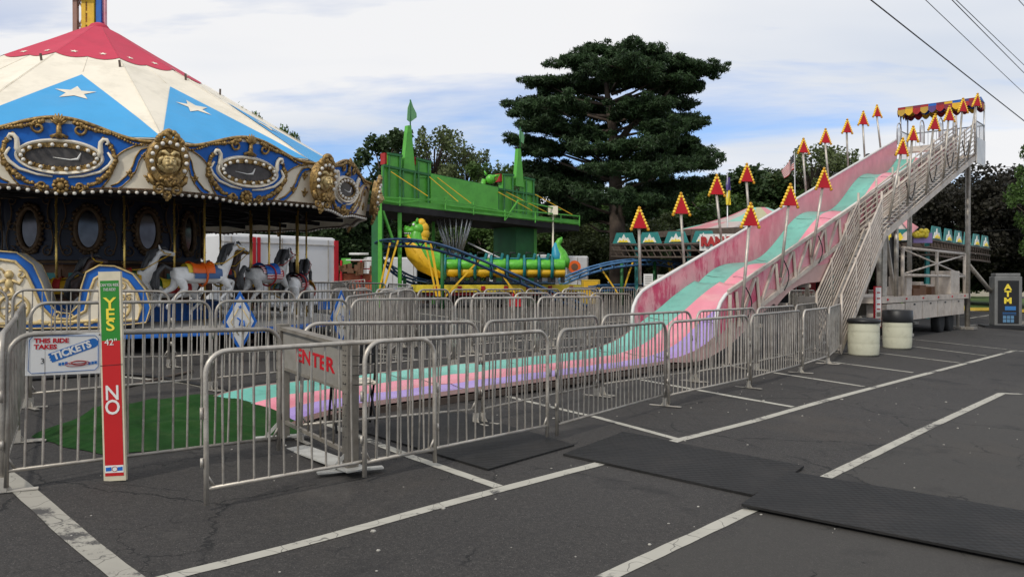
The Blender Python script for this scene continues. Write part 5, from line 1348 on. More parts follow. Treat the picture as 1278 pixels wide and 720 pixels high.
# ---------------------------------------------------------------- enter gate, chair, signs
def enter_gate():
    A = hit(353, 549); B = hit(437, 592)             # feet of the two posts
    ax = (B-A); ax.z = 0; L = ax.length; ax.normalize(); ay = Vector((-ax.y, ax.x, 0))
    o = empty('enter_gate', tuple(A), 0, 'grey steel gate with two channel posts, red ENTER lettering and a white base plate', 'gate'); off = A
    m = MB(off)
    for P, w in ((A, .095), (B, .10)):
        z = ground_z(P.x, P.y); m.bar((P.x, P.y, z+.02), (P.x, P.y, z+1.06), w, w*.9, up=ax)
        for k in range(12):
            zz = z+.25+.065*k; q = Vector((P.x, P.y, zz))-ay*(.049); m.add([], [])
    m.build('post', M_gate, o, bevel=.004)
    m = MB(off); n = -ay
    if n.y > 0: n = -n
    for P in (A, B):
        z = ground_z(P.x, P.y)
        for k in range(9):
            for sx in (-.022, .022):
                c = Vector((P.x, P.y, z+.30+.085*k))+ax*sx+n*.0505
                m.lathe(c, [(.006, -.001), (.006, .001)], 8, Matrix.Rotation(math.atan2(n.y, n.x)-R(90), 3, 'Z') @ Matrix.Rotation(R(90), 3, 'X'))
    m.build('bolt_hole', M_black, o)
    zA, zB = ground_z(A.x, A.y), ground_z(B.x, B.y)
    a0 = A+ax*.05; b0 = B-ax*.05
    m = MB(off)
    t = lambda P, z: Vector((P.x, P.y, z))
    thk = n*.02
    Z = [(a0, zA+.66), (b0, zB+.66), (b0, zB+1.0), (a0, zA+1.0)]
    F = [t(*q)+thk for q in Z]; G = [t(*q)-thk for q in Z]
    m.add(F+G, [(0, 1, 2, 3), (7, 6, 5, 4), (0, 4, 5, 1), (1, 5, 6, 2), (2, 6, 7, 3), (3, 7, 4, 0)]); m.build('sign_panel', pmat('grey_sign_board', (0.23, 0.215, 0.19), .6, 0, .12, 5, 0, (.16, .14, .11), .5, 7), o); sp = o.children[-1]
    m = MB(off); m.bar(t(a0, zA+1.02), t(b0, zB+1.02), .11, .03); m.bar(t(a0, zA+.66), t(b0, zB+.66), .05, .025); m.bar(t(a0, zA+.17), t(b0, zB+.17), .03, .03)
    for k in range(1, 5): q = a0.lerp(b0, k/5); m.tube([t(q, zA+(zB-zA)*k/5+.17), t(q, zA+(zB-zA)*k/5+.66)], .009, 5)
    m.build('gate_rail', M_gate, o)
    c = (t(a0, zA+.83)+t(b0, zB+.83))/2+n*.022+Vector((0, 0, -.015))+ax*.045; axs = (t(b0, zB)-t(a0, zA)).normalized()
    if n.cross(Vector((0, 0, 1))).dot(axs) > 0: pass
    text_mesh('ENTER', .165, M_red, 'lettering', sp, Matrix.Translation(-off) @ frame_matrix(c, axs, (0, 0, 1)), .002, xs=.98*L/.85, off=.004)
    m = MB(off); c = A.lerp(B, .55); g = ground_z(c.x, c.y)
    m.box((c.x, c.y, g+.02), (L+.15, .20, .012), Matrix((ax, ay, Vector((0, 0, 1)))).transposed()); m.build('base_plate', M_plate, o)
    m = MB(off)
    for P in (A, B):
        z = ground_z(P.x, P.y); m.bar(t(P, z+.035)-Vector((.24, .10, 0)), t(P, z+.035)+Vector((.24, .10, 0)), .07, .014)
        m.bar(t(P, z+.04)+Vector((-.14, -.06, 0)), t(P, z+.20), .008, .03)
    m.build('foot', M_plate, o)
    m = MB(off)                                       # wire ties round the post and the next barrier
    for k in range(4): z = ground_z(B.x, B.y)+.72+.075*k; m.tube([(B.x-.05, B.y-.05, z), (B.x+.06, B.y-.05, z-.008), (B.x+.17, B.y-.0, z+.005), (B.x+.17, B.y+.06, z)], .004, 4)
    m.build('wire_tie', M_black, o)
    # folding chair behind the gate
    p = Vector((X(440, 8.05), 8.05, 0)); g = ground_z(p.x, p.y); o = empty('folding_chair', (p.x, p.y, g), R(200), 'black folding chair with a cream seat pad standing behind the enter gate', 'chair')
    m = MB(); m.box((0, 0, .45), (.42, .40, .03)); m.build('seat', M_cream, o, bevel=.012)
    m = MB(); m.box((0, .22, .76), (.42, .03, .22)); m.build('backrest', M_black, o, bevel=.01)
    for sx in (-.21, .21):
        m = MB(); m.tube([(sx, -.22, 0), (sx, .02, .45), (sx, .22, .88)], .012, 6); m.build('leg', M_black, o)
        m = MB(); m.tube([(sx*.92, .26, 0), (sx*.92, -.16, .44)], .012, 6); m.build('leg', M_black, o)
    m = MB(); m.tube([(-.2, -.13, .16), (.2, -.13, .16)], .01, 6); m.tube([(-.19, .20, .12), (.19, .20, .12)], .01, 6); m.tube([(-.21, .22, .87), (.21, .22, .87)], .012, 6); m.build('stretcher', M_black, o)
enter_gate()
def height_board():
    nb = (TB-TA).normalized(); tt = (143.5-CX)/F; k0 = (TA.x-tt*TA.y)/(tt*nb.y-nb.x); D = TA.y+nb.y*k0-.075; b = at(143.5, 594, D); b.z = ground_z(b.x, b.y)+.002; tp = at(137.5, 339, D+.02)
    Lh = (tp-b).length; ay = (tp-b).normalized(); nx = Vector((1, .10, 0)).normalized(); ax = (nx-ay*nx.dot(ay)).normalized(); w = 26.5/F*D
    o = empty('height_board', tuple(b), 0, 'tall green and red height check board reading YES, 42 inches and NO', 'height board'); off = b
    n = ax.cross(ay)
    m = MB(off); M = Matrix((ax, n*-1, ay)).transposed()
    m.box(b+ay*Lh/2, (w, .035, Lh), M); m.build('board', pmat('cream_board_edge', (0.58, 0.52, 0.38), .6, 0, .12, 8), o); bd = o.children[-1]
    P = lambda x, y, e=.02: b+ax*x+ay*y+n*e
    k = Lh/254.0
    M_sg = pmat('sign_green', (0.018, 0.20, 0.02), .45, 0, .06, 3); M_sr = pmat('sign_red', (0.48, 0.010, 0.012), .45, 0, .06, 3)
    hw = w*.42
    m = MB(off); m.add([P(-hw, 170*k), P(hw, 170*k), P(hw, 243*k), P(-hw, 243*k)], [(0, 1, 2, 3)]); m.build('green_field', M_sg, bd)
    m = MB(off); m.add([P(-hw, 6*k), P(hw, 6*k), P(hw, 170*k), P(-hw, 170*k)], [(0, 1, 2, 3)]); m.build('red_field', M_sr, bd)
    T = lambda x, y: Matrix.Translation(-off) @ frame_matrix(P(x, y, .0225), ax, ay)
    for ch, y in (('Y', 215), ('E', 201.5), ('S', 188)): text_mesh(ch, 19*k, M_ylt, 'lettering', bd, T(0, y*k), .001, xs=1.25, off=.0015)
    for ch, y in (('N', 106), ('O', 88.5)): text_mesh(ch, 25*k, M_white, 'lettering', bd, T(0, y*k), .001, xs=.9, off=.0018)
    text_mesh('42"', 11*k, M_white, 'lettering', bd, T(0, 168*k), .001, xs=1.0)
    text_mesh('CAN YOU RIDE', 5.0*k, M_white, 'lettering', bd, T(0, 237.5*k), .0008, xs=.62)
    text_mesh('THIS RIDE?', 5.0*k, M_white, 'lettering', bd, T(0, 232*k), .0008, xs=.62)
    m = MB(off); m.add([P(-hw, 10*k, .0215), P(hw, 10*k, .0215), P(hw, 19*k, .0215), P(-hw, 19*k, .0215)], [(0, 1, 2, 3)]); m.build('sticker', M_white, bd)
    m = MB(off)
    for x0, x1 in ((-.9, -.30), (.35, .9)): m.add([P(hw*x0, 12*k, .0225), P(hw*x1, 12.3*k, .0225), P(hw*x1, 17*k, .0225), P(hw*x0, 16.5*k, .0225)], [(0, 1, 2, 3)])
    m.build('blue_mark', M_blue, bd)
    m = MB(off); m.tube([P(-hw*.25+hw*.32*math.cos(a)*.9+hw*.3, (14.5+3*math.sin(a))*k, .023) for a in [q*math.pi/8 for q in range(16)]], .002, 4, True); m.build('red_oval', M_redd, bd)
    m = MB(off); m.tube([P(-w*.5, 140*k, .021), P(w*.5, 141*k, .021)], .0022, 4); m.tube([P(-w*.5, 140*k, .02), P(-w*.62, 140*k, -.06)], .0022, 4); m.build('wire', M_black, o)
height_board()
def ticket_sign():
    a = top(8, 417); b = top(347, 411); d = (b-a); L = d.length; d3 = Vector((d.x, d.y, ground_z(b.x, b.y)-ground_z(a.x, a.y))).normalized()
    n = Vector((d.y, -d.x, 0)).normalized()
    if n.y > 0: n = -n
    ay = d3.cross(n)*-1 if d3.cross(n).z < 0 else d3.cross(n)
    t0 = 0
    def on(px, py):                                   # where the pixel ray meets the barrier plane
        o3 = Vector((a.x, a.y, 0))+n*.035; r = Vector(((px-CX)/F, 1, -(py-HY)/F)); c = Vector((0, 0, CAMZ)); k = (o3-c).dot(n)/r.dot(n); return c+r*k
    q = [on(30.5, 469), on(124.5, 465.5), on(123, 414.5), on(31, 415.5)]
    w = (q[1]-q[0]).length; h = (q[3]-q[0]).length; ax = (q[1]-q[0]).normalized(); ay = (q[3]-q[0]); ay = (ay-ax*ay.dot(ax)).normalized(); n = ax.cross(ay)
    o = empty('ticket_sign', tuple(q[0]), 0, 'white board reading THIS RIDE TAKES 3 TICKETS, hung on a barrier', 'sign'); off = q[0]
    P = lambda x, y, e=.006: q[0]+ax*(x*w)+ay*(y*h)+n*e
    m = MB(off); m.add([P(0, 0, 0), P(1, 0, 0), P(1, 1, 0), P(0, 1, 0), P(0, 0), P(1, 0), P(1, 1), P(0, 1)], [(4, 5, 6, 7), (3, 2, 1, 0), (0, 1, 5, 4), (1, 2, 6, 5), (2, 3, 7, 6), (3, 0, 4, 7)]); m.build('board', M_white, o); bd = o.children[-1]
    M_sb = pmat('sign_blue', (0.012, 0.13, 0.42), .4, 0, .05, 3)
    m = MB(off); c = [(.035, .12), (.075, .05), (.92, .09), (.965, .17), (.955, .85), (.91, .93), (.09, .93), (.04, .84)]
    m.tube([P(x, y, .008) for x, y in c], .0022, 4, True); m.build('border_line', M_sb, bd)
    T = lambda x, y, rot=0: Matrix.Translation(-off) @ frame_matrix(P(x, y, .0085), ax*math.cos(rot)+ay*math.sin(rot), ay*math.cos(rot)-ax*math.sin(rot))
    text_mesh('THIS RIDE', h*.148, M_red, 'lettering', bd, T(.10, .81), .0006, 'LEFT', 1.12, off=.0018); text_mesh('TAKES', h*.148, M_red, 'lettering', bd, T(.10, .665), .0006, 'LEFT', 1.12, off=.0018)
    text_mesh('3', h*.19, M_black, 'lettering', bd, T(.215, .33), .0006)
    rot = math.atan2(.345*h, .61*w)
    m = MB(off); p0 = Vector((.315*w, .40*h)); p1 = Vector((.885*w, .745*h)); dd = (p1-p0).normalized(); nn = Vector((-dd.y, dd.x)); hw = .115*h
    pts = []
    zz = 7
    for k in range(zz): tt = 1-2*k/(zz-1); pts.append(p0+nn*hw*tt-dd*(.012*w if k % 2 else -.01*w))
    pts = pts[::-1]
    pts2 = [p0-nn*hw]+[p1-nn*hw*1]+[p1+dd*hw*math.sin(a)+nn*-hw*math.cos(a) for a in [math.pi*j/8 for j in range(1, 8)]]+[p1+nn*hw]+[p0+nn*hw]+[p0+nn*hw*(1-2*k/zz)-dd*(.015*w if k % 2 else -.004*w) for k in range(1, zz)]
    m.add([q[0]+ax*v.x+ay*v.y+n*.0075 for v in pts2], [tuple(range(len(pts2)))]); m.build('blue_banner', M_sb, bd)
    mid = (p0+p1)/2
    text_mesh('TICKETS', h*.235, M_white, 'lettering', bd, Matrix.Translation(-off) @ frame_matrix(q[0]+ax*mid.x+ay*mid.y+n*.009, ax*dd.x+ay*dd.y, ay*dd.x-ax*dd.y), .0006, 'CENTER', .98, off=.003)
    # company strip: blue ends and a red oval, its letters too small to read
    m = MB(off)
    for x0, x1 in ((.42, .55), (.82, .95)):
        for k in range(3): xa = x0+(x1-x0)*k/3+.004; xb = x0+(x1-x0)*(k+1)/3-.004; m.add([P(xa, .215+.01*k, .0085), P(xb, .215+.01*k, .0085), P(xb, .285+.01*k, .0085), P(xa, .285+.01*k, .0085)], [(0, 1, 2, 3)])
    m.build('blue_mark', M_sb, bd)
    m = MB(off)
    m.tube([P(.68+.16*math.cos(a), .25+.06*math.sin(a)+.02*math.cos(a), .0085) for a in [k*math.pi/10 for k in range(20)]], .0022, 4, True); m.tube([P(.70+.10*math.cos(a), .27+.05*math.sin(a), .0088) for a in [k*math.pi/8 for k in range(16)]], .0035, 4, True); m.tube([P(.56, .245, .0088), P(.80, .265, .0088)], .003, 4)
    m.build('red_oval', M_redd, bd)
    m = MB(off)
    for x in (.03, .97): m.sph(P(x, .95, .008), .006, 6, 4)
    m.build('grommet', M_rust, bd)
ticket_sign()
def barrel(px, py, wpx, lid, label, sq=False):
    p = hit(px, py); r = wpx/F*p.y/2; o = empty('barrel', tuple(p), 0, label, 'barrel', 'cream plastic barrels used as rubbish bins'); h = r*2.42
    m = MB(); pr = [(.90, 0), (.95, .02), (.97, .05), (1.0, .30), (.990, .335), (.998, .35), (1.0, .40), (1.005, .62), (.992, .655), (1.0, .67), (1.0, .72), (.98, .93), (.95, .97)]
    m.lathe((0, 0, 0), [(r*a, h*b) for a, b in pr], 28); m.build('drum', M_barrel, o)
    m = MB()
    if sq: m.lathe((0, 0, h*.80), [(r*1.04, 0), (r*1.06, .02), (r*1.04, h*.34), (r*.98, h*.36)], 28)
    else: m.lathe((0, 0, h*.90), [(r*1.05, 0), (r*1.07, .03), (r*1.05, h*.09), (r*.9, h*.12), (r*.3, h*.13)], 28)
    m.build('lid', M_black, o)
barrel(1078, 443, 37, 0, 'cream plastic barrel with a low black lid at the stair foot'); barrel(1120, 434.5, 34, 0, 'cream plastic barrel with a deep black liner round its top, by the trailer', True)
def rules_board():
    D = 19.6; o0 = at(1095, 392, D); g = ground_z(o0.x, o0.y); o = empty('rules_board', (o0.x, o0.y, g), R(25), 'narrow white notice board with red edge standing behind the first barrel', 'sign')
    m = MB(); m.box((0, 0, .95), (.24, .03, 1.0)); m.build('board', M_red, o); m = MB(); m.box((.01, -.02, .95), (.18, .012, .95)); m.build('white_sheet', M_white, o)
    m = MB(); m.box((0, .03, .5), (.05, .04, 1.0)); m.build('post', M_rust, o)
    m = MB()
    for z in (1.3, 1.16, 1.02, .9, .66): m.box((.01, -.028, z), (.11, .004, .03))
    m.build('print_block', M_redd, o)
    m = MB(); m.box((.01, -.028, .78), (.12, .004, .10)); m.build('picture_block', M_galv, o)
rules_board()
def atm():
    p = hit(1258, 410.5); w = .86; o = empty('atm_kiosk', tuple(p), R(-18), 'grey ATM kiosk with black front, yellow letters and blue panel on a dark skid', 'kiosk'); h = 68/F*p.y
    m = MB(); m.box((0, .35, .06), (1.5, 1.1, .12)); m.build('skid', M_black, o)
    m = MB(); m.box((0, .35, .12+(h-.2)/2), (w, .8, h-.2)); m.box((0, .35, h-.02), (w*.9, .72, .12)); m.build('cabinet', pmat('dark_grey_cabinet', (.17, .17, .165), .5, .2, .15, 4), o, bevel=.02)
    m = MB(); m.box((.0, -.06, .12+(h-.26)/2), (w*.76, .03, h-.42)); m.build('front_panel', M_black, o); fp = o.children[-1]
    z0 = h-.46
    for ch, dz in (('A', 0), ('T', -.24), ('M', -.48)): text_mesh(ch, .28, M_ylt, 'lettering', fp, frame_matrix((-.02, -.078, z0+dz), (1, 0, 0), (0, 0, 1)), .003, off=.012, xs=1.15)
    m = MB(); m.box((.06, -.078, z0-.74), (.34, .01, .14)); m.box((.03, -.078, z0-.90), (.42, .01, .02)); m.box((.03, -.078, z0-.96), (.42, .01, .015)); m.build('blue_sticker', pmat('sticker_blue', (.03, .16, .42), .4), fp)
    m = MB()
    for a in range(3):
        for b in range(2): m.box((-.12+.12*a, -.078, .42-.13*b), (.10, .01, .11))
    m.build('card_sticker', pmat('sticker_pale_blue', (.10, .22, .36), .4), fp)
    p2 = hit(1290, 409); o = empty('kiosk_step', tuple(p2), R(-28), 'pale step block beside the ATM kiosk at the edge', 'step'); m = MB(); m.box((0, 0, .22), (.5, .6, .44)); m.box((0, -.2, .48), (.4, .3, .08)); m.build('block', M_barrel, o, bevel=.02)
atm()
# ---------------------------------------------------------------- dragon coaster
def castle():
    A = Vector((-5.6, 34, 0)); B = Vector((3.8, 44.5, 0)); e = (B-A).normalized(); bk = Vector((-e.y, e.x, 0)); g = .47
    o = empty('castle_station', (A.x, A.y, g), 0, 'bright green castle front of the kiddie coaster with two towers, spires and yellow braces', 'ride building'); off = Vector(o.location)
    def on(px, py, b=0.0):
        r = Vector(((px-CX)/F, 1, -(py-HY)/F)); c = Vector((0, 0, CAMZ)); q = A+bk*b; k = (q-c).dot(bk)/r.dot(bk); return c+r*k
    def P(pxs, b=0.0, th=.10): 
        v = [on(x, y, b) for x, y in pxs]; n = len(v); return v+[q+bk*th for q in v], [tuple(range(n)), tuple(range(2*n-1, n-1, -1))]+[(i, i+n, (i+1) % n+n, (i+1) % n) for i in range(n)]
    def panel(m, pxs, b=0.0, th=.10):
        v, f = P(pxs, b, th); m.add(v, [x[::-1] for x in f])
    m = MB(off)
    panel(m, [(478, 207), (538, 219), (538, 262), (478, 254)], .9)
    panel(m, [(538, 217), (622, 234), (622, 272), (538, 262)], .75)
    panel(m, [(622, 235), (671, 243), (671, 278), (622, 272)], .9)
    for x0, x1, y0, y1, yb in ((484, 502, 192, 195, 214), (520, 538, 198, 203, 222), (627.5, 641, 217.5, 219, 238), (654, 667, 222, 225, 243)): panel(m, [(x0, y0), (x1, y1), (x1, yb), (x0, yb)], .85, .3)
    m.build('wall_panel', M_green, o); wl = o.children[-1]
    m = MB(off)
    for pxs in ([(479, 207), (538, 219)], [(538, 218), (622, 235)], [(622, 236), (671, 244)], [(484, 192), (502, 195)], [(520, 198.5), (538, 203)], [(628, 218), (641, 219)], [(654, 222), (667, 225)]): m.bar(on(*pxs[0], .82), on(*pxs[1], .82), .10, .10)
    for x, y0, y1 in ((478.5, 207, 254), (486, 195, 255), (499.5, 196, 257), (503.5, 214, 257), (518, 214, 260), (522.5, 202, 260), (535, 204, 262), (543, 221, 263), (552.5, 222, 264), (591, 230, 269), (595, 231, 269), (622, 235, 272), (629.5, 220, 273), (640, 222, 274), (645, 236, 275), (653, 238, 276), (657, 226, 276), (666, 226, 277), (671, 244, 278)): m.bar(on(x, y0, .80), on(x, y1, .80), .07, .07)
    for x, y0, y1 in ((479, 208, 216), (538, 218, 226)): pass
    m.build('stiffener', M_dgreen, wl)
    for pxs in ([(503.5, 214), (518.5, 217), (513.5, 157), (509.5, 157)], [(643.5, 232), (654, 234), (650, 186), (647, 186)]):
        m = MB(off); panel(m, pxs, .8, .22); m.build('spire', M_green, o)
        m = MB(off); x0 = (pxs[2][0]+pxs[3][0])/2
        m.tube([on(x0+.8, pxs[2][1]+2, .9), on(x0+.8, pxs[2][1]-(32 if x0 < 600 else 27), .9)], .03, 6); fp = m.build('flag_pole', M_dgreen, o)
        m = MB(off); yb = pxs[2][1]-8
        if x0 < 600: L = [(508.5, 150), (512.3, 153), (520.5, 147), (520, 142), (516, 134), (513, 125), (509.5, 135)]
        else: L = [(648.5, 163), (653, 166), (654.5, 172), (653.5, 180), (650, 177), (648.5, 172)]
        panel(m, L, .88, .03); m.build('pennant', pmat('pale_green_flag', (0.16, 0.38, 0.17), .6, 0, .1, 3), fp)
    m = MB(off); panel(m, [(480.5, 191), (484, 192), (484, 204), (480.5, 205)], .9, .3); panel(m, [(517.5, 196), (520, 197), (520, 206), (517.5, 206)], .9, .3); panel(m, [(623.5, 217), (627.5, 218), (627.5, 227), (623.5, 227)], .9, .3); m.build('red_block', M_redd, o)
    m = MB(off); c = on(612, 224, .8); m.sph(c, (.24, .2, .24), 10, 7); m.tube([c+Vector((-.3, 0, .0)), c+Vector((-.45, 0, -.6))], [.12, .16], 7); m.tube([c+Vector((.15, 0, .10)), c+Vector((.42, 0, .22)), c+Vector((.25, 0, -.1))], [.12, .08, .03], 6); m.tube([c+Vector((-.2, 0, .2)), c+Vector((-.3, 0, .42))], [.08, .02], 6); m.build('dragon_ornament', M_dragon, o)
    # gallery: front beam with railing
    m = MB(off)
    panel(m, [(473, 252), (540, 261), (620, 270), (723, 281), (723, 275), (671, 270), (620, 262), (540, 254), (473, 246)], -.05, .12)
    for pxs in ([(473, 246), (556, 251)], [(556, 262), (723, 279)], [(473, 249.5), (500, 253.5)], [(500, 253), (560, 246)], [(556, 250), (622, 262)], [(556, 256), (640, 266)], [(630, 275), (647, 250)], [(647, 250), (700, 262)], [(640, 262), (723, 270)]): m.bar(on(*pxs[0], -.2), on(*pxs[1], -.2), .06, .06)
    for x, y0, y1 in ((499, 246, 257), (556, 246, 262), (591, 252, 268), (630, 262, 275), (668, 265, 278), (723, 269, 282), (700, 268, 279)): m.bar(on(x, y0, -.2), on(x, y1, -.2), .06, .06)
    m.build('gallery', M_green, o)
    m = MB(off)                                      # floor and deep dark fascia below
    v0 = [on(473, 254, -.05), on(723, 282, -.05)]; d0 = [p+bk*3.2 for p in v0]
    m.add([v0[0], v0[1], d0[1], d0[0]]+[p-Vector((0, 0, .28)) for p in (v0[0], v0[1], d0[1], d0[0])], [(0, 1, 2, 3), (7, 6, 5, 4), (0, 4, 5, 1), (1, 5, 6, 2), (2, 6, 7, 3), (3, 7, 4, 0)]); m.build('gallery_floor', M_dark, o)
    m = MB(off)
    for px, b, w in ((474.5, .0, .16), (541, 2.4, .14), (499, .1, .16), (668, 1.0, .16)): q = on(px, 300, b); m.bar((q.x, q.y, g), (q.x, q.y, 4.9 if px < 600 else 4.5), w)
    m.bar(on(476, 258, 0), on(494, 310, 0), .09); m.build('column', M_green, o)
    m = MB(off)
    def leg(p0, p1, b, dep):
        a = on(p0, 300, b); c = on(p1, 300, b); vs = []
        for q in (a, c, c+bk*dep, a+bk*dep): vs += [(q.x, q.y, g), (q.x, q.y, 4.75 if p0 < 600 else 4.45)]
        m.add(vs, [(0, 2, 3, 1), (2, 4, 5, 3), (4, 6, 7, 5), (6, 0, 1, 7)])
    leg(473, 478.5, .3, .5); leg(644, 670, 1.0, 1.6); m.build('leg_box', M_dgreen, o)
    m = MB(off)
    for (a, b) in (((485, 214), (516, 246)), ((539, 218), (556, 252)),): pass
    for (a, b) in (((488, 214.5), (534, 245)), ((536, 221), (572, 252)), ((546, 222), (588, 254)), ((622, 240), (664, 263)), ((632, 240), (682, 265)), ((668, 243), (714, 268))): m.bar(on(*a, .7), on(*b, -.15), .045, .03)
    m.build('yellow_brace', M_yel, o)
    m = MB(off); q = on(690, 263, -.1); m.box(q, (.5, .4, .45)); m.tube([q-Vector((0, 0, .2)), (q.x, q.y, g)], .05, 6); m.build('flood_lamp', M_cream, o)
castle()
def coaster():
    g = .47
    o = empty('coaster_trailer', (X(620, 36), 36, g), 0, 'yellow decked trailer carrying the dragon coaster, white wheel rims', 'trailer'); off = Vector(o.location)
    a, b = at(519, 360, 34.6), at(712, 360, 37.5); a.z = b.z = 1.28
    d = (b-a).normalized(); q = Vector((-d.y, d.x, 0))
    m = MB(off); m.bar(a, b, 2.2, .30); m.build('deck', M_ylt, o)
    m = MB(off); m.bar(a+d*.2-Vector((0, 0, .22)), b-d*.2-Vector((0, 0, .22)), 1.9, .16)
    for k in range(7): c = a.lerp(b, (k+.5)/7); m.box(c-q*1.12, (.18, .04, .2), rz=math.atan2(d.y, d.x))
    m.build('red_chassis', M_redd, o)
    for px in (603, 622):
        c = at(px, 375, 35.0); c.z = g+.36; M = Matrix.Rotation(math.atan2(d.y, d.x), 3, 'Z') @ Matrix.Rotation(R(90), 3, 'X')
        m = MB(off); m.lathe(c, [(.22, -.12), (.34, -.11), (.36, -.05), (.36, .05), (.34, .11), (.22, .12)], 20, M); t = m.build('tyre', M_tyre, o)
        m = MB(off); m.lathe(c, [(.0, .05), (.08, .09), (.10, .06), (.19, .05), (.23, .125), (.23, -.1)], 18, M, cap=False); m.lathe(c, [(.0, -.05), (.08, -.09), (.10, -.06), (.19, -.05), (.23, -.125), (.23, .1)], 18, M, cap=False); m.build('rim', M_white, t)
    m = MB(off); rn = random.Random(3)
    for k in range(12): c = a.lerp(b, rn.random()); m.box((c.x, c.y+rn.uniform(-.6, .3), g+rn.uniform(.2, .6)), (rn.uniform(.3, .9), .4, rn.uniform(.2, .5)))
    m.build('undercarriage', M_rust, o)
    m = MB(off); c = at(643, 378, 34.8); m.box((c.x, c.y, g+.20), (.5, .4, .34)); m.tube([(c.x-.1, c.y, g+.3), (c.x-.1, c.y, g+.6)], .06, 6); m.build('red_motor', M_red, o)
    # tracks
    def track(name, label, pts, mat, posts, gauge=.36, r=.05):
        P = [at(*p) for p in pts]; Q = []
        for i in range(len(P)-1):
            A_ = P[max(i-1, 0)]; B_ = P[i]; C_ = P[i+1]; D_ = P[min(i+2, len(P)-1)]
            for k in range(5): t = k/5; Q.append(0.5*((2*B_)+(C_-A_)*t+(2*A_-5*B_+4*C_-D_)*t*t+(3*B_-A_-3*C_+D_)*t**3))
        Q.append(P[-1]); o = empty(name, (Q[0].x, Q[0].y, g), 0, label, 'coaster track'); off = Vector(o.location)
        Lr, Rr, Cn = [], [], []
        for i, p in enumerate(Q):
            t = (Q[min(i+1, len(Q)-1)]-Q[max(i-1, 0)]).normalized(); s = t.cross(Vector((0, 0, 1))).normalized(); s = (s+Vector((0, 0, -.10))).normalized()
            Lr.append(p+s*gauge); Rr.append(p-s*gauge); Cn.append(p-Vector((0, 0, .24)))
        m = MB(off); m.tube(Lr, r, 7); m.tube(Rr, r, 7); m.tube(Cn, r*1.2, 7); m.build('rail', mat, o)
        m = MB(off)
        for i in range(0, len(Q), 3): m.bar(Lr[i], Rr[i], .05, .04); m.bar(Lr[i], Cn[i], .04); m.bar(Rr[i], Cn[i], .04)
        m.build('cross_tie', mat, o)
        m = MB(off); m2 = MB(off)
        for (px, py, D, kind, fx) in posts:
            c = at(px, py, D)
            if kind == 'g': m.tube([c, (c.x, c.y, g)], .08, 7)
            else: f = at(fx, 380, D); f.z = g+.5; m2.bar(c, f, .10, .07)
        if m.v: m.build('green_post', M_dgreen, o)
        if m2.v: m2.build('yellow_brace', M_yel, o)
        return o
    pts = [(735, 383, 31.5), (712, 374, 31.6), (680, 360, 31.8), (650, 346, 32), (620, 333, 32.2), (590, 320, 32.4), (560, 309, 32.6), (530, 302, 32.8), (503, 300, 33.3), (484, 302, 34.2), (476, 309, 35.3), (480, 322, 36.0), (492, 335, 36.2), (512, 346, 36.1), (540, 352, 36.0), (580, 353, 36.1), (640, 353.5, 36.4), (690, 353, 36.8)]
    track('coaster_track', 'dark blue coaster track curling round the dragon neck and dropping across the train', pts, M_track,
          [(552, 310, 32.7, 'g', 0), (487, 303, 34, 'y', 472), (497, 300, 33.5, 'y', 476), (531, 303, 32.8, 'y', 545), (538, 304, 32.7, 'y', 549), (599, 323, 32.4, 'y', 556), (619, 332, 32.2, 'y', 646), (505, 345, 36, 'g', 0), (660, 354, 36.4, 'g', 0), (700, 354, 36.8, 'g', 0)])
    pts = [(700, 350, 37.2), (718, 342, 37.4), (740, 334, 37.6), (765, 328, 37.8), (790, 325, 38.2), (815, 324, 39), (836, 327, 40), (850, 333, 41.2), (856, 342, 42), (848, 350, 42.4), (820, 354, 41), (780, 356, 39.5), (740, 357, 38.5)]
    track('coaster_track', 'steel blue coaster track arching by the pine trunk toward the slide', pts, M_track2, [(776, 327, 38, 'g', 0), (817, 325, 39, 'g', 0), (748, 332, 37.7, 'y', 772), (790, 326, 38.2, 'y', 776), (834, 327, 40, 'y', 842), (838, 328, 40.2, 'y', 846)])
coaster()
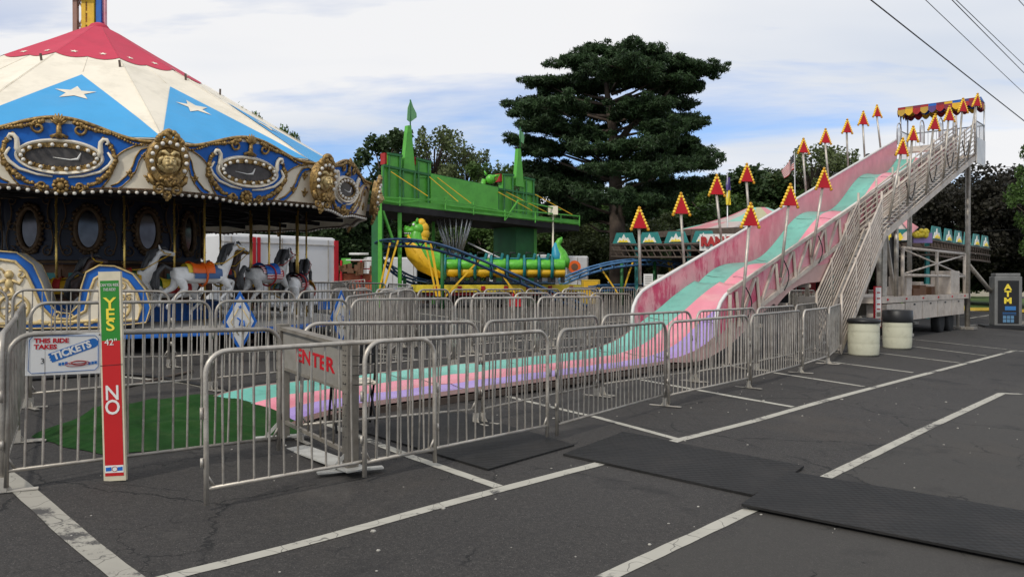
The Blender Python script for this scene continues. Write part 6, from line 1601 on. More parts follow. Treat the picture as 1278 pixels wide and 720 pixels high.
def dragon():
    D0 = 35.2; o = empty('dragon_train', (X(610, D0), D0, 1.5), 0, 'green and yellow dragon shaped train with reared head, row of seats and curled tail', 'coaster train'); off = Vector(o.location)
    def A(px, py, d=0): return at(px, py, D0+d)
    s = D0/F
    # body cars: lower yellow hull, green upper hull
    cars = []
    x = 556
    edges_ = [556, 574, 593, 613, 633, 654, 672, 688, 705]
    for i in range(8):
        x0, x1 = edges_[i]+.4, edges_[i+1]-.4
        y = 333+(.1*i)
        m = MB(off); L = (x1-x0)*s; c = A((x0+x1)/2, y); R90 = Matrix.Rotation(R(90), 3, 'Y')
        def hull(m, zlo, zhi, r0, r1):
            vs = []; n = 10
            for q in range(7):
                u = q/6; xx = c.x-L/2+L*u; bul = 1+.05*math.sin(math.pi*u)
                for k in range(n+1):
                    a = math.pi*(k/n); vs.append(Vector((xx, c.y-math.cos(a)*r0*bul, c.z+zlo+(zhi-zlo)*0-math.sin(a)*r1*bul)))
            return vs, n
        for (zz, ry, rz_, mt, nm) in ((0.05, .52, .42, M_yel, 'yellow_belly'),):
            m = MB(off); vs = []; n = 12
            for q in range(7):
                u = q/6; xx = c.x-L/2+L*u; b = 1+.05*math.sin(math.pi*u)
                for k in range(n): a = 2*math.pi*k/n; vs.append(Vector((xx, c.y+.50*b*math.cos(a), c.z-.22+.23*b*math.sin(a))))
            m.add(vs, [(q*n+k, q*n+(k+1) % n, (q+1)*n+(k+1) % n, (q+1)*n+k) for q in range(6) for k in range(n)]+[tuple(range(n))[::-1], tuple(6*n+k for k in range(n))], True); cr = m.build('yellow_belly', M_yel, o)
            m = MB(off); vs = []
            for q in range(7):
                u = q/6; xx = c.x-L/2+L*u; b = 1+.06*math.sin(math.pi*u)
                for k in range(n): a = 2*math.pi*k/n; vs.append(Vector((xx, c.y+.56*b*math.cos(a), c.z+.08+.31*b*math.sin(a))))
            m.add(vs, [(q*n+k, q*n+(k+1) % n, (q+1)*n+(k+1) % n, (q+1)*n+k) for q in range(6) for k in range(n)]+[tuple(range(n))[::-1], tuple(6*n+k for k in range(n))], True); gb = m.build('green_body', M_dragon, o)
        if i > 0 or True:
            m = MB(off); xx = c.x-L/2
            m.tube([Vector((xx, c.y+.60*math.cos(a), c.z-.02+.50*math.sin(a))) for a in [2*math.pi*k/14 for k in range(14)]], .075, 6, True); m.build('teal_band', M_dteal, o)
        if i < 7:
            m = MB(off); m.box((c.x+.12, c.y, c.z+.42), (.12, .8, .34), Matrix.Rotation(R(14), 3, 'Y')); m.box((c.x-.1, c.y, c.z+.36), (.35, .8, .08)); m.build('seat', M_dteal, o, bevel=.03)
            m = MB(off); m.tube([(c.x-.26, c.y-.38, c.z+.35), (c.x-.22, c.y-.38, c.z+.62), (c.x-.02, c.y-.38, c.z+.60)], .028, 6); m.tube([(c.x-.02, c.y-.38, c.z+.60), (c.x-.02, c.y+.38, c.z+.60)], .028, 6); m.build('lap_bar', M_black, o)
        m = MB(off)
        for dx in (-.2, .2): m.box((c.x+dx, c.y, c.z-.55), (.14, .7, .22))
        m.build('bogie', M_black, o)
    # neck: rising curve; green back, yellow front
    N_ = [(556, 333), (543, 328), (531, 319), (523, 309), (519, 300), (520, 292), (523, 285)]
    m = MB(off); m.tube([A(x, y) for x, y in N_], [.50, .50, .48, .44, .38, .30, .26], 16); m.build('neck', M_dragon, o); nk = o.children[-1]
    m = MB(off); Y_ = [(556, 338), (543, 334), (530, 326), (520, 314), (514, 303), (513, 297)]
    m.tube([A(x, y, -.02) for x, y in Y_], [.36, .42, .50, .50, .36, .22], 16)
    for x, y, r_ in ((548, 337, .44), (537, 331, .50), (527, 323, .545), (520, 314, .53), (516, 306, .44), (514, 300, .33)): m.tube([A(x-1, y+.7), A(x+1, y-.7)], [r_, r_], 14)
    m.build('yellow_breast', M_yel, o)
    m = MB(off); h = A(518, 288)
    m.sph(A(522, 286), (.34, .32, .30), 14, 10); m.sph(A(514, 288), (.36, .28, .17), 14, 10); m.sph(A(508.5, 286.5), (.17, .25, .15), 10, 8)
    m.sph(A(514, 294.5), (.36, .24, .09), 10, 6)
    for dy in (-.12, .12): m.sph(A(506.5, 283)+Vector((0, dy, 0)), (.06, .06, .05), 6, 5)
    for dy in (-.16, .16): m.sph(A(518, 280.5)+Vector((0, dy, 0)), (.12, .11, .13), 8, 6); m.tube([A(521, 279)+Vector((0, dy, 0)), A(521.5, 272.5)+Vector((0, dy*1.4, 0))], [.10, .015], 6)
    m.build('head', M_dragon, o); hd = o.children[-1]
    m = MB(off); 
    for dy in (-.25, .25): m.sph(A(517, 281)+Vector((0, dy, 0)), .06, 8, 6)
    for k in range(6): m.tube([A(506.5+k*2.2, 290.8)+Vector((0, -.21, 0)), A(506.5+k*2.2, 293.0)+Vector((0, -.21, 0))], [.03, .006], 5)
    m.build('eye', M_white, hd)
    m = MB(off)
    for (x, y, r_) in ((526, 279, .20), (528, 285, .26), (528.5, 292, .27), (527, 299, .26)): m.sph(A(x, y), (r_, .22, r_*1.1), 9, 7)
    for k, (x, y) in enumerate([(525, 279), (528, 283), (529.5, 289), (529, 295), (528, 300)]): m.tube([A(x-3.5, y+1), A(x+.5, y-1)], [.22, .03], 8); m.tube([A(x-3, y-1), A(x-1, y+4)], [.12, .12], 6)
    m.build('yellow_crest', M_yel, nk)
    T_ = [(699, 330), (702, 324), (700, 316), (696, 309), (696, 304), (699, 300), (701.5, 296)]
    m = MB(off); m.tube([A(x, y) for x, y in T_], [.42, .34, .24, .17, .13, .13, .02], 12); m.build('tail', M_dragon, o); tl = o.children[-1]
    m = MB(off); m.tube([A(694, 328, -.06), A(695, 318, -.06), A(693, 309, -.06), A(693.5, 303, -.06)], [.30, .24, .14, .05], 10); m.build('tail_fin', pmat('tail_blue', (0.02, 0.25, 0.36), .4), tl)
dragon()
def tube_fan():
    o0 = at(567, 312, 38.5); o = empty('folded_sweep_rack', (o0.x, o0.y, .47), 0, 'cone shaped fan of white steel tubes seen behind the dragon train', 'ride mast'); off = Vector(o.location)
    m = MB(off)
    for k in range(18):
        a = 2*math.pi*k/18; b = at(567, 318, 38.5); t = at(567, 274, 38.5); m.tube([b+Vector((.35*math.cos(a), .35*math.sin(a), 0)), t+Vector((.85*math.cos(a), .85*math.sin(a), 0))], .03, 6)
    m.build('tube_arms', M_alu, o)
    m = MB(off); b = at(567, 318, 38.5); m.tube([(b.x, b.y, .47), (b.x, b.y, b.z+.3)], .32, 12); m.build('mast', M_galv, o)
    m = MB(off); m.tube([at(584, 303, 38.5), at(640, 330, 38)], .045, 6); m.build('strut', M_alu, o)
tube_fan()
# ---------------------------------------------------------------- white trailers, stand, huts
def box_trailer(name, label, a, b, dep, z0, z1, mat, extra=None, group=None):
    a, b = Vector(a), Vector(b); d = (b-a).normalized(); q = Vector((-d.y, d.x, 0)); L = (b-a).length
    o = empty(name, (a.x, a.y, ground_z(a.x, a.y)), 0, label, 'trailer', group); off = Vector(o.location)
    c = (a+b)/2+q*dep/2; rz = math.atan2(d.y, d.x)
    m = MB(off); m.box((c.x, c.y, (z0+z1)/2), (L, dep, z1-z0), rz=rz); bd = m.build('box_body', mat, o, bevel=.10)
    m = MB(off)
    for t in (.08, .5, .92):
        p = a.lerp(b, t)-q*.012; m.box((p.x, p.y, (z0+z1)/2), (.03, .02, (z1-z0)*.92), rz=rz)
    m.build('panel_seam', M_galv, bd)
    for t in (.2, .8):
        for w in (.12, dep-.12):
            p = a.lerp(b, t)+q*w; M = Matrix.Rotation(rz, 3, 'Z') @ Matrix.Rotation(R(90), 3, 'X'); g = ground_z(p.x, p.y)
            m = MB(off); m.lathe((p.x, p.y, g+.33), [(.0, -.10), (.30, -.10), (.33, -.06), (.33, .06), (.30, .10), (.0, .10)], 16, M); m.build('wheel', M_tyre, o)
    return o, off, d, q
def trailers():
    a = at(276, 345, 24.0); b = at(420, 345, 27.0)
    o, off, d, q = box_trailer('box_trailer', 'long white box trailer with red corner posts behind the carousel horses', (a.x, a.y, 0), (b.x, b.y, 0), 2.4, .75, 3.02, M_sheet)
    m = MB(off); rz = math.atan2(d.y, d.x)
    for t in (0.995, .262, .30):
        p = Vector((a.x, a.y, 0)).lerp(Vector((b.x, b.y, 0)), t)-q*.02; m.box((p.x, p.y, 1.85), (.09 if t < .9 else .14, .05, 2.15), rz=rz)
    m.build('red_post', M_red, o)
    m = MB(off); p = Vector((a.x, a.y, 0)).lerp(Vector((b.x, b.y, 0)), .93)-q*.03; m.box((p.x, p.y, .80), (.9, .04, .30), rz=rz); m.build('blue_sign', M_blue, o)
    m = MB(off)
    for t, z in ((.02, 2.75), (.98, 2.75), (.5, 2.75)): pass
    p0 = Vector((a.x, a.y, 1.55))-q*.02; p1 = Vector((b.x, b.y, 1.55))-q*.02; m.bar(p0, p1, .02, .03); m.bar(p0+Vector((0, 0, 1.2)), p1+Vector((0, 0, 1.2)), .02, .03); m.build('side_rail', M_galv, o)
    # small trailers by the coaster
    def em(o, off, px, py, D, r):
        c = at(px, py, D); m = MB(off); m.lathe(c, [(0, 0), (r, 0), (r, .03)], 20, Matrix.Rotation(R(90), 3, 'X')); k = m.build('orange_roundel', M_orange, o)
        m = MB(off); m.lathe(c-Vector((0, .035, 0)), [(0, 0), (r*.55, 0), (r*.55, .02)], 16, Matrix.Rotation(R(90), 3, 'X')); m.build('brown_centre', M_brown, k)
    for (x0, x1, yt, yb, D, lab, e) in ((624, 654, 316, 350, 47, 'small white trailer with a barred window, seen left of the green leg', None), (671, 705, 317.5, 350, 47.5, 'small white trailer with a faint round emblem behind the dragon tail', (680, 330)), (706, 735, 319, 368, 44, 'white utility trailer with an orange round emblem, beside the pine trunk', (717, 333))):
        A_ = at(x0, yb, D); B_ = at(x1, yb, D+.6); o, off, d, q = box_trailer('utility_trailer', lab.replace('left of', 'beside'), (A_.x, A_.y, 0), (B_.x, B_.y, 0), 2.2, .75, at(x0, yt, D).z, M_sheet, group='small white trailers behind the coaster')
        if e: em(o, off, e[0], e[1], D-.05 if D > 46 else D-.05, .30 if D > 46 else .34)
        else:
            m = MB(off)
            for k in range(7): p = at(x0+4+k*3.6, 326, D-.02); m.bar(p+Vector((0, 0, .28)), p-Vector((0, 0, .4)), .04)
            m.build('window_bar', M_dgold, o)
    a = at(458, 345, 50); box_trailer('box_trailer', 'white trailer half hidden behind the green castle leg', (a.x, a.y, 0), (a.x+3, a.y+1, 0), 2.2, .7, 3.1, M_sheet)
trailers()
def orange_stand():
    D = 43; o0 = at(447, 345, D); o = empty('ticket_stand', (o0.x, o0.y, .47), 0, 'orange food stand with white awning and red posts beyond the carousel', 'stand'); off = Vector(o.location)
    m = MB(off); a, b = at(424, 340, D), at(470, 340, D); m.box(((a.x+b.x)/2, D+1, 1.25), (b.x-a.x, 2, 1.5)); m.build('counter', pmat('orange_brown_panel', (.42, .12, .05), .6, 0, .3, 3), o)
    m = MB(off); m.box(((a.x+b.x)/2+.2, D+1, 2.72), (b.x-a.x-.3, 2.2, .06)); m.tube([at(436, 317, D), at(460, 317, D)], .06, 6); m.build('awning', M_white, o)
    m = MB(off)
    for px in (426, 451, 469): p = at(px, 340, D-.1); m.bar((p.x, p.y, .5), (p.x, p.y, 2.7), .10)
    for z in (1.6, 2.25): m.bar((a.x, D-.1, z), (b.x, D-.1, z), .06)
    m.build('red_post', M_red, o)
    m = MB(off); p = at(432, 327, D-.06); m.box(p, (.5, .04, .4)); m.build('green_sign', M_green, o)
    rn = random.Random(9); m = MB(off)
    for k in range(16): p = at(rn.uniform(425, 468), rn.uniform(330, 342), D-.4); m.box(p, (rn.uniform(.15, .4), .2, rn.uniform(.15, .35)), rz=rn.random())
    m.build('crate', M_brown, o)
    # steel frames stacked beyond the platform
    o0 = at(430, 350, 24); o = empty('panel_stack', (o0.x, o0.y, ground_z(o0.x, o0.y)), 0, 'dense stack of spare barrier panels leaning beyond the carousel', 'panel stack'); off = Vector(o.location)
    for k in range(8):
        m = MB(off); y = 23.6+k*.14; x0 = X(419, y)-.02*k; x1 = X(455, y)
        m.tube([(x0, y, .55), (x0, y, 1.55), (x1, y, 1.62), (x1, y, .55)], .022, 6)
        for j in range(1, 9): xx = x0+(x1-x0)*j/9; m.tube([(xx+.1, y, .6), (xx, y, 1.58)], .010, 5, cap=False)
        m.build('barrier_panel', M_galv, o)
orange_stand()
# ---------------------------------------------------------------- covered ride beyond the slide
def canopy_ride():
    D = 40.0; c = Vector((X(905, D), D, 0)); c = Vector((13.2, 43.5, 0)); g = .2
    o = empty('covered_ride', (c.x, c.y, g), 0, 'round covered ride with faded pink and mint canopy and a white sign with red letters', 'covered ride'); off = Vector(o.location)
    n = 16; Rr = 6.4; za = 5.25; ze = 3.95; cols = [M_teals, M_pinks, M_wallp, M_cream]
    mint = pmat('faded_mint_vinyl', (0.22, 0.50, 0.40), .6, 0, .1, 1.5, 0, (.4, .45, .35), .5, 1.2); rose = pmat('faded_rose_vinyl', (0.55, 0.22, 0.24), .6, 0, .1, 1.5); grey = pmat('faded_grey_pink_vinyl', (0.48, 0.40, 0.37), .6, 0, .1, 1.5); yl = pmat('faded_khaki_vinyl', (0.42, 0.40, 0.24), .6, 0, .1, 1.5)
    cs = [mint, rose, grey, mint, yl, rose, mint, grey]; mb = [MB(off) for _ in range(4)]; mats = [mint, rose, grey, yl]
    apex = at(945, 259, 43.5); peak = at(907, 256.5, 42.8)
    def ep(i, t=1.0):
        a = 2*math.pi*i/n; p = Vector((c.x+Rr*t*math.cos(a), c.y+Rr*t*math.sin(a), 0)); z = ze+(apex.z-ze)*min(1, (1-t)/.72)**1.0; return Vector((apex.x*(1-t)+p.x*t, apex.y*(1-t)+p.y*t, z))
    for i in range(n):
        T = [0.0, .12, .3, .5, .7, .85, 1.0]
        for j in range(6):
            k = mats.index(cs[(i+(1 if 1 < j < 4 else 0)) % 8]); mb[k].add([ep(i, T[j]), ep(i+1, T[j]), ep(i+1, T[j+1]), ep(i, T[j+1])], [(0, 3, 2, 1)], True)
    top_ = None
    for k in range(4): mb[k].build('canopy_panel', mats[k], o)
    m = MB(off)
    for i in range(n): m.bar(ep(i), ep(i+1), .12, .30); m.bar((ep(i).x, ep(i).y, g), ep(i), .12); m.bar(ep(i)-Vector((0, 0, .5)), ep(i+1)-Vector((0, 0, .5)), .05); m.bar(ep(i)-Vector((0, 0, .5)), ep(i+1), .04)
    m.build('frame', M_rust, o)
    # crown boards: teal chevrons with white peaks and yellow waves, hung on a flatter wider rim
    def board(p, q, h=.52):
        ax = (q-p); L = ax.length; ax.normalize(); ay = Vector((0, 0, 1)); nn = ax.cross(ay)
        b = MB(off); b.prism([(0.05*L, 0), (.95*L, 0), (.80*L, h), (.20*L, h)], p, ax, ay, -.04); bd = b.build('crown_board', M_teal, o)
        b = MB(off); b.prism([(.24*L, .04), (.76*L, .04), (.66*L, h*.55), (.58*L, h*.45), (.50*L, h*.86), (.42*L, h*.45), (.34*L, h*.55)], p+nn*.03, ax, ay, -.03); b.build('white_peak', M_white, bd)
        b = MB(off); b.prism([(.30*L, .06), (.70*L, .06), (.62*L, h*.32), (.54*L, h*.22), (.50*L, h*.42), (.46*L, h*.22), (.38*L, h*.32)], p+nn*.06, ax, ay, -.02); b.build('yellow_wave', M_ylt, bd)
    Pl = [at(x, y, d) for x, y, d in ((763, 304, 40), (795, 304, 38.5), (827, 303.5, 37.3), (861, 303, 36.4), (876, 304, 36.0))]
    for a, b in zip(Pl[:-2], Pl[1:-1]): board(a, b)
    board(Pl[3], Pl[3]+(Pl[3]-Pl[2])*.96)
    Pr = [at(x, y, d) for x, y, d in ((1160, 298, 33), (1177, 301, 33.8), (1190, 303, 34.6), (1202, 305, 35.5), (1213, 306.5, 36.5), (1224, 308, 37.5), (1235, 310, 38.6))]
    for a, b in zip(Pr[:-1], Pr[1:]): board(a, b, .55)
    m = MB(off)
    pts = [Pl[0], Pl[1], Pl[2], Pl[3], at(940, 303, 34.5), at(1040, 303, 33), at(1110, 301, 32.6), Pr[0]]+Pr[1:]
    for z in (-.06, -.35, -.65):
        m.tube([p+Vector((0, 0, z)) for p in pts], .05, 5)
    for p, q in zip(pts[:-1], pts[1:]):
        for k in range(4): a = p.lerp(q, k/4); b = p.lerp(q, (k+1)/4); m.bar(a-Vector((0, 0, .06)), b-Vector((0, 0, .65)), .04); m.bar(a-Vector((0, 0, .06)), Vector((c.x, c.y, a.z-.1)).lerp(a, .55), .05)
    m.build('rim_truss', M_rust, o)
    m = MB(off)                                        # dark ceiling under the rim
    cc = Vector((c.x+2.4, c.y+1.5, 3.15)); k = len(pts)
    m.add([cc]+[p-Vector((0, 0, .30)) for p in pts], [(0, i+1, i+2) for i in range(k-1)]); m.build('ceiling', M_dark, o)
    m = MB(off)
    for p in pts[1:-5:2]: m.bar((p.x, p.y+.2, ground_z(p.x, p.y)), p+Vector((0, .2, 0)), .14)
    m.build('teal_post', M_teal, o)
    # RAM sign
    a, b = at(873, 313, 35.2), at(945, 313, 34.2); ax = (b-a).normalized(); h = .72
    m = MB(off); m.prism([(0, 0), ((b-a).length, 0), ((b-a).length, h), (0, h)], a, ax, (0, 0, 1), -.08); m.build('sign_board', M_white, o); sb = o.children[-1]
    text_mesh('RAM', .52, M_redd, 'lettering', sb, Matrix.Translation(-off) @ frame_matrix(a+ax*.52+Vector((0, 0, h*.52))-Vector((0, .10, 0)), ax, (0, 0, 1)), .02, 'CENTER', .92, off=.035)
    text_mesh('B', .52, M_redd, 'lettering', sb, Matrix.Translation(-off) @ frame_matrix(a+ax*1.25+Vector((0, 0, h*.52))-Vector((0, .10, 0)), ax, (0, 0, 1)), .02, 'CENTER', .92, off=.035)
    m = MB(off)
    for k in range(8): m.sph(a+ax*(.1+.25*k)+Vector((0, -.09, .06 if k % 2 else h-.07)), .028, 6, 4)
    m.build('black_dot', M_black, sb)
    # bulb rosette and pointed tent flap by the stair
    m = MB(off); p = at(1128, 304, 32.5)
    m.add([at(1100, 302, 32.8), at(1118, 273, 33.5), at(1127, 272, 33.2), at(1146, 284, 32.2), at(1131, 300, 31.8), at(1117, 300, 32.4)], [(0, 1, 5), (1, 2, 4, 5), (2, 3, 4)]); m.build('entrance_tent', grey, o)
    m = MB(off); m.add([at(1121, 272, 33.1), at(1127, 271.5, 33.0), at(1146, 283.5, 32.0), at(1137, 292, 31.7)], [(0, 1, 2, 3)]); m.build('entrance_tent_stripe', rose, o)
    m = MB(off); m.prism([(0, 0), (1.05, 0), (1.05, .48), (0, .48)], at(1102, 301, 32.3), (1, 0, 0), (0, 0, 1), -.05); m.build('teal_sign', M_teal, o)
    m = MB(off); q = at(1104, 300, 32.1); m.prism([(0, 0), (.8, 0), (.62, .3), (.4, .12), (.2, .3)], q, (1, 0, 0), (0, 0, 1), -.04); m.build('yellow_sign', M_ylt, o)
    m = MB(off); rn = random.Random(6)
    for k in range(14): m.sph(at(1141+rn.uniform(0, 18), 286+rn.uniform(0, 10), 32.0), .11, 7, 5)
    m.build('yellow_flower', M_ylt, o)
    m = MB(off); m.box(at(1151, 297, 32.2), (.75, .08, .4)); m.build('purple_board', M_purps, o)
    # dark platform and cars
    m = MB(off); m.lathe((c.x, c.y, 0), [(6.3, .35), (6.3, .85), (5.9, .9)], 28); m.build('ride_platform', M_dark, o)
    m = MB(off); rn = random.Random(8)
    for k in range(22): a = 2*math.pi*k/22; m.box((c.x+5*math.cos(a), c.y+5*math.sin(a), 1.35), (.9, .7, .7), rz=a)
    m.build('ride_car', M_redd, o)
    m = MB(off); m.lathe((c.x, c.y+2, 0), [(4.2, .9), (4.2, 3.3)], 20); m.build('back_scenery', M_dark, o)
canopy_ride()
def notices():
    for i, (px, py, D, w, h, lab) in enumerate([(804, 352, 37, .42, .55, 'white notice on a stand by the first arrow pole'), (821, 352, 38, .42, .5, 'white notice on a stand half behind the slide wall')]):
        p = at(px+5, py, D); o = empty('notice_board', (p.x, p.y, ground_z(p.x, p.y)), 0, lab, 'sign', 'white notices beyond the slide'); off = Vector(o.location)
        m = MB(off); m.box((p.x, p.y, p.z+.1), (w, .03, h)); m.build('board', M_white, o)
        m = MB(off)
        for k in range(4): m.box((p.x, p.y-.02, p.z+.25-.1*k), (w*.7, .01, .03))
        m.build('print_block', M_galv, o)
        m = MB(off); m.bar((p.x, p.y+.04, o.location.z), (p.x, p.y+.04, p.z+.2), .05); m.build('stand', M_galv, o)
    p = hit(723, 381); o = empty('yellow_bin', tuple(at(737, 352, 40).xy)+(.47,), 0, 'yellow cabinet standing between the utility trailer and the pine', 'cabinet'); m = MB(); m.box((0, 0, .6), (.9, .5, 1.2)); m.build('cabinet_body', pmat('mustard_paint', (.45, .30, .03), .5), o, bevel=.03); m = MB(); m.box((0, -.26, .7), (.7, .02, .8)); m.build('cabinet_door', M_yel, o)
notices()
def tower():
    D = 42; o0 = at(112, 100, D); o = empty('ride_tower', (o0.x, o0.y, .47), 0, 'yellow and blue lattice ride tower rising behind the carousel peak', 'ride tower'); off = Vector(o.location)
    x0 = o0.x; 
    m = MB(off)
    for (px, w, mt) in ((96, .22, 0),): p = at(px, 0, D); m.bar((p.x, D, .5), (p.x, D, 19), w)
    for k in range(16): z = .5+k*1.15; a = at(96, 0, D).x; b = at(105, 0, D).x; m.bar((a, D, z), (b, D+.1, z+1.15), .05); m.bar((b, D+.1, z), (a, D, z+1.15), .05)
    m.build('brown_leg', pmat('brown_red_steel', (.30, .16, .12), .6), o)
    m = MB(off)
    for px, w in ((106, .22), (115, .34)): p = at(px, 0, D); m.bar((p.x, D+.1, .5), (p.x, D+.1, 19), w, .3)
    for k in range(30): z = .5+k*.6; a = at(106, 0, D).x; b = at(114, 0, D).x; m.bar((a, D, z), (b, D, z), .08, .12)
    p = at(101, 5, D); m.box((p.x, D, 17.1), (1.1, .8, 1.6)); m.build('yellow_mast', M_yel, o)
    m = MB(off); p = at(123.5, 0, D); m.bar((p.x, D+.2, .5), (p.x, D+.2, 19), .26, .3); m.build('blue_mast', M_blue, o)
    m = MB(off); p = at(128.5, 0, D); m.bar((p.x, D+.3, .5), (p.x, D+.3, 19), .14, .2); m.build('pink_mast', M_wallp, o)
tower()
def flags():
    # national flag beyond the slide
    D = 34; b = at(994, 330, D); t = at(991, 190, D); o = empty('flag', (b.x, b.y, .3), 0, 'American flag on a tilted pole above the slide edge', 'flag'); off = Vector(o.location)
    m = MB(off); m.tube([(b.x, b.y, .3), t], .025, 6); m.build('flag_pole', M_alu, o)
    ux = (at(976, 222, D)-at(991, 192, D)); 
    a0 = at(991, 191, D); L = 1.1; H = .62; dx = Vector((-.42, .10, -.90)).normalized(); dy = Vector((.10, 0, .0)); dy = Vector((.62, 0, -.30)).normalized()
    c00, c01, c11, c10 = at(991, 211, D), at(991.6, 191.5, D), at(975, 214, D), at(979, 223, D)
    def fp(u, v): return (c00*(1-v)+c01*v)*(1-u)+(c10*(1-v)+c11*v)*u+Vector((0, .07*math.sin(u*8+v), .03*math.sin(u*7)))
    rd, wh, bl, st = MB(off), MB(off), MB(off), MB(off)
    for k in range(13):
        mm = rd if k % 2 == 0 else wh; v0, v1 = k/13, (k+1)/13; u0 = .40 if k >= 6 else 0
        mm.grid(lambda u, v: fp(u0+(1-u0)*u, v0+(v1-v0)*v), 10, 1)
    bl.grid(lambda u, v: fp(.40*u, 1-7/13*v)-Vector((0, .004, 0)), 5, 4)
    for i in range(5):
        for j in range(4): p = fp(.05+.08*i, .94-.13*j); st.sph(p-Vector((0, .01, 0)), .012, 4, 3)
    f = rd.build('red_stripes', M_red, o); wh.build('white_stripes', M_white, o); c = bl.build('canton', M_navy, o); st.build('stars', M_white, c)
    D = 38; b = at(908, 330, D); o = empty('flag', (b.x, b.y, .3), 0, 'limp purple and yellow flag on a thin pole near the pine', 'flag'); off = Vector(o.location)
    m = MB(off); m.tube([(b.x, b.y, .3), at(907.5, 216, D)], .03, 6); m.build('flag_pole', M_alu, o)
    for (y0, y1, mt, nm) in ((222, 238, pmat('flag_purple', (.09, .06, .22), .7), 'purple_half'), (238, 256, M_ylt, 'yellow_half')):
        m = MB(off); A_, B_ = at(906, y0, D), at(911.5, y1, D)
        m.grid(lambda u, v: Vector((A_.x+(B_.x-A_.x)*v, D-.03+.08*math.sin(v*7+u*3), A_.z+(B_.z-A_.z)*u)), 6, 8); m.build(nm, mt, o)
    # dark lamps clipped beyond the slide wall
    for px, py, D, s, lab in ((1043, 222, 27.0, .16, 'round black lamp head above the lower slide wall'), (1083, 197, 27.5, .13, 'small black lamp head above the upper slide wall')):
        p = at(px, py, D); g = ground_z(p.x, p.y); o = empty('work_lamp', (p.x, p.y, g), 0, lab, 'lamp', 'black lamp heads behind the slide'); off = Vector(o.location); m = MB(off); m.sph(p, (s, s, s*1.1), 8, 6); m.box(p+Vector((-.15, 0, -.12)), (.3, .15, .15), Matrix.Rotation(R(-25), 3, 'Y')); m.build('lamp_head', M_black, o); m = MB(off); m.tube([(p.x, p.y, g), p], .03, 6); m.build('stand', M_rust, o)
flags()
def house():
    for (px, w, D, lab) in ((1212, 9, 78, 'pale house wall behind the grass and dark trees'), (428, 5, 70, 'small house with a grey gable roof beyond the orange stand')):
        c = at(px, 350, D); g = ground_z(c.x, c.y); o = empty('house', (c.x, c.y, g), 0, lab, 'house'); off = Vector(o.location)
        m = MB(off); m.box((c.x, c.y, g+1.4), (w, 6, 2.8)); m.build('wall', M_brick, o)
        m = MB(off); m.prism([(-w/2-.4, 0), (w/2+.4, 0), (0, 2.0)], (c.x, c.y+3.3, g+2.8), (1, 0, 0), (0, 0, 1), 6.6); m.build('roof', M_roof, o)
        for k in range(3):
            m = MB(off); x = c.x-w*.33+w*.33*k; m.box((x, c.y-3.02, g+1.5), (1.0, .06, 1.1)); wn = m.build('window', M_white, o); m = MB(off); m.box((x, c.y-3.06, g+1.5), (.85, .04, .95)); m.build('pane', M_glass, wn)
house()
def wires():
    def wire(p, q, sag, r, lab):
        d = q-p; a = p-d*1.2; b = q+d*1.2; m = MB(a); n = 24
        m.tube([a.lerp(b, k/n)-Vector((0, 0, sag*math.sin(math.pi*k/n))) for k in range(n+1)], r, 5); o = m.build('power_line', M_black); tag(o, lab, 'power line', 'overhead wires crossing the sky')
    wire(at(1084, -2, 22), at(1282, 154, 34), .05, .020, 'thick black overhead wire passing just over the slide awning')
    wire(at(1152, -2, 26), at(1282, 121, 38), .05, .013, 'thin overhead wire second from the slide awning')
    wire(at(1185, -2, 26), at(1282, 96, 38), .05, .016, 'overhead wire, lower one of the close pair')
    wire(at(1190, -2, 26), at(1282, 86, 38), .05, .014, 'overhead wire, upper one of the close pair')
    wire(at(1268, -2, 26), at(1282, 13, 30), .05, .014, 'overhead wire just touching the top corner of the sky')
    wire(at(1160, 287, 46), at(1278, 282, 46), .2, .018, 'low wire crossing in front of the dark maples')
    wire(at(1222, 206, 60), at(1278, 208, 60), .1, .020, 'distant wire beside the platform panel against white cloud')
wires()
# ---------------------------------------------------------------- trees
def leaf_mesh(name, cl, n_per, size, mat, seed, asp=1.6, flat=0.0, trunk=None):
    """cl: clump list (x, y, z, rx, ry, rz); every leaf is one small quad"""
    rs = np.random.RandomState(seed); V_ = []; k = 0
    C_ = np.array(cl, dtype=float); wts = (C_[:, 3]*C_[:, 4]*C_[:, 5])**(0.62); wts /= wts.sum()
    tot = int(n_per*len(cl)); idx = rs.choice(len(cl), tot, p=wts)
    d = rs.normal(size=(tot, 3)); d /= np.linalg.norm(d, axis=1)[:, None]; rad = rs.uniform(0.25, 1.0, tot)**0.55
    rad *= 1+rs.normal(size=tot)*0.10
    P = C_[idx, :3]+d*rad[:, None]*C_[idx, 3:6]
    nrm = rs.normal(size=(tot, 3)); nrm[:, 2] += flat*rs.choice([1.0], tot)*2; nrm /= np.linalg.norm(nrm, axis=1)[:, None]
    t = rs.normal(size=(tot, 3)); t -= nrm*(t*nrm).sum(1)[:, None]; t /= np.linalg.norm(t, axis=1)[:, None]; b = np.cross(nrm, t)
    s = size*rs.uniform(0.6, 1.25, tot)[:, None]
    q = np.stack([P-t*s*asp/2, P+b*s/2, P+t*s*asp/2, P-b*s/2], 1).reshape(-1, 3)
    me = bpy.data.meshes.new(name); me.vertices.add(len(q)); me.vertices.foreach_set('co', q.ravel()); me.loops.add(tot*4); me.loops.foreach_set('vertex_index', np.arange(tot*4))
    me.polygons.add(tot); me.polygons.foreach_set('loop_start', np.arange(tot)*4); me.polygons.foreach_set('loop_total', np.full(tot, 4)); me.update(); me.validate(); me.materials.append(mat)
    return me
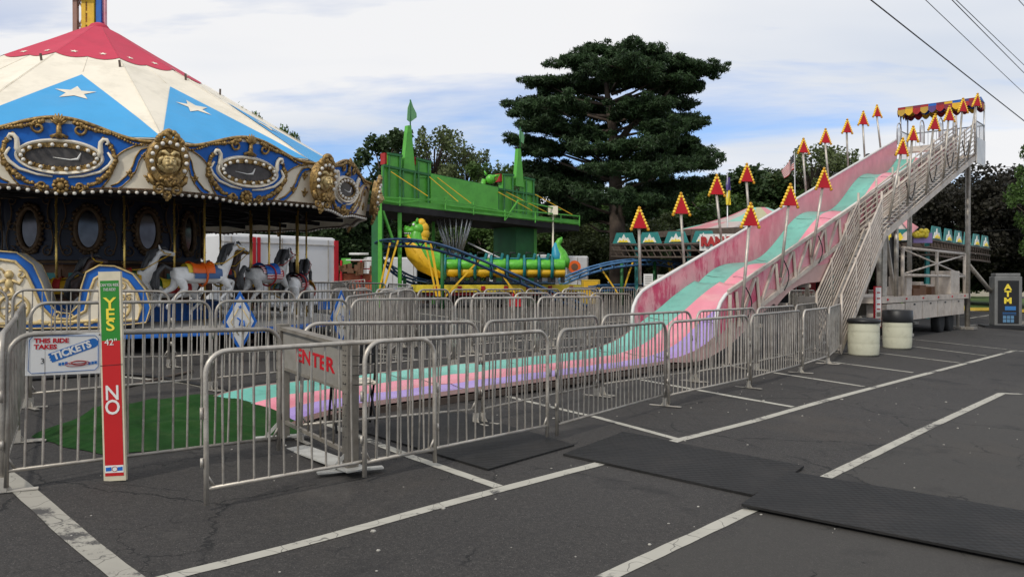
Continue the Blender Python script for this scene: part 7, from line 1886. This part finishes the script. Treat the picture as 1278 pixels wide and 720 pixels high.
def tree_parts(kind, seed):
    rn = random.Random(seed); m = MB(); H = 1.0
    if kind == 'round':
        cl = []; m.tube([(0, 0, 0), (.01, 0, .2), (0, .01, .45), (.01, 0, .7)], [.028, .020, .013, .005], 8)
        for k in range(30):
            a = rn.uniform(0, 6.28); z = rn.uniform(.22, .90); r = .33*math.sin(math.pi*min(1, (z-.10)/.95))**.7*rn.uniform(.45, 1.05); s = rn.uniform(.055, .12)
            cl.append((r*math.cos(a), r*math.sin(a), z, s*1.25, s*1.25, s)); m.tube([(0, 0, max(.15, z-.2)), (r*.5*math.cos(a), r*.5*math.sin(a), z-.06), (r*math.cos(a), r*math.sin(a), z)], [.009, .005, .002], 5)
        for k in range(8): a = rn.uniform(0, 6.28); cl.append((.17*math.cos(a), .17*math.sin(a), rn.uniform(.3, .7), .13, .13, .13))
        return m, cl
    if kind == 'airy':
        cl = []; m.tube([(0, 0, 0), (.01, 0, .3), (0, .01, .6), (.01, 0, .9)], [.022, .016, .010, .004], 8)
        for k in range(46):
            a = rn.uniform(0, 6.28); z = rn.uniform(.25, 1.0); r = .30*math.sin(math.pi*min(1, (z-.12)/1.0))**.8*rn.uniform(.4, 1.1); s = rn.uniform(.03, .065)
            cl.append((r*math.cos(a), r*math.sin(a), z, s*1.1, s*1.1, s*1.25)); m.tube([(0, 0, max(.15, z-.25)), (r*.5*math.cos(a), r*.5*math.sin(a), z-.10), (r*math.cos(a), r*math.sin(a), z)], [.007, .004, .0015], 5)
        return m, cl
    if kind == 'hedge':
        cl = []; m.tube([(0, 0, 0), (0, 0, .5)], [.03, .01], 6)
        for k in range(34): a = rn.uniform(0, 6.28); r = rn.uniform(0, .42); cl.append((r*math.cos(a), r*math.sin(a), rn.uniform(.05, .85)*(1-r*.5), .14, .14, .13))
        return m, cl
TREES = {}
def tree_kind(key, kind, mat, seed, n, size):
    m, cl = tree_parts(kind, seed); me = leaf_mesh('crown', cl, n, size, mat, seed, 1.5); TREES[key] = (m, me)
tree_kind('g1', 'round', M_leaf, 1, 620, .021); tree_kind('g2', 'round', M_leaf2, 2, 620, .019); tree_kind('d1', 'round', M_leafd, 3, 700, .022); tree_kind('m1', 'round', M_maple, 4, 430, .019); tree_kind('m2', 'round', M_maple, 14, 430, .019)
tree_kind('a1', 'airy', M_leaf2, 5, 105, .015); tree_kind('a2', 'airy', M_leaf, 6, 190, .016); tree_kind('a3', 'airy', M_leafd, 9, 300, .018); tree_kind('h1', 'hedge', M_leaf, 7, 420, .035); tree_kind('h2', 'hedge', M_leafd, 8, 420, .035)
_tm = {}
def tree(key, px, ytop, D, wide, label, rot=0, group='trees standing beyond the fairground', cat='tree'):
    t = at(px, ytop, D); g = ground_z(t.x, D); H = t.z-g; o = empty('shrub' if key[0] == 'h' else 'tree', (t.x, D, g), R(rot), label, cat, group)
    m, me = TREES[key]
    if key not in _tm: tr = m.build('trunk', M_bark, o); _tm[key] = tr.data
    else: tr = bpy.data.objects.new('trunk', _tm[key]); col.objects.link(tr); tr.parent = o
    cr = bpy.data.objects.new('crown', me); col.objects.link(cr); cr.parent = o
    for q in (tr, cr): q.scale = (H*wide, H*wide, H)
    return o
def plant_trees():
    T = [('g1', 279, 107, 52, .52, 'dark rounded tree top showing over the carousel canopy, larger clump'), ('g1', 329, 131, 55, .42, 'small rounded tree top over the canopy, next to the larger clump'),
         ('g1', 362, 156, 58, .3, 'smallest tree tip peeping over the canopy edge'), ('d1', 190, 225, 48, 1.3, 'dark tree filling the gap behind the carousel drum'), ('d1', 60, 215, 50, 1.4, 'dark tree behind the chariot side of the carousel'),
         ('g1', 245, 232, 56, 1.3, 'green tree seen between the carousel poles'), ('d1', 330, 226, 50, 1.3, 'dark tree rising behind the white box trailer'), ('d1', 395, 222, 52, 1.2, 'dark tree behind the red post of the white box trailer'), ('d1', 440, 228, 54, 1.2, 'dark tree between the carousel and the green castle'),
         ('a3', 478, 172, 62, 1.1, 'leafy tree above the first castle tower'), ('a1', 541, 166, 62, .95, 'tall airy tree with sparse reddish green leaves behind the castle wall'), ('a1', 582, 190, 64, 1.0, 'airy tree sloping down beyond the castle wall'), ('a2', 615, 205, 60, 1.0, 'airy tree behind the dragon ornament'), ('g1', 560, 232, 66, 1.5, 'broad tree behind the castle wall'), ('d1', 500, 240, 64, 1.4, 'dark tree under the gallery behind the dragon head'), ('g1', 600, 275, 58, 1.8, 'low green tree under the gallery behind the middle seats'), ('d1', 640, 205, 64, .9, 'dark tree touching the pine behind the second castle tower'),
         ('g1', 640, 270, 60, 1.7, 'green tree under the gallery near the green leg'), ('g2', 705, 262, 60, 1.5, 'pale green tree to the side of the pine trunk above the trailers'), ('d1', 735, 240, 66, 1.4, 'dark tree close behind the pine trunk, castle side'), ('g1', 820, 232, 66, 1.5, 'green tree close behind the pine trunk, slide side'), ('g2', 800, 268, 56, 1.4, 'pale bush-like tree behind the first arrow light'), ('g2', 850, 262, 58, 1.3, 'pale green tree behind the second arrow light'),
         ('g1', 880, 222, 62, 1.1, 'green tree behind the third arrow light'), ('d1', 925, 215, 66, 1.2, 'dark green tree behind the fourth arrow light'), ('d1', 968, 208, 64, 1.3, 'dark pointed tree near the American flag'), ('g1', 895, 216, 70, 1.5, 'green tree in the far row past the purple and yellow flag'), ('g2', 945, 222, 70, 1.5, 'pale green tree in the far row before the American flag'), ('g1', 1060, 225, 66, 1.3, 'green tree rising just past the middle of the slide wall'), ('g1', 905, 248, 58, 1.6, 'green tree just above the faded canopy peak'), ('g1', 955, 250, 60, 1.5, 'green tree between canopy and slide wall'),
         ('a1', 1012, 188, 60, 1.1, 'feathery pale tree behind the flag'), ('a1', 1040, 192, 62, 1.0, 'feathery pale tree behind the upper arrow lights'), ('g1', 1015, 232, 62, 1.4, 'green tree low behind the slide wall'),
         ('m1', 1172, 222, 52, 1.1, 'purple leaved maple nearest the slide stair'), ('m2', 1206, 198, 50, 1.0, 'tall purple leaved maple behind the platform post'), ('m1', 1246, 205, 52, 1.1, 'purple leaved maple with gaps of sky beyond the platform'), ('m2', 1285, 215, 50, 1.2, 'purple leaved maple at the edge above the ATM'), ('g1', 1130, 262, 56, 1.2, 'green tree seen under the slide stair'), ('a2', 1312, 180, 44, .72, 'green tree reaching in over the purple maples'),
         ('d1', 1185, 268, 56, 1.7, 'dark low tree behind the crown boards'), ('d1', 1250, 275, 56, 1.7, 'dark low tree behind the ATM'), ('d1', 1080, 275, 58, 1.8, 'dark low tree seen under the slide')]
    for i, (k, px, y, D, w, lab) in enumerate(T): tree(k, px, y, D, w, lab, rot=i*67)
    S = []
    for i, px in enumerate((150, 210, 270, 330, 390, 440, 490, 540, 590, 640, 690, 740, 790, 840, 890, 940, 990, 1040, 1090, 1140, 1185)):
        S.append((('h1', 'h2')[i % 2], px, 300+((i*7) % 5)*4, 70 if px > 150 else 60))
    names = ['behind the height board', 'behind the drum', 'behind the orange-saddled horse', 'behind the long white trailer', 'behind the trailer end', 'behind the orange stand', 'behind the coaster loop', 'behind the dragon neck', 'behind the tube fan', 'behind the barred white trailer', 'behind the dragon tail', 'beside the pine trunk', 'behind the blue track bend', 'behind the crown boards', 'behind the red lettered sign', 'behind the lower slide wall', 'behind the slide truss', 'behind the stair', 'behind the flatbed', 'behind the braced frame', 'by the pale house']
    for i, (k, px, y, D) in enumerate(S): tree(k, px, y, D, 1.6, 'dark hedge shrub '+names[i], i*40, 'hedge shrubs at the far edge of the lot', 'shrub')
plant_trees()
def pine():
    D = 50; base = at(777, 350, D); g = ground_z(base.x, D); o = empty('pine_tree', (base.x, D, g), 0, 'huge dark pine with flat layered boughs and a thick straight trunk', 'tree'); off = Vector(o.location); k = D/F
    PL = [(733, 56, 20, 6), (755, 62, 30, 7), (790, 66, 34, 7), (705, 72, 26, 8), (740, 76, 44, 10), (780, 80, 45, 10), (825, 78, 34, 7), (858, 75, 30, 7), (880, 82, 22, 7), (675, 92, 28, 8), (715, 96, 42, 11), (765, 98, 48, 12), (815, 98, 44, 10), (860, 96, 34, 9), (672, 112, 30, 9), (715, 118, 40, 12), (770, 122, 46, 12), (815, 118, 40, 12), (855, 114, 26, 8), (655, 134, 20, 7), (685, 136, 40, 11), (735, 142, 44, 12), (845, 136, 36, 9), (800, 142, 36, 10), (665, 154, 30, 8), (705, 160, 34, 9), (845, 150, 34, 7), (870, 149, 18, 4), (655, 171, 24, 6), (690, 178, 34, 8), (740, 172, 26, 6), (822, 168, 30, 6), (850, 171, 22, 5), (665, 186, 24, 6), (730, 190, 40, 8), (790, 186, 40, 7), (845, 184, 36, 6), (878, 188, 14, 4), (680, 202, 36, 7), (735, 205, 44, 9), (800, 204, 46, 8), (850, 207, 36, 6), (665, 218, 28, 7), (715, 222, 42, 8), (775, 222, 44, 8), (830, 224, 42, 6), (876, 226, 20, 4), (690, 238, 40, 8), (750, 240, 44, 9), (815, 238, 44, 7), (700, 254, 38, 8), (760, 256, 40, 9), (820, 252, 34, 6), (860, 243, 24, 4), (725, 270, 30, 6), (790, 268, 30, 6)]
    rn = random.Random(11); cl = []; m = MB(off)
    tx = lambda y: 770+(y-300)*.02-(3 if y < 180 else 0)
    tp = [at(772, 355, D), at(771, 300, D), at(769, 250, D), at(767, 200, D), at(764, 160, D), at(758, 120, D), at(755, 85, D), at(752, 60, D)]; tp[0].z = g-.1
    m.tube(tp, [.62, .50, .44, .36, .27, .18, .10, .04], 14)
    fork = [at(768, 185, D), at(785, 160, D), at(808, 145, D), at(830, 120, D), at(845, 98, D)]; m.tube(fork, [.26, .20, .15, .10, .04], 8)
    for (x, y, hw, hh) in PL:
        hw *= .93; x = 768+(x-768)*.94; y = 262+(y-262)*.955
        dep = rn.uniform(-1, 1)*min(1.0, (1.2-abs(x-768)/135))*4.5; cx, cz = (x-CX)*k, CAMZ-(y-HY)*k
        X0 = tx(y); a = Vector(((X0-CX)*k, D, cz-abs(x-X0)*k*.30-.4)); b = Vector((cx, D+dep, cz-.1)); mid = a.lerp(b, .5)+Vector((0, 0, -.15+rn.uniform(-.2, .2))); m.tube([a, mid, b], [.11, .07, .03], 6)
        nsub = max(5, int(hw/2.9))
        for q in range(nsub):
            u = rn.uniform(-1, 1); sx = cx+u*hw*k*.92; dd = D+dep+rn.uniform(-1, 1)*hw*k*.75*math.sqrt(max(.05, 1-u*u)); sz = cz+rn.uniform(-.4, .35)*hh*k*(1-u*u*.5)
            r = rn.uniform(.34, .72); cl.append((sx-off.x, dd-off.y, sz-off.z, r*1.2, r*1.2, r*rn.uniform(.42, .75)))
            for _ in range(3):
                a_ = rn.uniform(0, 6.28); r2 = r*rn.uniform(.3, .5); cl.append((sx-off.x+math.cos(a_)*r*1.4, dd-off.y+math.sin(a_)*r*1.4, sz-off.z+rn.uniform(-.5, .7)*r, r2*1.3, r2*1.3, r2*.7))
            if q % 2 == 0: m.tube([b, Vector((sx, dd, sz-.08))], [.03, .01], 4)
    m.build('trunk', M_bark, o)
    me = leaf_mesh('crown', cl, 150, .075, M_needle, 3, 4.2, .0); c = bpy.data.objects.new('crown', me); col.objects.link(c); c.parent = o
pine()
